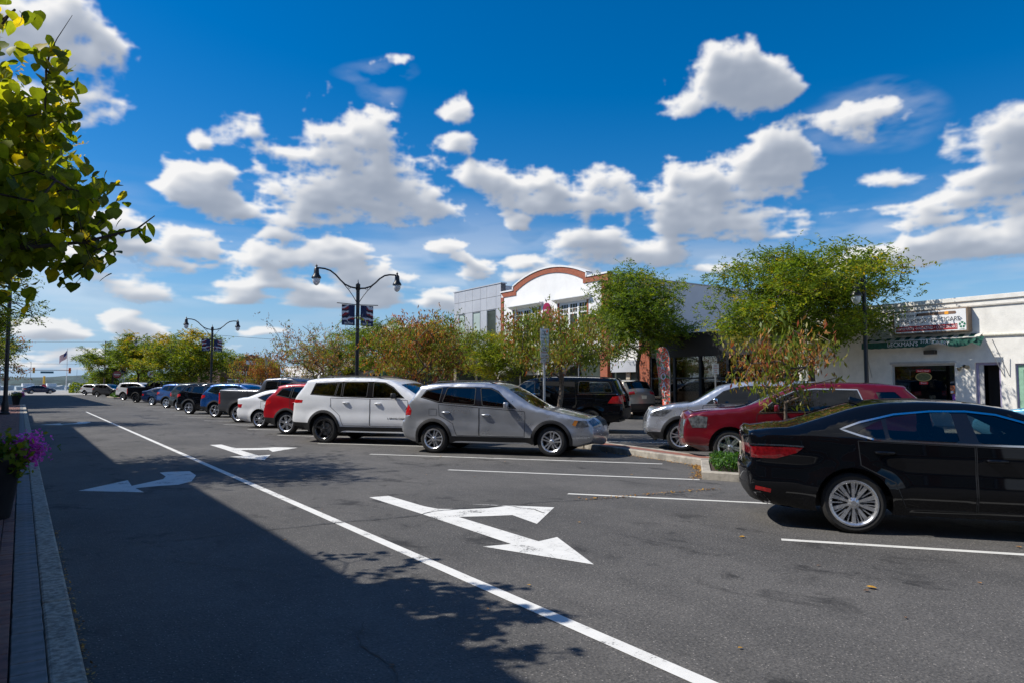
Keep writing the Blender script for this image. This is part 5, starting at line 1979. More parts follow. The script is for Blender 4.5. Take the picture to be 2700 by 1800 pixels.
# trees on the near (left) sidewalk
GN = 'street trees on the left sidewalk'
tree('light green locust tree behind the black lamp post on the left sidewalk', (-2.55, 37.0, .12), 7.4, 2.6, (2.6, 2.9, 2.3), 170, 8500, 'locust', 109, .12, (.42, .22, .24, .12), GN, droop=.5, cz=5.0, size=.15)
tree('dark reddish green tree further along the left sidewalk', (-2.5, 52.0, .12), 5.0, 1.5, (2.4, 2.6, 1.7), 130, 6000, 'cherry', 113, .12, (.52, .22, .14, .06, .06), GN, droop=.5, cz=3.3, size=.18)
tree('leafy tree at the end of the left sidewalk by the side road', (-2.45, 62.8, .12), 7.2, 2.2, (2.6, 2.8, 2.3), 140, 6500, 'locust', 117, .12, (.44, .34, .18, .04), GN, droop=.5, cz=4.7, size=.20)

# ------------------------------------------------------------------ buildings on the far side
FX = 28.0


def wall_with_holes(y0, y1, z0, z1, x0, x1, holes, mb=None):
    """wall between two x planes; holes are (ya, yb, za, zb)"""
    mb = mb or MB()
    ys_ = sorted({y0, y1} | {h[0] for h in holes} | {h[1] for h in holes})
    zs_ = sorted({z0, z1} | {h[2] for h in holes} | {h[3] for h in holes})
    for ya, yb in zip(ys_[:-1], ys_[1:]):
        run = None
        for za, zb in zip(zs_[:-1], zs_[1:]):
            cy, cz = (ya + yb) / 2, (za + zb) / 2
            solid = not any(h[0] < cy < h[1] and h[2] < cz < h[3] for h in holes)
            if solid:
                run = (run[0], zb) if run else (za, zb)
            if (not solid or zb == z1) and run:
                mb.b2(x0, x1, ya, yb, run[0], run[1])
                run = None
    return mb


def weld_faces(o):
    bm = bmesh.new()
    bm.from_mesh(o.data)
    bmesh.ops.remove_doubles(bm, verts=bm.verts, dist=1e-4)
    # drop inner walls shared by two boxes
    seen = {}
    for f in bm.faces:
        k = tuple(sorted(v.index for v in f.verts))
        seen.setdefault(k, []).append(f)
    dead = [f for fs in seen.values() if len(fs) > 1 for f in fs]
    bmesh.ops.delete(bm, geom=dead, context='FACES_ONLY')
    bm.to_mesh(o.data)
    bm.free()
    return o


def frame_y(mb, x0, x1, ya, yb, za, zb, w_):
    mb.b2(x0, x1, ya, ya + w_, za, zb)
    mb.b2(x0, x1, yb - w_, yb, za, zb)
    mb.b2(x0, x1, ya + w_, yb - w_, za, za + w_)
    mb.b2(x0, x1, ya + w_, yb - w_, zb - w_, zb)
    return mb


M_DKGREEN = pbr('green_canvas', (0.012, 0.085, 0.06), 0.8, var=0.3, vscale=14)
M_CREAM = pbr('cream_canvas', (0.62, 0.60, 0.52), 0.8, var=0.15, vscale=14)
M_SIGNW = pbr('sign_white', (0.80, 0.80, 0.80), 0.35, var=0.03, vscale=3)
M_SIGNBR = pbr('bronze_frame', (0.20, 0.14, 0.095), 0.5, var=0.15, vscale=8)
M_CIGAR = pbr('cigar_brown', (0.19, 0.115, 0.08), 0.5)
M_ORANGE = pbr('orange_print', (0.85, 0.36, 0.03), 0.5)
M_SIGNRED = pbr('sign_red', (0.36, 0.015, 0.025), 0.5)
M_SIGNGREEN = pbr('sign_green', (0.01, 0.16, 0.09), 0.5)
M_LAV = pbr('lavender_trim', (0.30, 0.27, 0.40), 0.6, var=0.1)
M_MINT = pbr('mint_trim', (0.24, 0.42, 0.30), 0.6, var=0.1)
M_GREYTRIM = pbr('grey_trim', (0.45, 0.44, 0.42), 0.6, var=0.1)
M_TAN = pbr('tan_wall', (0.42, 0.36, 0.28), 0.85, var=0.12, vscale=2)
M_ROOF = pbr('flat_roof', (0.18, 0.18, 0.18), 0.9, var=0.2)
M_SHINGLE = pbr('brown_shingle', (0.24, 0.12, 0.08), 0.9, var=0.3, vscale=4)
M_GREYROOF = pbr('grey_shingle', (0.24, 0.245, 0.26), 0.85, var=0.2, vscale=3)
M_GOLD = pbr('gold_print', (0.62, 0.46, 0.16), 0.5)
M_OLIVE = pbr('olive_print', (0.12, 0.13, 0.05), 0.6, var=0.4, vscale=20)
M_BRED = pbr('neon_red_print', (0.65, 0.02, 0.03), 0.5)
M_PALEGLASS = pbr('pale_window_glass', (0.42, 0.50, 0.47), 0.15, var=0.06, vscale=1)
M_DKGLASS = pbr('dark_window_glass', (0.055, 0.068, 0.060), 0.08, var=0.2, vscale=1)
M_GREENBLIND = pbr('green_blind', (0.20, 0.25, 0.10), 0.6, var=0.08)

# ---- cigar shop
shop = thing('cigar_shop', 'white stucco single storey cigar shop with green striped awning', 'shop', (FX, 10, 0))


def SB(mb, name, mat, parent=shop, **kw):
    """build world-space geometry as a child of a thing that is not rotated"""
    o = mb.build(name, mat, parent, **kw)
    o.location = -Vector(parent.location) if parent.parent is None else (0, 0, 0)
    return o


def put(parent):
    return lambda mb, name, mat, **kw: SB(mb, name, mat, parent, **kw)


B = put(shop)
holes = [(11.93, 14.24, .85, 2.42), (10.47, 11.28, .13, 2.42), (8.3, 10.03, .75, 2.36), (3.2, 7.4, .6, 2.5)]
weld_faces(B(wall_with_holes(2.0, 18.62, -.05, 4.40, FX, FX + .28, holes), 'wall', M_STUCCO))
B(MB().b2(FX, FX + 14, 1.7, 2.0, -.05, 4.3).b2(FX, FX + 14, 18.34, 18.6, -.05, 4.3).b2(FX + 13.7, FX + 14, 2.0, 18.34, -.05, 4.3), 'side_wall', M_STUCCO)
B(MB().b2(FX + .28, FX + 13.9, 2.0, 18.34, 4.0, 4.15), 'roof', M_ROOF)
B(MB().b2(FX - .07, FX + .34, 1.7, 18.64, 4.62, 4.78), 'parapet_cap', M_STUCCO, bevel=.01)
B(MB().b2(FX - .015, FX + .29, 1.7, 18.63, 4.46, 4.62), 'parapet_band', M_STUCCO)
B(MB().b2(FX - .05, FX + .30, 1.7, 18.635, 4.40, 4.46), 'parapet_moulding', pbr('stucco_moulding', (0.50, 0.47, 0.42), .85, var=.1), bevel=.008)
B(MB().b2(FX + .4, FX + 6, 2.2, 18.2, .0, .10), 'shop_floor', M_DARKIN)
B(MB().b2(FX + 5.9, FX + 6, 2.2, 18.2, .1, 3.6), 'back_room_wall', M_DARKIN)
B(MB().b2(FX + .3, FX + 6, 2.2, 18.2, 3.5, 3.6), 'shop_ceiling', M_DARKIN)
# shop window
win = B(frame_y(MB(), FX + .10, FX + .17, 11.93, 14.24, .85, 2.42, .07), 'window', M_GREYTRIM)
for nm, mb, mat in (('pane', MB().b2(FX + .13, FX + .136, 12.0, 14.17, .92, 2.35), M_SHOPGLASS), ('sill', MB().b2(FX - .08, FX + .12, 11.85, 14.32, .79, .85), M_STUCCO), ('header', MB().b2(FX - .03, FX + .1, 11.9, 14.27, 2.421, 2.50), M_GREYTRIM)):
    q = mb.build(nm, mat, win)
for (y, z, a) in ((13.09, 1.93, 0),):
    ov = MB()
    ov.lathe([(0.001, -.01), (.20, -.012), (.20, .01)], c=(0, 0, 0), seg=28, axis='Y')
    sg_ = thing('window_sign', 'oval deli sign with red ribbon lettering hanging in the shop window', 'sign', (FX + .11, y, z))
    k = MB()
    k.v = [(0, p[0] * 1.25, p[2] * .72) for p in [(.235 * math.cos(t_), 0, .235 * math.sin(t_)) for t_ in np.linspace(0, 2 * math.pi, 33)[:-1]]]
    k2 = MB().add([(0, p[1], p[2]) for p in k.v] + [(.012, p[1], p[2]) for p in k.v], [tuple(range(32)), tuple(range(63, 31, -1))] + [(i, (i + 1) % 32, 32 + (i + 1) % 32, 32 + i) for i in range(32)])
    k2.build('gold_rim', M_GOLD, sg_)
    k3 = MB().add([(-.004, p[1] * .9, p[2] * .86) for p in k.v], [tuple(range(32))])
    k3.build('oval_panel', M_OLIVE, sg_)
    for zz, yy_, txt, wd, nm in ((.23, .05, "Boar's Head", .52, 'ribbon'), (-.23, 0, 'Brand', .30, 'ribbon')):
        MB().box((-.006, yy_ * 0, zz), (.008, wd, .10)).build(nm, M_BRED, sg_)
        lettering(txt, .085, M_SIGNW, sg_, (-.013, 0, zz), face_left(), extrude=.001)
po = thing('window_poster', 'orange food poster stuck inside the shop window corner', 'poster', (FX + .118, 12.08, 1.46))
MB().box((0, 0, 0), (.006, .17, .30)).build('sheet', pbr('poster_food', (0.55, 0.16, 0.06), .5, var=.7, vscale=16), po)
MB().box((-.004, 0.03, -.09), (.004, .09, .08)).build('print', M_SIGNW, po)
po = thing('window_poster', 'purple narrow poster below the orange poster in the shop window', 'poster', (FX + .118, 12.05, 1.16))
MB().box((0, 0, 0), (.006, .11, .27)).build('sheet', pbr('poster_purple', (0.25, 0.07, 0.40), .5, var=.4, vscale=14), po)
MB().lathe([(.001, 0), (.05, 0), (.05, .004)], c=(-.004, 0, -.10), seg=16, axis='Y').build('print', M_ORANGE, po).rotation_euler = (0, 0, R(90))
for y, hh, r, mat, lab in ((12.92, .30, .042, pbr('paper_white', (.7, .7, .7), .6), 'white paper roll standing on the shop window sill'), (13.16, .17, .022, M_GALV, 'small grey salt shaker on the shop window sill'), (13.10, .16, .02, M_BLACKPL, 'small dark bottle on the shop window sill')):
    q = thing('window_item', lab, 'jar', (FX + .30, y, .85))
    MB().lathe([(r, 0), (r, hh * .7), (r * .8, hh * .8), (r * .45, hh * .88), (r * .4, hh)], seg=14, cap=True).build('jar_body', mat, q, smooth=True, sharp=40)
    MB().lathe([(r * .46, hh), (r * .46, hh + .015)], seg=10, cap=True).build('lid', M_BLACKPL, q)
B(MB().b2(FX + .2, FX + .6, 11.9, 14.3, .78, .845), 'window_shelf', M_SIGNBR)
# door openings
d = B(MB().b2(FX + .10, FX + .18, 10.47, 10.55, .13, 2.42).b2(FX + .10, FX + .18, 11.20, 11.28, .13, 2.42).b2(FX + .10, FX + .18, 10.55, 11.20, 2.33, 2.42), 'door_frame', M_LAV)
MB().b2(FX + .12, FX + .17, 11.05, 11.195, .14, 2.33).build('door_leaf_edge', M_GREYTRIM, d)
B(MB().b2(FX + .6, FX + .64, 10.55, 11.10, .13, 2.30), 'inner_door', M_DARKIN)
w2 = B(frame_y(MB(), FX + .08, FX + .16, 8.3, 10.03, .75, 2.36, .05), 'window', M_LAV)
frame_y(MB(), FX + .10, FX + .15, 8.35, 9.98, .80, 2.31, .16).build('sash', M_MINT, w2)
MB().b2(FX + .12, FX + .126, 8.5, 9.82, .96, 2.15).build('pane', M_SHOPGLASS, w2)
MB().b2(FX + .09, FX + .16, 8.5, 9.82, 1.52, 1.56).build('rail', M_GREYTRIM, w2)
w3 = B(frame_y(MB(), FX + .08, FX + .16, 3.2, 7.4, .6, 2.5, .08), 'window', M_GREYTRIM)
MB().b2(FX + .12, FX + .126, 3.28, 7.32, .68, 2.42).build('pane', M_SHOPGLASS, w3)
# light box sign
sg = thing('shop_sign', 'white light box sign advertising imported cigars in a bronze frame', 'sign', (FX - .01, 12.62, 3.96))
SY, SZ = 2.64, .87
MB().box((-.17, 0, 0), (.32, SY, SZ)).build('sign_box', M_SIGNBR, sg, bevel=.012)
MB().box((-.334, 0, 0), (.012, SY - .12, SZ - .10)).build('sign_face', M_SIGNW, sg)
fx = -.343
MB().box((fx, .30 - .55, .27), (.006, 1.28, .105)).build('cigar', M_CIGAR, sg)
MB().lathe([(.001, 0), (.0525, 0), (.0525, .006)], c=(0, 0, 0), seg=20, axis='Y').build('cigar_tip', M_CIGAR, sg, loc=(fx, -.89, .27)).rotation_euler = (0, 0, R(90))
MB().box((fx - .003, -.62, .27), (.006, .13, .112)).build('cigar_band', M_ORANGE, sg)
MB().box((fx - .001, .405, .27), (.006, .05, .11)).build('cigar_ash', M_BLACKPL, sg)
M_INK = pbr('ink', (0.015, 0.015, 0.02), .5)
lettering("Beckman's", .19, M_INK, sg, (fx, .82, .25), face_left(), extrude=.001, font_shear=.35)
lettering('FINE IMPORTED CIGARS', .235, M_INK, sg, (fx, .02, .03), face_left(), extrude=.001, xscale=.86)
MB().box((fx, .12, -.24), (.004, 2.18, .20)).build('red_band', M_SIGNRED, sg)
lettering('NEWSPAPERS \u2022 MAGAZINES \u2022 COLD DRINKS', .155, M_SIGNW, sg, (fx - .004, .12, -.24), face_left(), extrude=.001, xscale=.70)
emb = MB()
for k in range(5):
    a = R(90) + k * 2 * math.pi / 5
    emb.add([(fx, -1.13 + r_ * math.cos(a + s_), -.19 + r_ * math.sin(a + s_)) for r_, s_ in ((.045, -.42), (.115, -.50), (.12, 0), (.115, .50), (.045, .42))], [(0, 1, 2, 3, 4)])
emb.build('green_emblem', M_SIGNGREEN, sg, fixn=False)
lettering('LOTTERY', .045, M_SIGNGREEN, sg, (fx, -1.13, -.35), face_left(), extrude=.001)
# awning, half rolled up
aw = thing('awning', 'sagging green and cream striped shop awning with white lettering', 'awning', (FX, 13.0, 3.2))
PR = .52
ny = 22
y1_, y0_ = 15.10, 10.98
stripe_w = (y1_ - y0_) / ny
for i in range(ny):
    ya, yb = y0_ + i * stripe_w - 13.0, y0_ + (i + 1) * stripe_w - 13.0
    vs, n_ = [], 5
    for k in range(n_ + 1):
        f = k / n_
        for yy_ in (ya, yb):
            vs.append((-.01 - PR * f, yy_, .24 - .17 * f - .03 * math.sin(f * math.pi) + .012 * math.sin(yy_ * 3 + k)))
    fs = [(2 * k, 2 * k + 1, 2 * k + 3, 2 * k + 2) for k in range(n_)]
    MB().add(vs, fs).build('stripe', M_DKGREEN if i % 2 else M_CREAM, aw, fixn=False)
va, n_ = [], 84
for i in range(n_ + 1):
    y = y1_ - 13.0 - (y1_ - y0_) * i / n_
    f = i / n_
    droop = .24 if f < .58 else .24 - .16 * math.sin(min(1, (f - .58) / .14) * math.pi / 2) + .20 * max(0, math.sin((f - .70) / .30 * math.pi)) * (f > .70)
    fold = .05 * math.sin(i * .35) * (f > .5) + .012 * math.sin(i * 1.1)
    va.append((-.53 + fold * .4, y, .07))
    va.append((-.55 + fold, y, .07 - droop - .018 * abs(math.sin(i * .55))))
MB().add(va, [(2 * i, 2 * i + 1, 2 * i + 3, 2 * i + 2) for i in range(n_)]).build('valance', M_DKGREEN, aw, fixn=False, smooth=True)
lettering("BECKMAN'S", .235, M_SIGNW, aw, (-.575, .50, -.055), face_left(), extrude=.001, xscale=.92)
lettering('STATIONERY', .20, M_SIGNW, aw, (-.59, -.66, -.03), (R(90), R(7), R(-90)), extrude=.001, xscale=.85)
MB().tube([(-.02, y0_ - 13.0, .17), (-.02, 9.2 - 13, .15), (-.02, 3.5 - 13, .13)], .055, 8).build('roll', M_CREAM, aw, smooth=True)
MB().tube([(-.53, y1_ - 13.0, .08), (-.53, y0_ - 13.0, .09)], .02, 6).build('front_bar', M_GREYTRIM, aw)
for (y, ya) in ((10.72, 10.36), (10.50, 10.20), (15.0, 15.0)):
    MB().tube([(-.50, y - 13.0, -.02), (-.02, ya - 13.0, -1.27)], .014, 6).build('support_arm', M_GALV, aw)
fl = MB().add([(-.53, y0_ - 13.0 + .18, .12), (-.53, y0_ - 13.0 - .26, .10), (-.55, y0_ - 13.0 - .12, -.22), (-.56, y0_ - 13.0 + .10, -.12)], [(0, 1, 2, 3)]).build('loose_flap', M_DKGREEN, aw)
# wall fittings
q = thing('wall_light', 'dark box wall light under the striped awning', 'lamp', (FX, 12.72, 2.84))
MB().box((-.11, 0, 0), (.22, .40, .16)).build('housing', pbr('dark_bronze', (.05, .04, .03), .6, var=.2), q, bevel=.02)
MB().box((-.11, 0, -.084), (.16, .32, .01)).build('lens', M_LAMPGLASS, q)
q = thing('floodlight', 'twin head floodlight between the shop window and the door', 'lamp', (FX, 11.62, 2.30))
MB().lathe([(.001, 0), (.06, 0), (.06, -.03)], seg=14, axis='Y').build('base_plate', M_GREYTRIM, q).rotation_euler = (0, 0, R(90))
for s in (-1, 1):
    o = MB().lathe([(.02, 0), (.03, .04), (.035, .10), (.075, .17), (.078, .18), (.001, .165)], seg=14).build('lamp_head', pbr('aged_brass', (.30, .26, .17), .5, var=.3), q, smooth=True, sharp=40)
    o.location = (-.03, s * .05, -.01)
    o.rotation_euler = (0, R(-100 - 25 * (s > 0)), s * R(-40))

# ---- dark storefront
ds = thing('dark_storefront', 'vacant dark glass storefront with black frames between the shop and the brick pier', 'shop', (FX, 23, 0))
D = put(ds)
D(MB().b2(FX + .02, FX + .3, 18.66, 27.12, 3.05, 4.25).b2(FX + .02, FX + .3, 18.66, 27.12, -.05, .45), 'fascia', M_BLACKPL)
D(MB().b2(FX + .3, FX + 13, 18.66, 27.12, 4.0, 4.2), 'roof', M_ROOF)
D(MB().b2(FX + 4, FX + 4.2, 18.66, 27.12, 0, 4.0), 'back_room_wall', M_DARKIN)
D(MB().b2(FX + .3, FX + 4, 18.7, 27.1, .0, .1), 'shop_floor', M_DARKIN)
ys_ = [18.66, 20.35, 22.05, 23.75, 25.45, 27.12]
for y in ys_:
    D(MB().b2(FX, FX + .16, y - .07, y + .07, .45, 3.05), 'mullion', M_BLACKMET)
D(MB().b2(FX + .03, FX + .13, 18.73, 27.05, 1.93, 2.0), 'transom_bar', M_BLACKMET)
for a, b_ in zip(ys_[:-1], ys_[1:]):
    D(MB().b2(FX + .07, FX + .076, a + .07, b_ - .07, .45, 1.93), 'pane', M_SHOPGLASS)
    D(MB().b2(FX + .07, FX + .076, a + .07, b_ - .07, 2.0, 3.05), 'pane', M_SHOPGLASS)
D(MB().b2(FX + .25, FX + .27, 25.6, 26.9, .5, 1.75), 'paper_blind', pbr('faded_paper', (.42, .46, .42), .8, var=.3, vscale=2))
# ---- low entrance bay with brick piers
eb = thing('entrance_bay', 'low white entrance bay with grey panels between two brick piers', 'building', (FX, 29, 0))
E_ = put(eb)
E_(MB().b2(FX - .06, FX + .5, 27.16, 27.92, -.05, 4.2), 'brick_pier', M_BRICK)
E_(MB().b2(FX - .06, FX + .5, 30.50, 31.12, -.05, 3.4), 'brick_pier', M_BRICK)
E_(MB().b2(FX + .05, FX + .35, 27.92, 30.36, 3.0, 4.2), 'wall', M_WHITE)
E_(MB().b2(FX, FX + .05, 28.10, 30.30, 2.34, 2.99), 'grey_panel', M_PANEL)
E_(MB().b2(FX + .3, FX + .34, 27.94, 30.48, .1, 2.34), 'dark_door', M_DKGLASS)
E_(MB().b2(FX + .22, FX + .30, 28.95, 29.25, .1, 2.34), 'door_frame', M_TAN)
E_(MB().b2(FX + .35, FX + 12, 27.2, 30.36, 3.9, 4.1), 'roof', M_ROOF)
# ---- white arched building
ab = thing('arched_building', 'two storey white building with brick trimmed arched parapet', 'building', (FX, 36, 0))
A_b = put(ab)
YL, YR = 41.63, 30.42
ZC = 8.10


def arch_pts(n, dz=0.0, inset=0.0):
    """outline of the parapet from the right corner to the left corner"""
    ya, yb = 32.30 + inset, 40.10 - inset
    zs, za = 8.36 + dz, 9.16 + dz
    half = (yb - ya) / 2
    c = (ya + yb) / 2
    s = za - zs
    rad = (half * half + s * s) / (2 * s)
    pts = []
    for i in range(n + 1):
        y = ya + (yb - ya) * i / n
        pts.append((y, za - rad + math.sqrt(max(0, rad * rad - (y - c) ** 2))))
    return pts


NA = 36
outer = [(YR, ZC)] + [(32.30, ZC)] + arch_pts(NA) + [(40.10, ZC), (YL, ZC)]
inner = [(YR + .55, ZC - .34), (32.64, ZC - .34)] + arch_pts(NA, -.34, .34) + [(39.76, ZC - .34), (YL - .34, ZC - .34)]
# facade wall as columns under the outline, with window holes
wb_ = MB()
wholes = [(37.12, 40.0, 4.62, 6.70), (32.35, 35.0, 4.62, 6.70)]
ycuts = sorted({y for y, z in outer} | {37.12, 40.0, 32.35, 35.0})
top = lambda y: np.interp(y, [p[0] for p in sorted(outer)], [p[1] for p in sorted(outer)])
xs0, xs1 = FX, FX + .35


def zt(y, side):
    if y <= 32.30 and not (y == 32.30 and side > 0):
        return ZC
    if y >= 40.10 and not (y == 40.10 and side < 0):
        return ZC
    a = arch_pts(NA)
    return float(np.interp(y, [p[0] for p in a], [p[1] for p in a]))


fv, ff = [], []


def quadcol(y0, y1, za0, za1, zb0, zb1):
    b0 = len(fv)
    for x in (xs0, xs1):
        fv.extend([(x, y0, za0), (x, y1, za1), (x, y1, zb1), (x, y0, zb0)])
    ff.extend([(b0, b0 + 3, b0 + 2, b0 + 1), (b0 + 4, b0 + 5, b0 + 6, b0 + 7), (b0 + 3, b0 + 7, b0 + 6, b0 + 2), (b0, b0 + 1, b0 + 5, b0 + 4), (b0, b0 + 4, b0 + 7, b0 + 3), (b0 + 1, b0 + 2, b0 + 6, b0 + 5)])


for y0, y1 in zip(ycuts[:-1], ycuts[1:]):
    if y1 - y0 < 1e-6:
        continue
    t0, t1 = zt(y0, 1), zt(y1, -1)
    cy = (y0 + y1) / 2
    if any(h[0] < cy < h[1] for h in wholes):
        quadcol(y0, y1, 3.2, 3.2, 4.62, 4.62)
        quadcol(y0, y1, 6.70, 6.70, t0, t1)
    else:
        quadcol(y0, y1, 3.2, 3.2, t0, t1)
weld_faces(A_b(MB().add(fv, ff), 'front_wall', M_WHITE))
# brick border, proud of the wall, then coping


def band(o_, i_, x0, x1):
    mb = MB()
    for k in range(len(o_) - 1):
        mb.add([(x0, *o_[k]), (x0, *o_[k + 1]), (x0, *i_[k + 1]), (x0, *i_[k]), (x1, *o_[k]), (x1, *o_[k + 1]), (x1, *i_[k + 1]), (x1, *i_[k])],
               [(0, 1, 2, 3), (0, 4, 5, 1), (3, 2, 6, 7)])
    return mb


A_b(band(outer, inner, FX - .05, FX + .01), 'brick_border', M_BRICK)
A_b(MB().b2(FX - .05, FX + .01, YL - .34, YL, 3.88, ZC - .341), 'brick_corner', M_BRICK)
A_b(MB().b2(FX - .052, FX + .36, YR - .02, YR + .55, 3.41, ZC + .01), 'brick_corner', M_BRICK)
cop = MB()
for k in range(len(outer) - 1):
    a, b_ = outer[k], outer[k + 1]
    if abs(a[0] - b_[0]) < 1e-6:
        z0, z1 = min(a[1], b_[1]), max(a[1], b_[1])
        cop.b2(FX - .10, FX + .42, a[0] - .06, a[0] + .06, z0 + .002, z1 + .03)
        continue
    cop.add([(FX - .10, a[0], a[1] + .002), (FX - .10, b_[0], b_[1] + .002), (FX - .10, b_[0], b_[1] + .10), (FX - .10, a[0], a[1] + .10), (FX + .42, a[0], a[1] + .002), (FX + .42, b_[0], b_[1] + .002), (FX + .42, b_[0], b_[1] + .10), (FX + .42, a[0], a[1] + .10)],
            [(0, 1, 2, 3), (4, 7, 6, 5), (3, 2, 6, 7), (0, 4, 5, 1)])
A_b(cop, 'coping', M_TRIMW)
for ya_ in (YR, YL - .3):
    A_b(MB().b2(FX + .36, FX + 15, ya_, ya_ + .3, 0, 8.02), 'side_wall', pbr('pale_side_wall', (0.66, 0.66, 0.67), .85, var=.05, vscale=.7))
A_b(MB().b2(FX + .43, FX + 15, YR - .05, YR + .36, 8.02, 8.10), 'side_coping', M_GREYTRIM)
A_b(MB().b2(FX + .4, FX + 15, YR + .3, YL - .3, 7.5, 7.6), 'roof', M_ROOF)
A_b(MB().b2(FX + 14.7, FX + 15, YR + .3, YL - .3, 0, 7.5), 'back_wall', M_WHITE)
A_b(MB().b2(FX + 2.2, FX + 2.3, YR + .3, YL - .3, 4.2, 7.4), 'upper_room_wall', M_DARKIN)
for (wa, wz) in ((37.12, 40.0), (32.35, 35.0)):
    n_ = 3
    wd = (wz - wa) / n_
    for k in range(n_):
        ya, yb = wa + wd * k, wa + wd * (k + 1)
        f = frame_y(MB(), FX + .06, FX + .18, ya + .002, yb - .002, 4.62, 6.70, .09)
        f.b2(FX + .06, FX + .18, ya + .09, yb - .09, 5.98, 6.08)
        f.b2(FX + .065, FX + .175, ya + .09, yb - .09, 5.06, 5.13)
        fo_ = A_b(f, 'window', M_TRIMW)
        for (ga, gb, m_) in ((4.71, 5.06, M_GREENBLIND if k == n_ - 1 else M_DKGLASS), (5.13, 5.98, M_GREENBLIND if k == n_ - 1 else M_DKGLASS), (6.08, 6.61, M_DKGLASS)):
            MB().b2(FX + .11, FX + .12, ya + .09, yb - .09, ga, gb).build('pane', m_, fo_)
        mu = MB()
        for j in (1, 2):
            yy_ = ya + .09 + (wd - .18) * j / 3
            mu.b2(FX + .09, FX + .14, yy_ - .016, yy_ + .016, 6.08, 6.61)
        mu.b2(FX + .092, FX + .138, ya + .09, yb - .09, 6.33, 6.362)
        mu.build('glazing_bars', M_TRIMW, fo_)
    A_b(MB().b2(FX - .02, FX + .05, wa - .16, wa - .002, 4.5, 6.74).b2(FX - .02, FX + .05, wz + .002, wz + .16, 4.5, 6.74), 'brick_jamb', M_BRICK)
    hd = MB()
    hd.add([(FX - .02, wa - .3, 6.74), (FX - .02, wz + .3, 6.74), (FX - .34, wz + .42, 6.94), (FX - .34, wa - .42, 6.94), (FX - .34, wz + .42, 7.02), (FX - .34, wa - .42, 7.02), (FX + .0, wz + .42, 7.04), (FX + .0, wa - .42, 7.04), (FX + .0, wa - .3, 6.74), (FX + .0, wz + .3, 6.74)],
           [(0, 1, 2, 3), (3, 2, 4, 5), (5, 4, 6, 7), (1, 9, 6, 4, 2), (0, 3, 5, 7, 8)])
    A_b(hd, 'window_hood', M_TRIMW)
    A_b(MB().b2(FX - .09, FX + .05, wa - .2, wz + .2, 4.50, 4.615), 'sill', M_TRIMW, bevel=.01)
rs = thing('hanging_sign', 'maroon round topped sign with white anchor emblem on the arched building', 'sign', (FX - .06, 36.24, 6.0))
pts_ = [(-.36, -.35)] + [(-.36 + 0, .50)] + [(-.36 * math.cos(t_), .52 + .38 * math.sin(t_)) for t_ in np.linspace(0, math.pi, 15)] + [(.36, .50), (.36, -.35)]
poly = []
for q_ in pts_:
    if not poly or math.hypot(q_[0] - poly[-1][0], q_[1] - poly[-1][1]) > 1e-4:
        poly.append(q_)
MB().prismX([(p[0], p[1]) for p in poly[::-1]], -.04, .04).build('sign_board', pbr('maroon_sign', (.30, .008, .06), .45), rs)
MB().box((-.044, 0, .08), (.006, .03, .34)).box((-.044, 0, .20), (.006, .16, .03)).build('anchor_shank', M_SIGNW, rs)
MB().tube([(-.046, -.13, .02), (-.046, -.08, -.07), (-.046, 0, -.10), (-.046, .08, -.07), (-.046, .13, .02)], .016, 6).build('anchor_arms', M_SIGNW, rs)
for k in range(5):
    MB().box((-.044, -.2 + .1 * k, .42), (.006, .055, .10)).build('sign_mark', M_SIGNW, rs)
# ground floor
A_b(MB().b2(FX - .18, FX + .34, YR + .56, YL, 3.50, 3.80), 'cornice', M_TRIMW, bevel=.02)
A_b(MB().b2(FX - .28, FX + .34, YR + .56, YL + .02, 3.80, 3.87), 'cornice_top', M_TRIMW)
A_b(MB().b2(FX + .06, FX + .34, 31.14, YL, 3.0, 3.49), 'sign_band', M_TRIMW)
gy = [31.14, 33.2, 35.3, 37.4, 39.5, 41.6]
for k, (a, b_) in enumerate(zip(gy[:-1], gy[1:])):
    f = A_b(frame_y(MB(), FX + .08, FX + .2, a, b_, .1, 3.0, .10), 'shopfront', M_TRIMW if k % 2 else M_BLACKMET)
    MB().b2(FX + .13, FX + .14, a + .1, b_ - .1, .2, 2.9).build('pane', M_DKGLASS, f)
    v = [(FX + .0, a + .05, 2.95), (FX + .0, b_ - .05, 2.95), (FX - .9, b_ - .05, 2.45), (FX - .9, a + .05, 2.45), (FX - .9, b_ - .05, 2.25), (FX - .9, a + .05, 2.25)]
    if k > 0:
        A_b(MB().add(v, [(0, 1, 2, 3), (3, 2, 4, 5)]), 'awning', (M_GREYTRIM, M_BLACKPL)[k % 2])
# ---- grey panel building
gb = thing('panel_building', 'grey metal panel building with tall narrow windows', 'building', (FX, 45, 0))
G_ = put(gb)
GY = [41.70, 42.30, 43.55, 44.42, 45.56, 46.64, 47.60, 48.32]
GZ = [4.0, 5.35, 7.05, 7.95, 8.82]
wins = [(42.30, 43.55), (44.42, 45.56), (46.64, 47.60)]
G_(MB().b2(FX + .06, FX + .4, 41.66, 48.36, 3.6, 8.80), 'wall', M_PANELGAP)
G_(MB().b2(FX + .4, FX + 12, 41.70, 42.0, 0, 8.7).b2(FX + .4, FX + 12, 48.0, 48.3, 0, 8.7).b2(FX + 11.7, FX + 12, 42.0, 48.0, 0, 8.7), 'side_wall', M_PANEL)
G_(MB().b2(FX + .4, FX + 12, 42.0, 48.0, 8.2, 8.3), 'roof', M_ROOF)
G_(MB().b2(FX - .04, FX + .5, 41.64, 48.38, 8.825, 8.90), 'coping', M_PANEL)
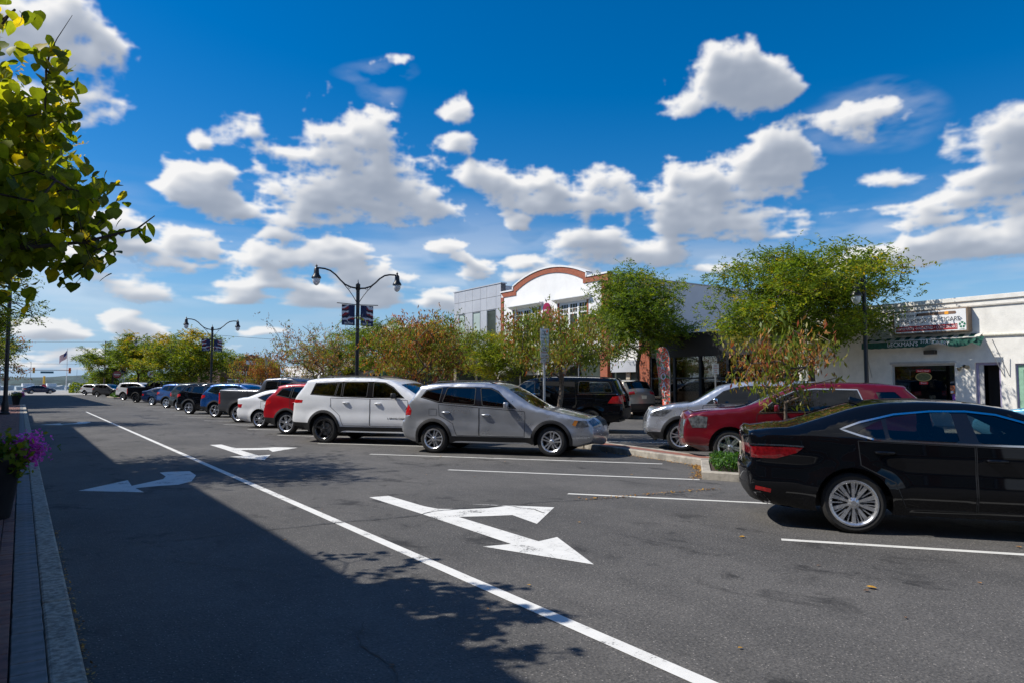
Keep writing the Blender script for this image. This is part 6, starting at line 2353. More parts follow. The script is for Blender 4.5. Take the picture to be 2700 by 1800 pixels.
for a, b_ in zip(GY[:-1], GY[1:]):
    isw = (a, b_) in wins
    for z0, z1 in zip(GZ[:-1], GZ[1:]):
        if isw and z1 <= 7.06:
            continue
        G_(MB().b2(FX, FX + .05, a + .012, b_ - .012, z0 + .012, z1 - .012), 'panel', M_PANEL)
    if isw:
        f = G_(frame_y(MB(), FX + .0, FX + .12, a + .03, b_ - .03, 4.02, 7.03, .05), 'window', M_GALV)
        MB().b2(FX + .04, FX + .055, a + .08, b_ - .08, 4.07, 6.98).build('pane', M_DKGLASS if a == 42.30 else M_PALEGLASS, f)
G_(MB().b2(FX + .02, FX + .38, 41.66, 48.36, -.05, 3.6), 'ground_floor', M_TAN)
for a, b_ in ((42.2, 44.8), (45.2, 47.9)):
    f = G_(frame_y(MB(), FX - .02, FX + .06, a, b_, .3, 2.9, .08), 'shop_window', M_BLACKMET)
    MB().b2(FX + .0, FX + .01, a + .08, b_ - .08, .38, 2.82).build('pane', M_DKGLASS, f)


# ---- further shops along the far side, mostly behind trees
def simple_shop(name, label, y0, y1, h, mat, nb, roofm=None, awn=None):
    t_ = thing(name, label, 'shop', (FX, (y0 + y1) / 2, 0))
    P_ = put(t_)
    w_ = (y1 - y0) / nb
    hs_ = [(y0 + w_ * k + .25, y0 + w_ * (k + 1) - .25, .5, 2.7) for k in range(nb)]
    weld_faces(P_(wall_with_holes(y0, y1, -.05, h, FX, FX + .3, hs_), 'wall', mat))
    P_(MB().b2(FX + .3, FX + 10, y0, y0 + .3, 0, h - .2).b2(FX + .3, FX + 10, y1 - .3, y1, 0, h - .2).b2(FX + 9.7, FX + 10, y0 + .3, y1 - .3, 0, h - .2), 'side_wall', mat)
    P_(MB().b2(FX + .3, FX + 9.7, y0 + .3, y1 - .3, h - .5, h - .4), 'roof', M_ROOF)
    P_(MB().b2(FX - .06, FX + .36, y0 - .02, y1 + .02, h, h + .12), 'coping', M_TRIMW)
    for (a, b_, z0, z1) in hs_:
        f = P_(frame_y(MB(), FX + .08, FX + .2, a, b_, z0, z1, .07), 'window', M_TRIMW)
        MB().b2(FX + .13, FX + .14, a + .07, b_ - .07, z0 + .07, z1 - .07).build('pane', M_DKGLASS, f)
    if awn:
        P_(MB().add([(FX, y0 + .2, 3.2), (FX, y1 - .2, 3.2), (FX - 1.1, y1 - .2, 2.7), (FX - 1.1, y0 + .2, 2.7), (FX - 1.1, y1 - .2, 2.45), (FX - 1.1, y0 + .2, 2.45)], [(0, 1, 2, 3), (3, 2, 4, 5)]), 'awning', awn)
    return t_


simple_shop('brick_shop', 'low brick shop with a long dark awning beyond the grey panel building', 48.6, 60.0, 4.3, M_BRICK, 4, awn=M_DKGREEN)
simple_shop('tan_shop', 'low tan shop with white window frames behind the sidewalk trees', 61.5, 74.0, 4.0, M_TAN, 4, awn=M_BLACKPL)
simple_shop('white_shop', 'low white shop near the far end of the row', 76.0, 92.0, 3.8, M_WHITE, 5)


def gable(name, label, x0, x1, y0, y1, he, hp, mat, roofm):
    t_ = thing(name, label, 'building', ((x0 + x1) / 2, y0, 0))
    P_ = put(t_)
    xm = (x0 + x1) / 2
    v = [(x0, y0, 0), (x1, y0, 0), (x1, y0, he), (xm, y0, hp), (x0, y0, he), (x0, y1, 0), (x1, y1, 0), (x1, y1, he), (xm, y1, hp), (x0, y1, he)]
    P_(MB().add(v, [(0, 1, 2, 3, 4), (5, 9, 8, 7, 6), (0, 4, 9, 5), (1, 6, 7, 2)]), 'wall', mat)
    e_ = .35
    for s, xe in ((-1, x0), (1, x1)):
        sl_ = (hp - he) / (xm - x0)
        P_(MB().add([(xe + s * e_, y0 - e_, he - e_ * sl_ + .08), (xm, y0 - e_, hp + .08), (xm, y1 + e_, hp + .08), (xe + s * e_, y1 + e_, he - e_ * sl_ + .08),
                     (xe + s * e_, y0 - e_, he - e_ * sl_ + .22), (xm, y0 - e_, hp + .22), (xm, y1 + e_, hp + .22), (xe + s * e_, y1 + e_, he - e_ * sl_ + .22)],
                    [(0, 1, 2, 3), (4, 7, 6, 5), (0, 4, 5, 1), (2, 6, 7, 3), (0, 3, 7, 4), (1, 5, 6, 2)]), 'roof', roofm)
    return t_, P_


mt, P_ = gable('motor_showroom', 'dark brick gabled showroom with white motor lettering', 30.2, 41.2, 138, 158, 5.2, 7.1, M_BRICKDK, M_GREYROOF)
lettering('MOTOR INC', .95, M_SIGNW, mt, (0, -.08, 3.75), (R(90), 0, 0), extrude=.04)
P_(MB().b2(34.8, 36.6, 137.94, 138.0, 5.4, 6.1), 'vent', M_TRIMW)
for xw in (31.5, 34.5, 37.5):
    f = P_(MB().b2(xw, xw + 2.2, 137.93, 138.0, .6, 2.6), 'window', M_TRIMW)
    MB().b2(xw + .1, xw + 2.1, 137.91, 137.93, .7, 2.5).build('pane', M_DKGLASS, f)
hs1, P_ = gable('small_house', 'small house with brown hipped roof behind the trees', 44, 52, 88, 97, 2.7, 4.4, M_TAN, M_SHINGLE)
P_(MB().b2(46, 47.2, 87.93, 88.0, .9, 2.1), 'window', M_DKGLASS)


# ---- buildings on the near side of the street (they shade the left lane)
def street_block(name, label, y0, y1, h, mat, storeys, x0=-3.62, depth=13):
    t_ = thing(name, label, 'building', (x0, (y0 + y1) / 2, 0), group=None)
    P_ = put(t_)
    nb = max(2, int((y1 - y0) / 3.4))
    w_ = (y1 - y0) / nb
    hs_ = []
    for s in range(storeys):
        for k in range(nb):
            z0 = .6 if s == 0 else 1.0 + s * (h - .8) / storeys
            z1 = 2.8 if s == 0 else z0 + 1.5
            pad = .3 if s == 0 else w_ * .3
            hs_.append((y0 + w_ * k + pad, y0 + w_ * (k + 1) - pad, z0, z1))
    weld_faces(P_(wall_with_holes(y0, y1, -.05, h, x0 - .3, x0, hs_), 'wall', mat))
    P_(MB().b2(x0 - depth, x0 - .3, y0, y0 + .3, 0, h - .01).b2(x0 - depth, x0 - .3, y1 - .3, y1, 0, h - .01).b2(x0 - depth, x0 - depth + .3, y0 + .3, y1 - .3, 0, h - .01), 'side_wall', mat)
    P_(MB().b2(x0 - depth + .3, x0 - .3, y0 + .3, y1 - .3, h - .5, h - .4), 'roof', M_ROOF)
    P_(MB().b2(x0 - .35, x0 + .12, y0, y1, h + .001, h + .12), 'coping', M_TRIMW)
    for (a, b_, z0, z1) in hs_:
        f = P_(frame_y(MB(), x0 - .2, x0 - .08, a, b_, z0, z1, .08), 'window', M_TRIMW)
        MB().b2(x0 - .15, x0 - .14, a + .08, b_ - .08, z0 + .08, z1 - .08).build('pane', M_DKGLASS, f)
    return t_


street_block('brick_block', 'two storey brick shop block beside the red paved sidewalk', -14, 18.6, 7.75, M_BRICK, 2)
street_block('tan_block', 'two storey tan shop block next to the brick block', 18.7, 36.4, 6.85, M_TAN, 2)
street_block('low_block', 'low white shop at the end of the red paved sidewalk', 36.5, 48.4, 5.3, M_WHITE, 1)
street_block('tall_block', 'tall brick apartment block across the side road', 69.0, 132.0, 12.5, M_BRICKDK, 4)

# ------------------------------------------------------------------ street lamps
def lantern(parent, x, y, z):
    """bell lantern hanging from z; parts are children of the lamp, the globe sits under the hood"""
    hood = MB().lathe([(.001, .10), (.012, .06), (.03, .03), (.055, .0), (.03, -.03), (.05, -.06), (.10, -.12), (.112, -.30), (.125, -.36), (.19, -.46), (.205, -.50), (.20, -.53), (.15, -.53)], seg=20).build('lamp_hood', M_BLACKMET, parent, smooth=True, sharp=50)
    hood.location = (x, y, z)
    gl_ = MB().lathe([(.155, -.53), (.165, -.60), (.145, -.70), (.09, -.79), (.03, -.83), (.001, -.835)], seg=20).build('globe', M_LAMPGLASS, hood, smooth=True)
    return hood


def banner_mat(name, flip):
    m, t, out = new_mat(name)
    p = t.node('ShaderNodeBsdfPrincipled')
    p.inputs['Roughness'].default_value = .7
    t.l.new(p.outputs[0], out.inputs[0])
    ob = t.node('ShaderNodeTexCoord').outputs['Object']
    sp = t.node('ShaderNodeSeparateXYZ')
    t.l.new(ob, sp.inputs[0])
    n = t.noise(ob, 4.0, 3, .5)
    u = t.math('ADD', t.math('MULTIPLY', sp.outputs[2], 26.0), t.math('ADD', t.math('MULTIPLY', n, 9.0), t.math('MULTIPLY', sp.outputs[0], 7.0 * flip)))
    s = t.math('SINE', u)
    stripes = t.mix(t.smooth(s, -.15, .25), (.012, .012, .03, 1), (.55, .60, .66, 1))
    s2 = t.math('SINE', t.math('ADD', u, 1.9))
    stripes = t.mix(t.smooth(s2, .55, .8), stripes, (.28, .02, .03, 1))
    navy = (.010, .022, .085, 1)
    field = t.smooth(t.math('MULTIPLY', sp.outputs[0], flip), -.05, .05, 1, 0)
    v = t.voro(ob, 9.0)
    star = t.smooth(v.outputs['Distance'], .10, .16, 1, 0)
    fld = t.mix(star, navy, (.6, .65, .75, 1))
    c = t.mix(t.math('MULTIPLY', field, t.smooth(sp.outputs[2], -.12, -.05)), stripes, fld)
    c = t.mix(t.smooth(sp.outputs[2], -.26, -.20, 1, 0), c, navy)
    t.l.new(c, p.inputs['Base Color'])
    return m


M_BAN = [banner_mat('flag_banner_a', 1), banner_mat('flag_banner_b', -1)]
M_CREST = pbr('banner_print', (.75, .78, .82), .6)
ARM = [(.09, 5.82), (.33, 5.85), (.60, 5.95), (.81, 6.12), (1.02, 6.33), (1.26, 6.49), (1.50, 6.55), (1.74, 6.56), (1.85, 6.55)]


def pole_mb(h, r):
    return MB().lathe([(.001, 0), (.22, 0), (.22, .10), (.17, .14), (.16, .55), (.12, .66), (r * 1.15, .78), (r, 1.0), (r * .93, h), (.001, h)], seg=18)


def double_lamp(label, x, y, z0, banners=True, group='double arm street lamps in the median'):
    t = thing('street_lamp', label, 'street lamp', (x, y, z0), 0, group)
    pole_mb(5.72, .085).build('pole', M_BLACKMET, t, smooth=True, sharp=40)
    MB().lathe([(.085, 5.60), (.10, 5.62), (.10, 5.86), (.05, 5.90), (.02, 5.95), (.012, 6.05), (.001, 6.08)], seg=16).build('finial', M_BLACKMET, t, smooth=True, sharp=40)
    for s in (-1, 1):
        MB().tube([(s * a, 0, b - z0) for a, b in ARM], .036, 8).build('arm', M_BLACKMET, t, smooth=True)
        MB().tube([(s * .08, 0, 5.10), (s * .22, 0, 5.32), (s * .42, 0, 5.58), (s * .67, 0, 5.84), (s * .80, 0, 5.97)], .016, 6).build('brace', M_BLACKMET, t, smooth=True)
        MB().tube([(s * (.40 + .055 * math.cos(a)), 0, 5.70 + .055 * math.sin(a)) for a in np.linspace(0, 2 * math.pi, 15)], .010, 5).build('scroll', M_BLACKMET, t, smooth=True)
        lantern(t, s * 1.87, 0, 6.50)
        if banners:
            MB().tube([(s * .07, 0, 4.96), (s * .95, 0, 4.99)], .018, 6).build('banner_rod', M_BLACKMET, t, smooth=True)
            bn = MB()
            nx_, nz_ = 6, 10
            for j in range(nz_ + 1):
                for i in range(nx_ + 1):
                    bn.v.append((s * (.02 + .60 * i / nx_) - s * .31, .02 * math.sin(i * 1.1 + j * .5) * (j / nz_), .44 - .89 * j / nz_))
            for j in range(nz_):
                for i in range(nx_):
                    a = j * (nx_ + 1) + i
                    bn.f.append((a, a + 1, a + nx_ + 2, a + nx_ + 1))
                    bn.mi.append(0)
            b_ = bn.build('banner', M_BAN[0 if s > 0 else 1], t, smooth=True, fixn=False)
            b_.location = (s * .42, 0, 4.50)
            lettering('BELMAR', .115, M_CREST, b_, (0, -.028, -.37), (R(90), 0, 0), extrude=.002)
            MB().tube([(.07 * math.cos(a), -.028, -.24 + .07 * math.sin(a)) for a in np.linspace(.7, 5.4, 12)], [.004 + .012 * math.sin(k / 11 * math.pi) for k in range(12)], 5).build('crescent', M_CREST, b_, smooth=True)
    return t


double_lamp('black double arm street lamp with two flag banners behind the white large SUV', 12.0, 29.1, .135)
double_lamp('black double arm street lamp with flag banners beside the spreading locust tree', 12.0, 57.8, .135)
double_lamp('black double arm street lamp half hidden in the far locust trees', 12.0, 86.3, .135, True)


def single_lamp(label, x, y, z0, side=-1, group='single arm street lamps on the far sidewalk', h=5.30):
    t = thing('street_lamp', label, 'street lamp', (x, y, z0), 0, group)
    pole_mb(h, .075).build('pole', M_BLACKMET, t, smooth=True, sharp=40)
    MB().lathe([(.085, h - .35), (.085, h + .02), (.04, h + .08), (.001, h + .12)], seg=14).build('cap', M_BLACKMET, t, smooth=True, sharp=40)
    MB().tube([(side * .05, 0, h - .08), (side * .30, 0, h - .04), (side * .52, 0, h - .08)], .028, 8).build('arm', M_BLACKMET, t, smooth=True)
    MB().tube([(side * .05, 0, h - .36), (side * .22, 0, h - .26), (side * .32, 0, h - .08)], .012, 6).build('brace', M_BLACKMET, t, smooth=True)
    lantern(t, side * .54, 0, h - .12)
    return t


for k, lab in enumerate(('black single arm street lamp in front of the cigar shop', 'black single arm street lamp in front of the white arched building', 'black single arm street lamp between the grey panel building and the brick shop',
                         'black single arm street lamp behind the thin brown tree', 'black single arm street lamp by the low white shop', 'black single arm street lamp in front of the motor showroom')):
    single_lamp(lab, 25.0, 13.6 + 18.6 * k, .128)
lp = thing('street_lamp', 'black lamp post on the red paved left sidewalk', 'street lamp', (-.62, 44.2, .128), R(90))
pole_mb(7.6, .10).build('pole', M_BLACKMET, lp, smooth=True, sharp=40)
for s in (-1, 1):
    MB().tube([(s * .09, 0, 7.5), (s * .5, 0, 7.55), (s * 1.0, 0, 8.0), (s * 1.5, 0, 8.2), (s * 1.8, 0, 8.2)], .036, 8).build('arm', M_BLACKMET, lp, smooth=True)
    lantern(lp, s * 1.8, 0, 8.15)
MB().tube([(.08, 0, 4.75), (.95, 0, 4.77)], .016, 6).build('banner_rod', M_GALV, lp, smooth=True)

# ------------------------------------------------------------------ signs
M_SIGNBACK = pbr('sign_aluminium', (.36, .37, .38), .45, metal=.6)
M_INKG = pbr('green_ink', (.01, .17, .13), .5)
M_INKR = pbr('red_ink', (.42, .02, .05), .5)
M_SIGNF = pbr('reflective_sheet', (.68, .72, .75), .45, var=.04)


def parking_sign(label, x, y, z0, rz=0.0):
    t = thing('parking_sign', label, 'sign', (x, y, z0), rz, 'parking sign posts in the median')
    MB().box((0, .03, 1.56), (.055, .04, 3.12)).build('post', M_GALV, t)
    for zc, h, nm, rows in ((2.83, .46, 'upper_plate', (('TWO', .075, .14, 0), ('HOUR', .075, .05, 0), ('PARKING', .060, -.04, 0), ('9AM-6PM', .056, -.13, 0))),
                            (2.35, .46, 'lower_plate', (('NO', .075, .15, 1), ('PARKING', .060, .06, 1), ('3AM-6AM', .050, -.03, 2), ('OCT. THRU', .046, -.10, 2), ('MAR. 31', .046, -.165, 2)))):
        pl = MB().box((0, 0, zc), (.305, .006, h)).build('plate', M_SIGNF, t, bevel=.002)
        MB().box((0, .006, zc), (.30, .004, h - .005)).build('plate_back', M_SIGNBACK, pl)
        ink = (M_INKG, M_INKR, M_INK)
        fr = MB()
        for sx, sz, wx, wz in ((0, h / 2 - .014, .285, .006), (0, -h / 2 + .014, .285, .006), (-.139, 0, .006, h - .03), (.139, 0, .006, h - .03)):
            MB().box((sx, -.005, zc + sz), (wx, .003, wz)).build('border_line', ink[0] if nm == 'upper_plate' else ink[1], pl)
        for txt, sz, dz, k in rows:
            lettering(txt, sz, ink[k], pl, (0, -.005, zc + dz), (R(90), 0, 0), extrude=.001)
    return t


parking_sign('two hour parking and no parking signs on a post beside the twisted young tree', 11.80, 15.40, .11)
parking_sign('two hour parking signs on a post beside the low rusty brown tree', 12.1, 43.0, .135)
parking_sign('two hour parking signs on a post in front of the motor showroom', 12.1, 66.5, .135)
np_ = thing('no_parking_sign', 'small red and white no parking sign in front of the dark storefront', 'sign', (25.1, 20.4, .128), R(-20))
MB().box((0, .03, 1.2), (.05, .04, 2.4)).build('post', M_GALV, np_)
pl = MB().box((0, 0, 2.2), (.305, .006, .46)).build('plate', M_SIGNF, np_)
for txt, sz, dz in (('NO', .09, .13), ('PARKING', .062, .03), ('ANY', .07, -.07), ('TIME', .07, -.16)):
    lettering(txt, sz, M_INKR, pl, (0, -.005, 2.2 + dz), (R(90), 0, 0), extrude=.001)


def round_sign(name, label, x, y, z0, rz):
    t = thing(name, label, 'sign', (x, y, z0), rz)
    MB().box((0, .04, 1.5), (.07, .05, 3.0)).build('post', M_BLACKMET, t)
    return t


de = round_sign('do_not_enter_sign', 'round red do not enter sign on a dark post at the median end', 9.7, 99.2, .11, R(-6))
sq = MB().lathe([(.001, .02), (.46, .02), (.46, .012), (.001, .012)], c=(0, 0, 2.75), seg=32, axis='Y').build('backing_plate', M_SIGNBACK, de)
o = MB().lathe([(.001, 0), (.44, 0), (.44, .006)], c=(0, -.006, 2.75), seg=32, axis='Y').build('red_disc', pbr('traffic_red', (.34, .012, .02), .5), de)
MB().box((0, -.012, 2.75), (.72, .006, .14)).build('white_bar', M_SIGNW, de)
lettering('DO NOT', .17, M_SIGNW, de, (0, -.012, 2.95), (R(90), 0, 0), extrude=.001)
lettering('ENTER', .17, M_SIGNW, de, (0, -.012, 2.56), (R(90), 0, 0), extrude=.001)
kr = round_sign('keep_right_sign', 'white arrow sign standing behind the black pickup truck', 12.2, 90.0, .135, R(-6))
MB().lathe([(.001, 0), (.36, 0), (.36, .006)], c=(0, -.006, 2.7), seg=24, axis='Y').build('disc', M_SIGNF, kr)
MB().tube([(-.12, -.02, 2.55), (-.06, -.02, 2.82), (.05, -.02, 2.84), (.14, -.02, 2.66)], .03, 6).build('arrow', M_INK, kr)
MB().box((0, -.012, 2.7), (.10, .006, .62), M=Matrix.Rotation(R(40), 3, 'Y')).build('slash', M_INKR, kr)
cl = thing('parking_shield_sign', 'small navy parking sign above the do not enter sign', 'sign', (10.6, 101.0, .11))
MB().box((0, .03, 1.75), (.06, .04, 3.5)).build('post', M_GALV, cl)
MB().box((0, 0, 3.35), (.55, .01, .65)).build('plate', pbr('navy_plate', (.012, .018, .075), .5), cl)
# feather banner
fb = thing('feather_banner', 'tall red and green feather banner with white letters in front of the dark storefront', 'banner', (24.80, 22.80, .128))
PB = [(0, 0, 0), (0, 0, 2.2), (0, .01, 2.75), (0, .09, 3.05), (0, .25, 3.24), (0, .45, 3.30)]
MB().tube(PB, [.022, .018, .015, .012, .010, .008], 8).build('pole', M_GALV, fb, smooth=True)
MB().box((0, 0, .02), (.5, .5, .04)).build('base_plate', M_BLACKMET, fb, bevel=.01)
mf, t, out = new_mat('feather_print')
p = t.node('ShaderNodeBsdfPrincipled')
p.inputs['Roughness'].default_value = .7
t.l.new(p.outputs[0], out.inputs[0])
ob = t.node('ShaderNodeTexCoord').outputs['Object']
wv_ = t.noise(ob, 2.6, 3, .5, 1.5)
cr_ = t.node('ShaderNodeValToRGB')
t.l.new(wv_, cr_.inputs[0])
cr_.color_ramp.interpolation = 'CONSTANT'
cr_.color_ramp.elements[0].color = (.10, .20, .05, 1)
cr_.color_ramp.elements[1].position = .47
cr_.color_ramp.elements[1].color = (.78, .09, .035, 1)
for ps, cc in ((.44, (.60, .58, .50, 1)), (.57, (.60, .58, .50, 1)), (.61, (.78, .09, .035, 1))):
    q = cr_.color_ramp.elements.new(ps)
    q.color = cc
t.l.new(cr_.outputs[0], p.inputs['Base Color'])
bv, nz_ = MB(), 30
for j in range(nz_ + 1):
    z = .45 + (3.28 - .45) * j / nz_
    wd = .42 + .52 * (j / nz_) if j < nz_ * .86 else .42 + .52 * (j / nz_) - .035 * (j - nz_ * .86) ** 1.6
    y0 = float(np.interp(z, [b_[2] for b_ in PB], [b_[1] for b_ in PB]))
    for i in range(6):
        f = i / 5
        bv.v.append((.03 * math.sin(f * 5 + j * .35) * f, y0 + .02 + max(.05, wd) * f, z - .04 * f * f * (1 if j < nz_ * .8 else 3)))
for j in range(nz_):
    for i in range(5):
        a = j * 6 + i
        bv.f.append((a, a + 1, a + 7, a + 6))
        bv.mi.append(0)
bv.build('banner_cloth', mf, fb, smooth=True, fixn=False)
for k, ch in enumerate('LAOATY'):
    lettering(ch, .42, M_SIGNW if k != 1 else M_PANEL, fb, (-.06, .42 - .03 * k, 2.72 - .42 * k), face_left(), extrude=.002)

# ------------------------------------------------------------------ flower planters on the left sidewalk


def flower_planter(label, x, y, seed, white=False):
    t = thing('flower_planter', label, 'planter', (x, y, .128), 0, 'flower planters on the left sidewalk')
    MB().lathe([(.001, 0), (.20, 0), (.21, .03), (.29, .60), (.315, .64), (.315, .70), (.285, .70), (.26, .62), (.001, .60)], seg=28).build('pot', pbr('black_pot', (.010, .010, .012), .5, var=.2), t, smooth=True, sharp=40)
    rg = np.random.default_rng(seed)

    def clump(n, c, sp, size, asp, mats, w_, nm, zmin=.60):
        C = np.array(c) + rg.normal(0, 1, (n, 3)) * np.array(sp)
        low = C[:, 2] < zmin
        C[low, 2] = zmin + rg.random(low.sum()) * .12
        nrm_ = rg.normal(0, .6, (n, 3)) + np.array((.0, -.3, .8))
        nrm_ /= np.linalg.norm(nrm_, axis=1)[:, None]
        a = np.cross(nrm_, rg.normal(0, 1, (n, 3)))
        a /= np.linalg.norm(a, axis=1)[:, None]
        b = np.cross(nrm_, a)
        s = size * rg.uniform(.7, 1.3, (n, 1))
        V = np.stack([C - a * s * .5, C + b * s * asp * .5 - nrm_ * s * .1, C + a * s * .5 - nrm_ * s * .18, C - b * s * asp * .5 - nrm_ * s * .1], 1).reshape(-1, 3)
        mi = rg.choice(len(mats), n, p=w_)
        o = link(nm, quad_mesh(nm, V, mi, mats), t)
        o['kind'] = 'stuff'
        return o

    clump(420, (.0, 0, .78), (.20, .18, .07), .085, .8, [SHRUB[1], LOCUST[2], LOCUST[0]], [.25, .5, .25], 'foliage')
    clump(200, (.22, -.12, .66), (.07, .08, .10), .08, .8, [SHRUB[1], LOCUST[2], LOCUST[0]], [.25, .5, .25], 'trailing_foliage', .40)
    clump(1300, (.36, .04, .76), (.075, .10, .075), .036, .95, [M_PETAL], [1.0], 'petunias', .52)
    clump(160, (.24, .16, .84), (.09, .08, .03), .036, .95, [M_PETAL], [1.0], 'petunias', .62)
    if white:
        clump(260, (-.02, .06, .88), (.13, .10, .05), .06, .95, [M_PETALW], [1.0], 'blooms')
    return t


flower_planter('black planter with magenta petunias and lime foliage beside the near kerb', -.25, 10.05, 3)
flower_planter('black planter with white and magenta flowers at the far end of the sidewalk', -.25, 65.0, 4, True)

# ------------------------------------------------------------------ ground cover, weeds and leaf litter


def ground_cover(poly, n, hmax, seed, name='ground_cover', size=.05):
    rg = np.random.default_rng(seed)
    P = np.array([(p[0], p[1]) for p in poly])
    lo, hi = P.min(0), P.max(0)
    C = lo + rg.random((n * 3, 2)) * (hi - lo)
    C = C[pip([tuple(p) for p in P], C)][:n]
    n = len(C)
    cen = P.mean(0)
    rel = np.hypot(*(C - cen).T) / (np.hypot(*(hi - lo)) / 2)
    lump = .5 + .5 * np.sin(C[:, 0] * 5 + seed) * np.cos(C[:, 1] * 4.3)
    z = .11 + hmax * (.55 + .45 * lump) * np.clip(1.15 - rel ** 2, .25, 1) * rg.random(n) ** .6
    C3 = np.column_stack([C, z])
    ax = rg.normal(0, .6, (n, 3)) + np.array((0, 0, .9))
    ax /= np.linalg.norm(ax, axis=1)[:, None]
    b = np.cross(ax, rg.normal(0, 1, (n, 3)))
    b /= np.linalg.norm(b, axis=1)[:, None]
    s = size * rg.uniform(.7, 1.5, (n, 1))
    V = np.stack([C3 - ax * s * .6, C3 + b * s * .22, C3 + ax * s * .6, C3 - b * s * .22], 1).reshape(-1, 3)
    o = link(name, quad_mesh(name, V, rg.integers(0, 3, n), SHRUB))
    return o


gc = ground_cover([(9.98, 8.15), (10.25, 7.9), (11.35, 6.7), (12.2, 7.4), (11.75, 8.8), (11.2, 9.3)], 7500, .34, 5)
tag(gc, 'bright green low shrubs filling the median planting bed beside the black sedan', 'ground cover', kind='stuff')
gc = ground_cover([(12.15, 14.15), (12.65, 14.0), (13.35, 15.0), (13.0, 16.9), (12.3, 17.2), (11.95, 15.9)], 6000, .30, 6)
tag(gc, 'green plants around the twisted young tree in the median', 'ground cover', kind='stuff')
gc = ground_cover([(9.3, 96), (13.2, 96), (13.2, 102.6), (9.3, 102.6)], 3000, .7, 7, size=.2)
tag(gc, 'low green plants at the median end below the do not enter sign', 'ground cover', kind='stuff')


def litter(label, pts, n, spread, seed, size=.04):
    rg = np.random.default_rng(seed)
    P = np.array([(p[0], p[1]) for p in pts], float)
    k = rg.integers(0, len(P) - 1, n)
    f = rg.random((n, 1))
    C = P[k] * (1 - f) + P[k + 1] * f + rg.normal(0, spread, (n, 2))
    z = np.full(n, .012) + rg.random(n) * .02
    C3 = np.column_stack([C, z])
    a = rg.normal(0, 1, (n, 3))
    a[:, 2] *= .25
    a /= np.linalg.norm(a, axis=1)[:, None]
    b = np.cross(a, np.array((0, 0, 1)) + rg.normal(0, .25, (n, 3)))
    b /= np.linalg.norm(b, axis=1)[:, None]
    s = size * rg.uniform(.5, 1.3, (n, 1))
    V = np.stack([C3 - a * s * .5, C3 + b * s * .28, C3 + a * s * .5, C3 - b * s * .28], 1).reshape(-1, 3)
    V[:, 2] = np.maximum(V[:, 2], .004)
    o = link('leaf_litter', quad_mesh('leaf_litter', V, rg.choice(3, n, p=[.35, .4, .25]), FALLEN))
    tag(o, label, 'leaves', kind='stuff')


litter('brown leaf litter along the left kerb', [(.375, 3.5), (.375, 9.5)], 420, .016, 1, .026)
litter('golden leaf litter along the kerb of the brick median strip', [(11.85, 13.9), (11.30, 9.75), (10.9, 9.25), (9.75, 8.35)], 900, .07, 2)
litter('dry leaves under the nose of the silver SUV', [(10.6, 13.4), (11.6, 14.2), (11.8, 14.3)], 260, .16, 3)
litter('thin trail of golden leaves in the crack beside the forked arrow', [tuple(gnd(1330 * S_, 1149 * S_))[:2], tuple(gnd(1450 * S_, 1140 * S_))[:2], tuple(gnd(1560 * S_, 1130 * S_))[:2], tuple(gnd(1650 * S_, 1124 * S_))[:2]], 150, .03, 4)
lm = []
for k in range(3):
    mb = MB()
    pts_ = [(0, -.05), (.028, -.03), (.036, .0), (.022, .03), (.0, .062), (-.022, .03), (-.036, .0), (-.028, -.03)]
    mb.add([(x, y, .004 + .25 * abs(x) + .05 * abs(y)) for x, y in pts_] + [(0, 0, .003)], [(i, (i + 1) % 8, 8) for i in range(8)])
    lm.append(mb.mesh('fallen_leaf', FALLEN[k], fixn=False))
spots = [(1705, 1234, 1.2), (2001, 1351, 1.3), (1012, 1048, 1.1), (1366, 1145, 1.5), (1330, 1143, 1.0), (1990, 1358, .8), (1815, 1160, .9), (2340, 1257, .9), (740, 1170, .6), (1450, 1090, .8), (1160, 1060, .8), (1560, 1115, .7), (1700, 1490, .5), (1120, 1400, .5), (900, 1530, .6), (1215, 1345, .5), (2250, 1340, .6), (1880, 1300, .6), (655, 1240, .5), (560, 1060, .6), (1090, 1095, .8), (1330, 1200, .6), (980, 1090, .6), (2080, 1420, .5)]
for i, (x, y, sc_) in enumerate(spots):
    q = gnd(x * S_, y * S_)
    o = link('fallen_leaf', lm[i % 3 if i > 3 else 0], None, (q.x, q.y, .010 if True else 0), random.uniform(0, 6.28))
    o.scale = (sc_ * .6, sc_ * .6, sc_ * .6)
    tag(o, 'single dry leaf lying on the asphalt', 'leaf', 'fallen leaves scattered on the road')

# ------------------------------------------------------------------ near tree with broad leaves on the left sidewalk


def broad_leaf_mesh(name, mat):
    rows = [(0, .0), (.05, .26), (.16, .47), (.34, .55), (.54, .48), (.74, .31), (.90, .12), (1.0, .0)]
    V, Fc = [], []
    for (t_, w_) in rows:
        dz = -.22 * t_ * t_
        V += [(-w_ * .9, t_ - .5 - (.07 if t_ == .05 else 0), dz + .10 * w_), (0, t_ - .5, dz), (w_ * .9, t_ - .5 - (.07 if t_ == .05 else 0), dz + .10 * w_)]
    for i in range(len(rows) - 1):
        a = 3 * i
        Fc += [(a, a + 1, a + 4, a + 3), (a + 1, a + 2, a + 5, a + 4)]
    me = MB().add(V, Fc).mesh(name, mat, fixn=False, smooth=True)
    return me, np.array(V), Fc


NEAR = (-1.30, 6.55, .128)
mbk, nodes, tips, par = grow(4.75, 1.9, (1.9, 1.9, 1.4), 3.3, 230, 211, .075, (.10, -.1))
nt = thing('street_tree', 'near broad leaved street tree with green and yellow heart shaped leaves', 'tree', NEAR, 0)
mbk.build('trunk', M_BARKDK, nt, smooth=True, fixn=False)
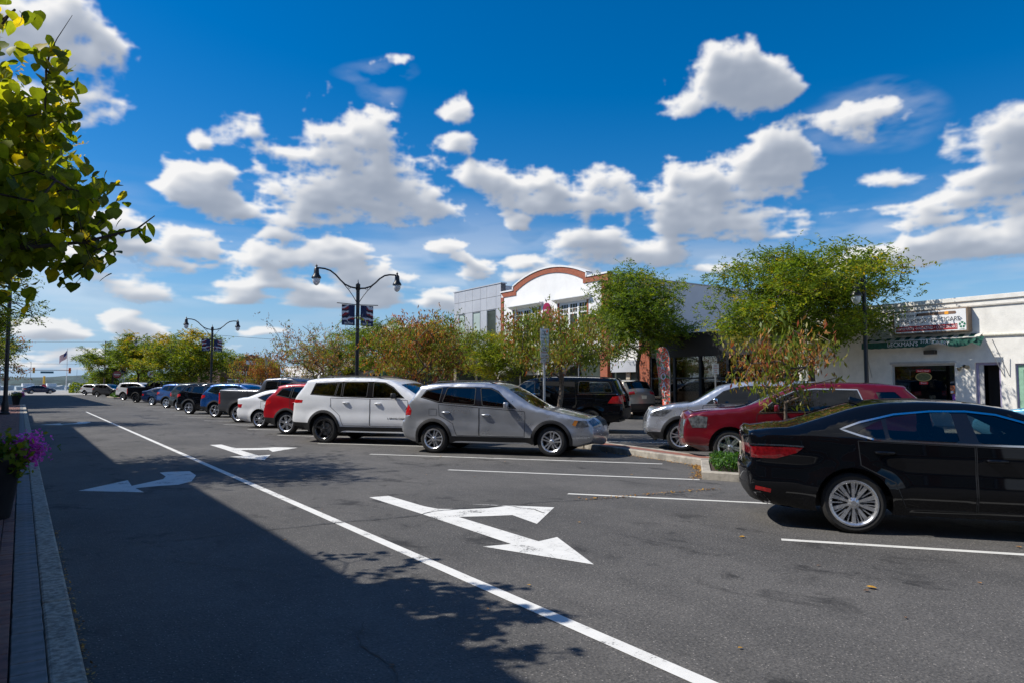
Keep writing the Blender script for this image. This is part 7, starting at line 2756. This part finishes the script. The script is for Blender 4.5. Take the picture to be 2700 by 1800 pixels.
# extra branch reaching over the road
rg = np.random.default_rng(77)
LV = [broad_leaf_mesh('leaf', m) for m in BIGLEAF]
leaves = []
seg_nodes = [(nodes[i], nodes[par[i]]) for i in tips]
for i in tips:
    a = nodes[i]
    b_ = nodes[par[i]]
    for k in range(17):
        f = rg.random() * 1.1
        c = b_.lerp(a, f) + Vector(rg.normal(0, .075, 3))
        leaves.append((c, f))
br = [Vector((.75, -.25, 2.45)), Vector((1.25, -.35, 2.50)), Vector((1.65, -.42, 2.58)), Vector((2.0, -.45, 2.72)), Vector((2.12, -.45, 2.84))]
bmk = MB().tube([Vector((.10, -.05, 2.15))] + br, [.03, .022, .016, .012, .008, .004], 6)
for k in range(14):
    f = rg.uniform(.2, 1)
    q = br[int(f * 3.99)]
    e_ = q + Vector((rg.uniform(-.1, .3), rg.uniform(-.25, .25), rg.uniform(-.2, .25)))
    bmk.tube([q, e_], [.006, .003], 4)
    for _ in range(4):
        leaves.append((q.lerp(e_, rg.random()) + Vector(rg.normal(0, .05, 3)), 1))
for k in range(135):
    v_ = rg.normal(size=3)
    v_ /= np.linalg.norm(v_)
    e_ = Vector((1.12, -.1, 2.95)) + Vector((v_[0] * .72, v_[1] * .85, v_[2] * .95)) * float(rg.random() ** .45)
    if e_.z < 2.05:
        continue
    q = min(nodes[5:], key=lambda n_: (n_ - e_).length + .4 * max(0, n_.z - e_.z))
    md = q.lerp(e_, .5) + Vector((0, 0, .05))
    bmk.tube([q, md, e_], [.009, .006, .003], 4)
    for _ in range(15):
        leaves.append((q.lerp(e_, rg.uniform(.35, 1.08)) + Vector(rg.normal(0, .07, 3)), 1))
bmk.build('branch', M_BARKDK, nt, smooth=True, fixn=False)
# bare twig ends at the top
tw = MB()
for k in range(16):
    a = nodes[tips[rg.integers(0, len(tips))]]
    if a.z < 3.6:
        continue
    d_ = Vector((rg.uniform(.1, .8), rg.uniform(-.4, .4), rg.uniform(.2, .9))).normalized()
    p1 = a + d_ * .13 + Vector(rg.normal(0, .03, 3))
    tw.tube([a, p1, p1 + d_ * .12 + Vector(rg.normal(0, .05, 3))], [.006, .004, .002], 4)
o = tw.build('bare_twigs', M_BARKDK, nt, smooth=True, fixn=False)
o['kind'] = 'stuff'


def vis_key(c):
    w_ = Vector(NEAR) + c
    az_ = math.degrees(math.atan2(w_.x, w_.y))
    return (0 if az_ > -1.3 else 1, w_.length)


leaves.sort(key=lambda q: vis_key(q[0]))
joined = [[[], []] for _ in LV]
for k, (c, f) in enumerate(leaves):
    hi_ = np.clip((c.z - 2.6) / 1.3, 0, 1)
    wts = np.array([.46 - .12 * hi_, .28 - .16 * hi_, .06 + .20 * hi_, .20 + .08 * hi_])
    mi = int(rg.choice(4, p=wts / wts.sum()))
    s = .094 * rg.uniform(.7, 1.25)
    rot = Matrix.Rotation(rg.uniform(0, 6.28), 4, 'Z') @ Matrix.Rotation(rg.normal(-.75, .35), 4, 'X') @ Matrix.Rotation(rg.normal(0, .4), 4, 'Y')
    if k < 300:
        o = link('leaf', LV[mi][0], nt, c)
        o.rotation_euler = rot.to_euler()
        o.scale = (s, s, s)
    else:
        V = (np.array(rot.to_3x3()) @ (LV[mi][1].T * s)).T + np.array(c)
        b0 = sum(len(v) for v in joined[mi][0])
        joined[mi][0].append(V)
        joined[mi][1] += [tuple(i + b0 for i in fc) for fc in LV[mi][2]]
for mi in range(4):
    if joined[mi][0]:
        V = np.concatenate(joined[mi][0])
        mb = MB()
        mb.v = [tuple(v) for v in V]
        mb.f = joined[mi][1]
        mb.mi = [0] * len(mb.f)
        o = mb.build('leaves_beyond', BIGLEAF[mi], nt, smooth=True, fixn=False)
        o['kind'] = 'stuff'
tree('golden leaved locust tree behind the broad leaved tree on the left sidewalk', (-1.55, 17.6, .128), 8.3, 2.8, (2.45, 2.7, 2.5), 230, 12000, 'locust', 223, .12, (.22, .14, .26, .38), GN, droop=.45, cz=5.6, size=.12)

# ------------------------------------------------------------------ far end of the street
fp = thing('flagpole', 'tall flagpole at the riverside flying a striped flag', 'flagpole', (9.3, 208, 0))
MB().lathe([(.10, 0), (.09, 5), (.05, 10.4), (.09, 10.45), (.09, 10.55), (.001, 10.62)], seg=12).build('pole', M_TRIMW, fp, smooth=True, sharp=40)
FLS = []
for k in range(13):
    mb = MB()
    vs = []
    for i in range(9):
        f = i / 8
        for e_ in (0, 1):
            h_ = (k + e_) / 13
            vs.append((-.1 - 1.55 * f, .25 * math.sin(f * 6), 10.1 - 1.75 * h_ - 1.75 * f - .22 * math.sin(f * 5 + h_)))
    mb.add(vs, [(2 * i, 2 * i + 2, 2 * i + 3, 2 * i + 1) for i in range(8)])
    mb.build('stripe', (pbr('flag_red', (.42, .02, .04), .8), M_SIGNW)[k % 2], fp, fixn=False)
mb = MB()
vs = []
for i in range(5):
    f = i / 8 * .85
    for e_ in (0, 1):
        h_ = e_ * 7 / 13
        vs.append((-.1 - 1.55 * f, .25 * math.sin(f * 6) - .03, 10.1 - 1.75 * h_ - 1.75 * f - .22 * math.sin(f * 5 + h_)))
mb.add(vs, [(2 * i, 2 * i + 2, 2 * i + 3, 2 * i + 1) for i in range(4)])
mb.build('canton', pbr('flag_blue', (.02, .03, .14), .8), fp, fixn=False)


def util_pole(label, x, y, h):
    t = thing('utility_pole', label, 'utility pole', (x, y, 0), 0, 'utility poles beyond the crossing')
    MB().lathe([(.18, 0), (.12, h), (.001, h)], seg=10).build('pole', M_BARKDK, t, smooth=True, sharp=40)
    MB().box((0, 0, h - .7), (1.6, .12, .12)).build('cross_arm', M_BARKDK, t)
    return t


UP = [(15.0, 178, 11.0), (23.4, 148, 11.0), (28.0, 143.5, 11.2)]
util_pole('utility pole rising behind the flat topped locust tree', *UP[0])
util_pole('utility pole rising between the golden topped locust and the street lamp', *UP[1])
util_pole('utility pole rising behind the spreading locust tree', *UP[2])


def wire(label, a, b_, sag):
    pts_ = [Vector(a).lerp(Vector(b_), i / 16) - Vector((0, 0, sag * math.sin(i / 16 * math.pi))) for i in range(17)]
    o = MB().tube(pts_, .035, 4).build('overhead_wire', M_BLACKPL)
    tag(o, label, 'wire', 'overhead wires beyond the crossing')


wire('overhead wire from the first utility pole to the left', (15.0, 178, 10.9), (-60, 215, 12.2), .8)
wire('overhead wire between the first and second utility poles', (15.0, 178, 10.9), (23.4, 148, 10.9), .3)
wire('overhead wire between the second and third utility poles', (23.4, 148, 10.9), (28.0, 143.5, 11.1), .05)
wire('overhead wire from the third utility pole to the right', (28.0, 143.5, 11.1), (70, 110, 9.5), .9)
wire('lower overhead wire crossing behind the flagpole', (40, 190, 6.6), (-60, 215, 6.9), .3)
tsg = thing('traffic_signal', 'traffic signal mast arm with two signal heads over the far crossing', 'traffic signal', (-3.5, 176, 0))
MB().lathe([(.14, 0), (.10, 5.2), (.001, 5.2)], seg=10).build('mast', M_GALV, tsg, smooth=True)
MB().tube([(0, 0, 4.55), (12.2, 0, 4.62)], .07, 8).build('mast_arm', M_GALV, tsg, smooth=True)
for xx in (5.6, 11.9):
    hd_ = MB().box((xx, 0, 4.55), (.42, .35, 1.15)).build('signal_head', pbr('signal_yellow', (.62, .34, .04), .6) if xx < 7 else pbr('signal_orange', (.60, .12, .03), .6), tsg, bevel=.03)
    for k, m_ in enumerate((M_REDLENS, M_AMBER, M_SIGNGREEN)):
        MB().lathe([(.001, 0), (.13, 0), (.13, -.05)], c=(xx, -.19, 4.9 - .35 * k), seg=14, axis='Y').build('lens', m_, hd_)
sp_ = MB().box((7.9, -.08, 4.15), (2.3, .05, .42)).build('street_name_plate', pbr('street_sign_blue', (.02, .09, .14), .5), tsg)
bo = thing('yellow_bollard', 'yellow bollard at the crossing beside the parked white crossover', 'bollard', (12.6, 141.0, 0), 0, 'yellow bollards at the crossing')
MB().lathe([(.13, 0), (.13, 1.1), (.09, 1.2), (.001, 1.23)], seg=12).build('bollard_post', YELLOW, bo, smooth=True, sharp=40)
MB().lathe([(.16, 0), (.16, .05), (.13, .05)], seg=12).build('base', M_GALV, bo)
for xx in (13.1, 13.6):
    c = bo.copy()
    col.objects.link(c)
    c.location = (xx, 141.0, 0)
    for ch in bo.children:
        k = ch.copy()
        col.objects.link(k)
        k.parent = c
ws = thing('warning_light', 'yellow post with a round red sign at the far kerb', 'sign', (4.6, 205, 0))
MB().lathe([(.25, 1.8), (.25, 3.6), (.001, 3.7)], seg=12).build('yellow_post', YELLOW, ws, smooth=True, sharp=40)
MB().lathe([(.10, 0), (.10, 1.8)], seg=10).build('post', M_GALV, ws)
MB().lathe([(.001, 0), (.55, 0), (.55, .02)], c=(0, -.3, 1.1), seg=20, axis='Y').build('disc', M_INKR, ws)
# boats on the river
rgb = random.Random(5)
for i, (x, y, ln, mast, lab) in enumerate(((-6, 262, 9, 0, 'white cabin boat moored at the riverside'), (2.5, 275, 8, 9, 'sailboat with a tall mast moored on the river'), (9, 285, 7, 0, 'small white motor boat beyond the sailboat'), (16, 290, 8, 7, 'small sailboat moored near the flagpole'), (-18, 300, 9, 8, 'sailboat moored at the left end of the quay'))):
    t = thing('boat', lab, 'boat', (x, y, -.05), R(rgb.uniform(-20, 20)), 'boats moored on the river')
    hl = [(-.5, -.16), (-.5, .16), (.1, .20), (.38, .12), (.5, 0), (.38, -.12), (.1, -.20)]
    mb = MB()
    n_ = len(hl)
    mb.add([(p[0] * ln * .94, p[1] * ln * .7, -.3) for p in hl] + [(p[0] * ln, p[1] * ln, 1.0 + (.4 if p[0] > .3 else 0)) for p in hl], [tuple(range(n_, 2 * n_)), tuple(reversed(range(n_)))] + [(k, (k + 1) % n_, n_ + (k + 1) % n_, n_ + k) for k in range(n_)])
    mb.build('hull', M_TRIMW, t)
    MB().box((-ln * .08, 0, 1.5), (ln * .4, ln * .22, 1.0)).build('cabin', M_SIGNW, t, bevel=.1)
    if mast:
        MB().lathe([(.09, 1.0), (.05, mast), (.001, mast)], seg=8).build('mast', M_GALV, t)
# shrub mass beside the yellow taxi
rg2 = np.random.default_rng(9)
n = 2600
v = rg2.normal(size=(n, 3))
v /= np.linalg.norm(v, axis=1)[:, None]
C = v * np.array((3.2, 2.0, 1.7)) * rg2.uniform(.75, 1.0, (n, 1)) * (1 + .2 * np.sin(v[:, :1] * 7)) + np.array((0, 0, .5))
C = C[C[:, 2] > .05]
n = len(C)
a = rg2.normal(0, 1, (n, 3))
a /= np.linalg.norm(a, axis=1)[:, None]
b = np.cross(a, rg2.normal(0, 1, (n, 3)))
b /= np.linalg.norm(b, axis=1)[:, None]
V = np.stack([C - a * .2, C + b * .1, C + a * .2, C - b * .1], 1).reshape(-1, 3)
sh_ = thing('roadside_shrub', 'rounded yellow green shrub beside the yellow taxi', 'shrub', (10.5, 160, 0))
link('foliage', quad_mesh('foliage', V, rg2.choice(3, n), [LOCUST[1], LOCUST[2], LOCUST[0]]), sh_)
MB().tube([(0, 0, 0), (.1, 0, .8), (.3, .1, 1.4)], [.09, .06, .03], 6).build('stem', M_BARKDK, sh_)
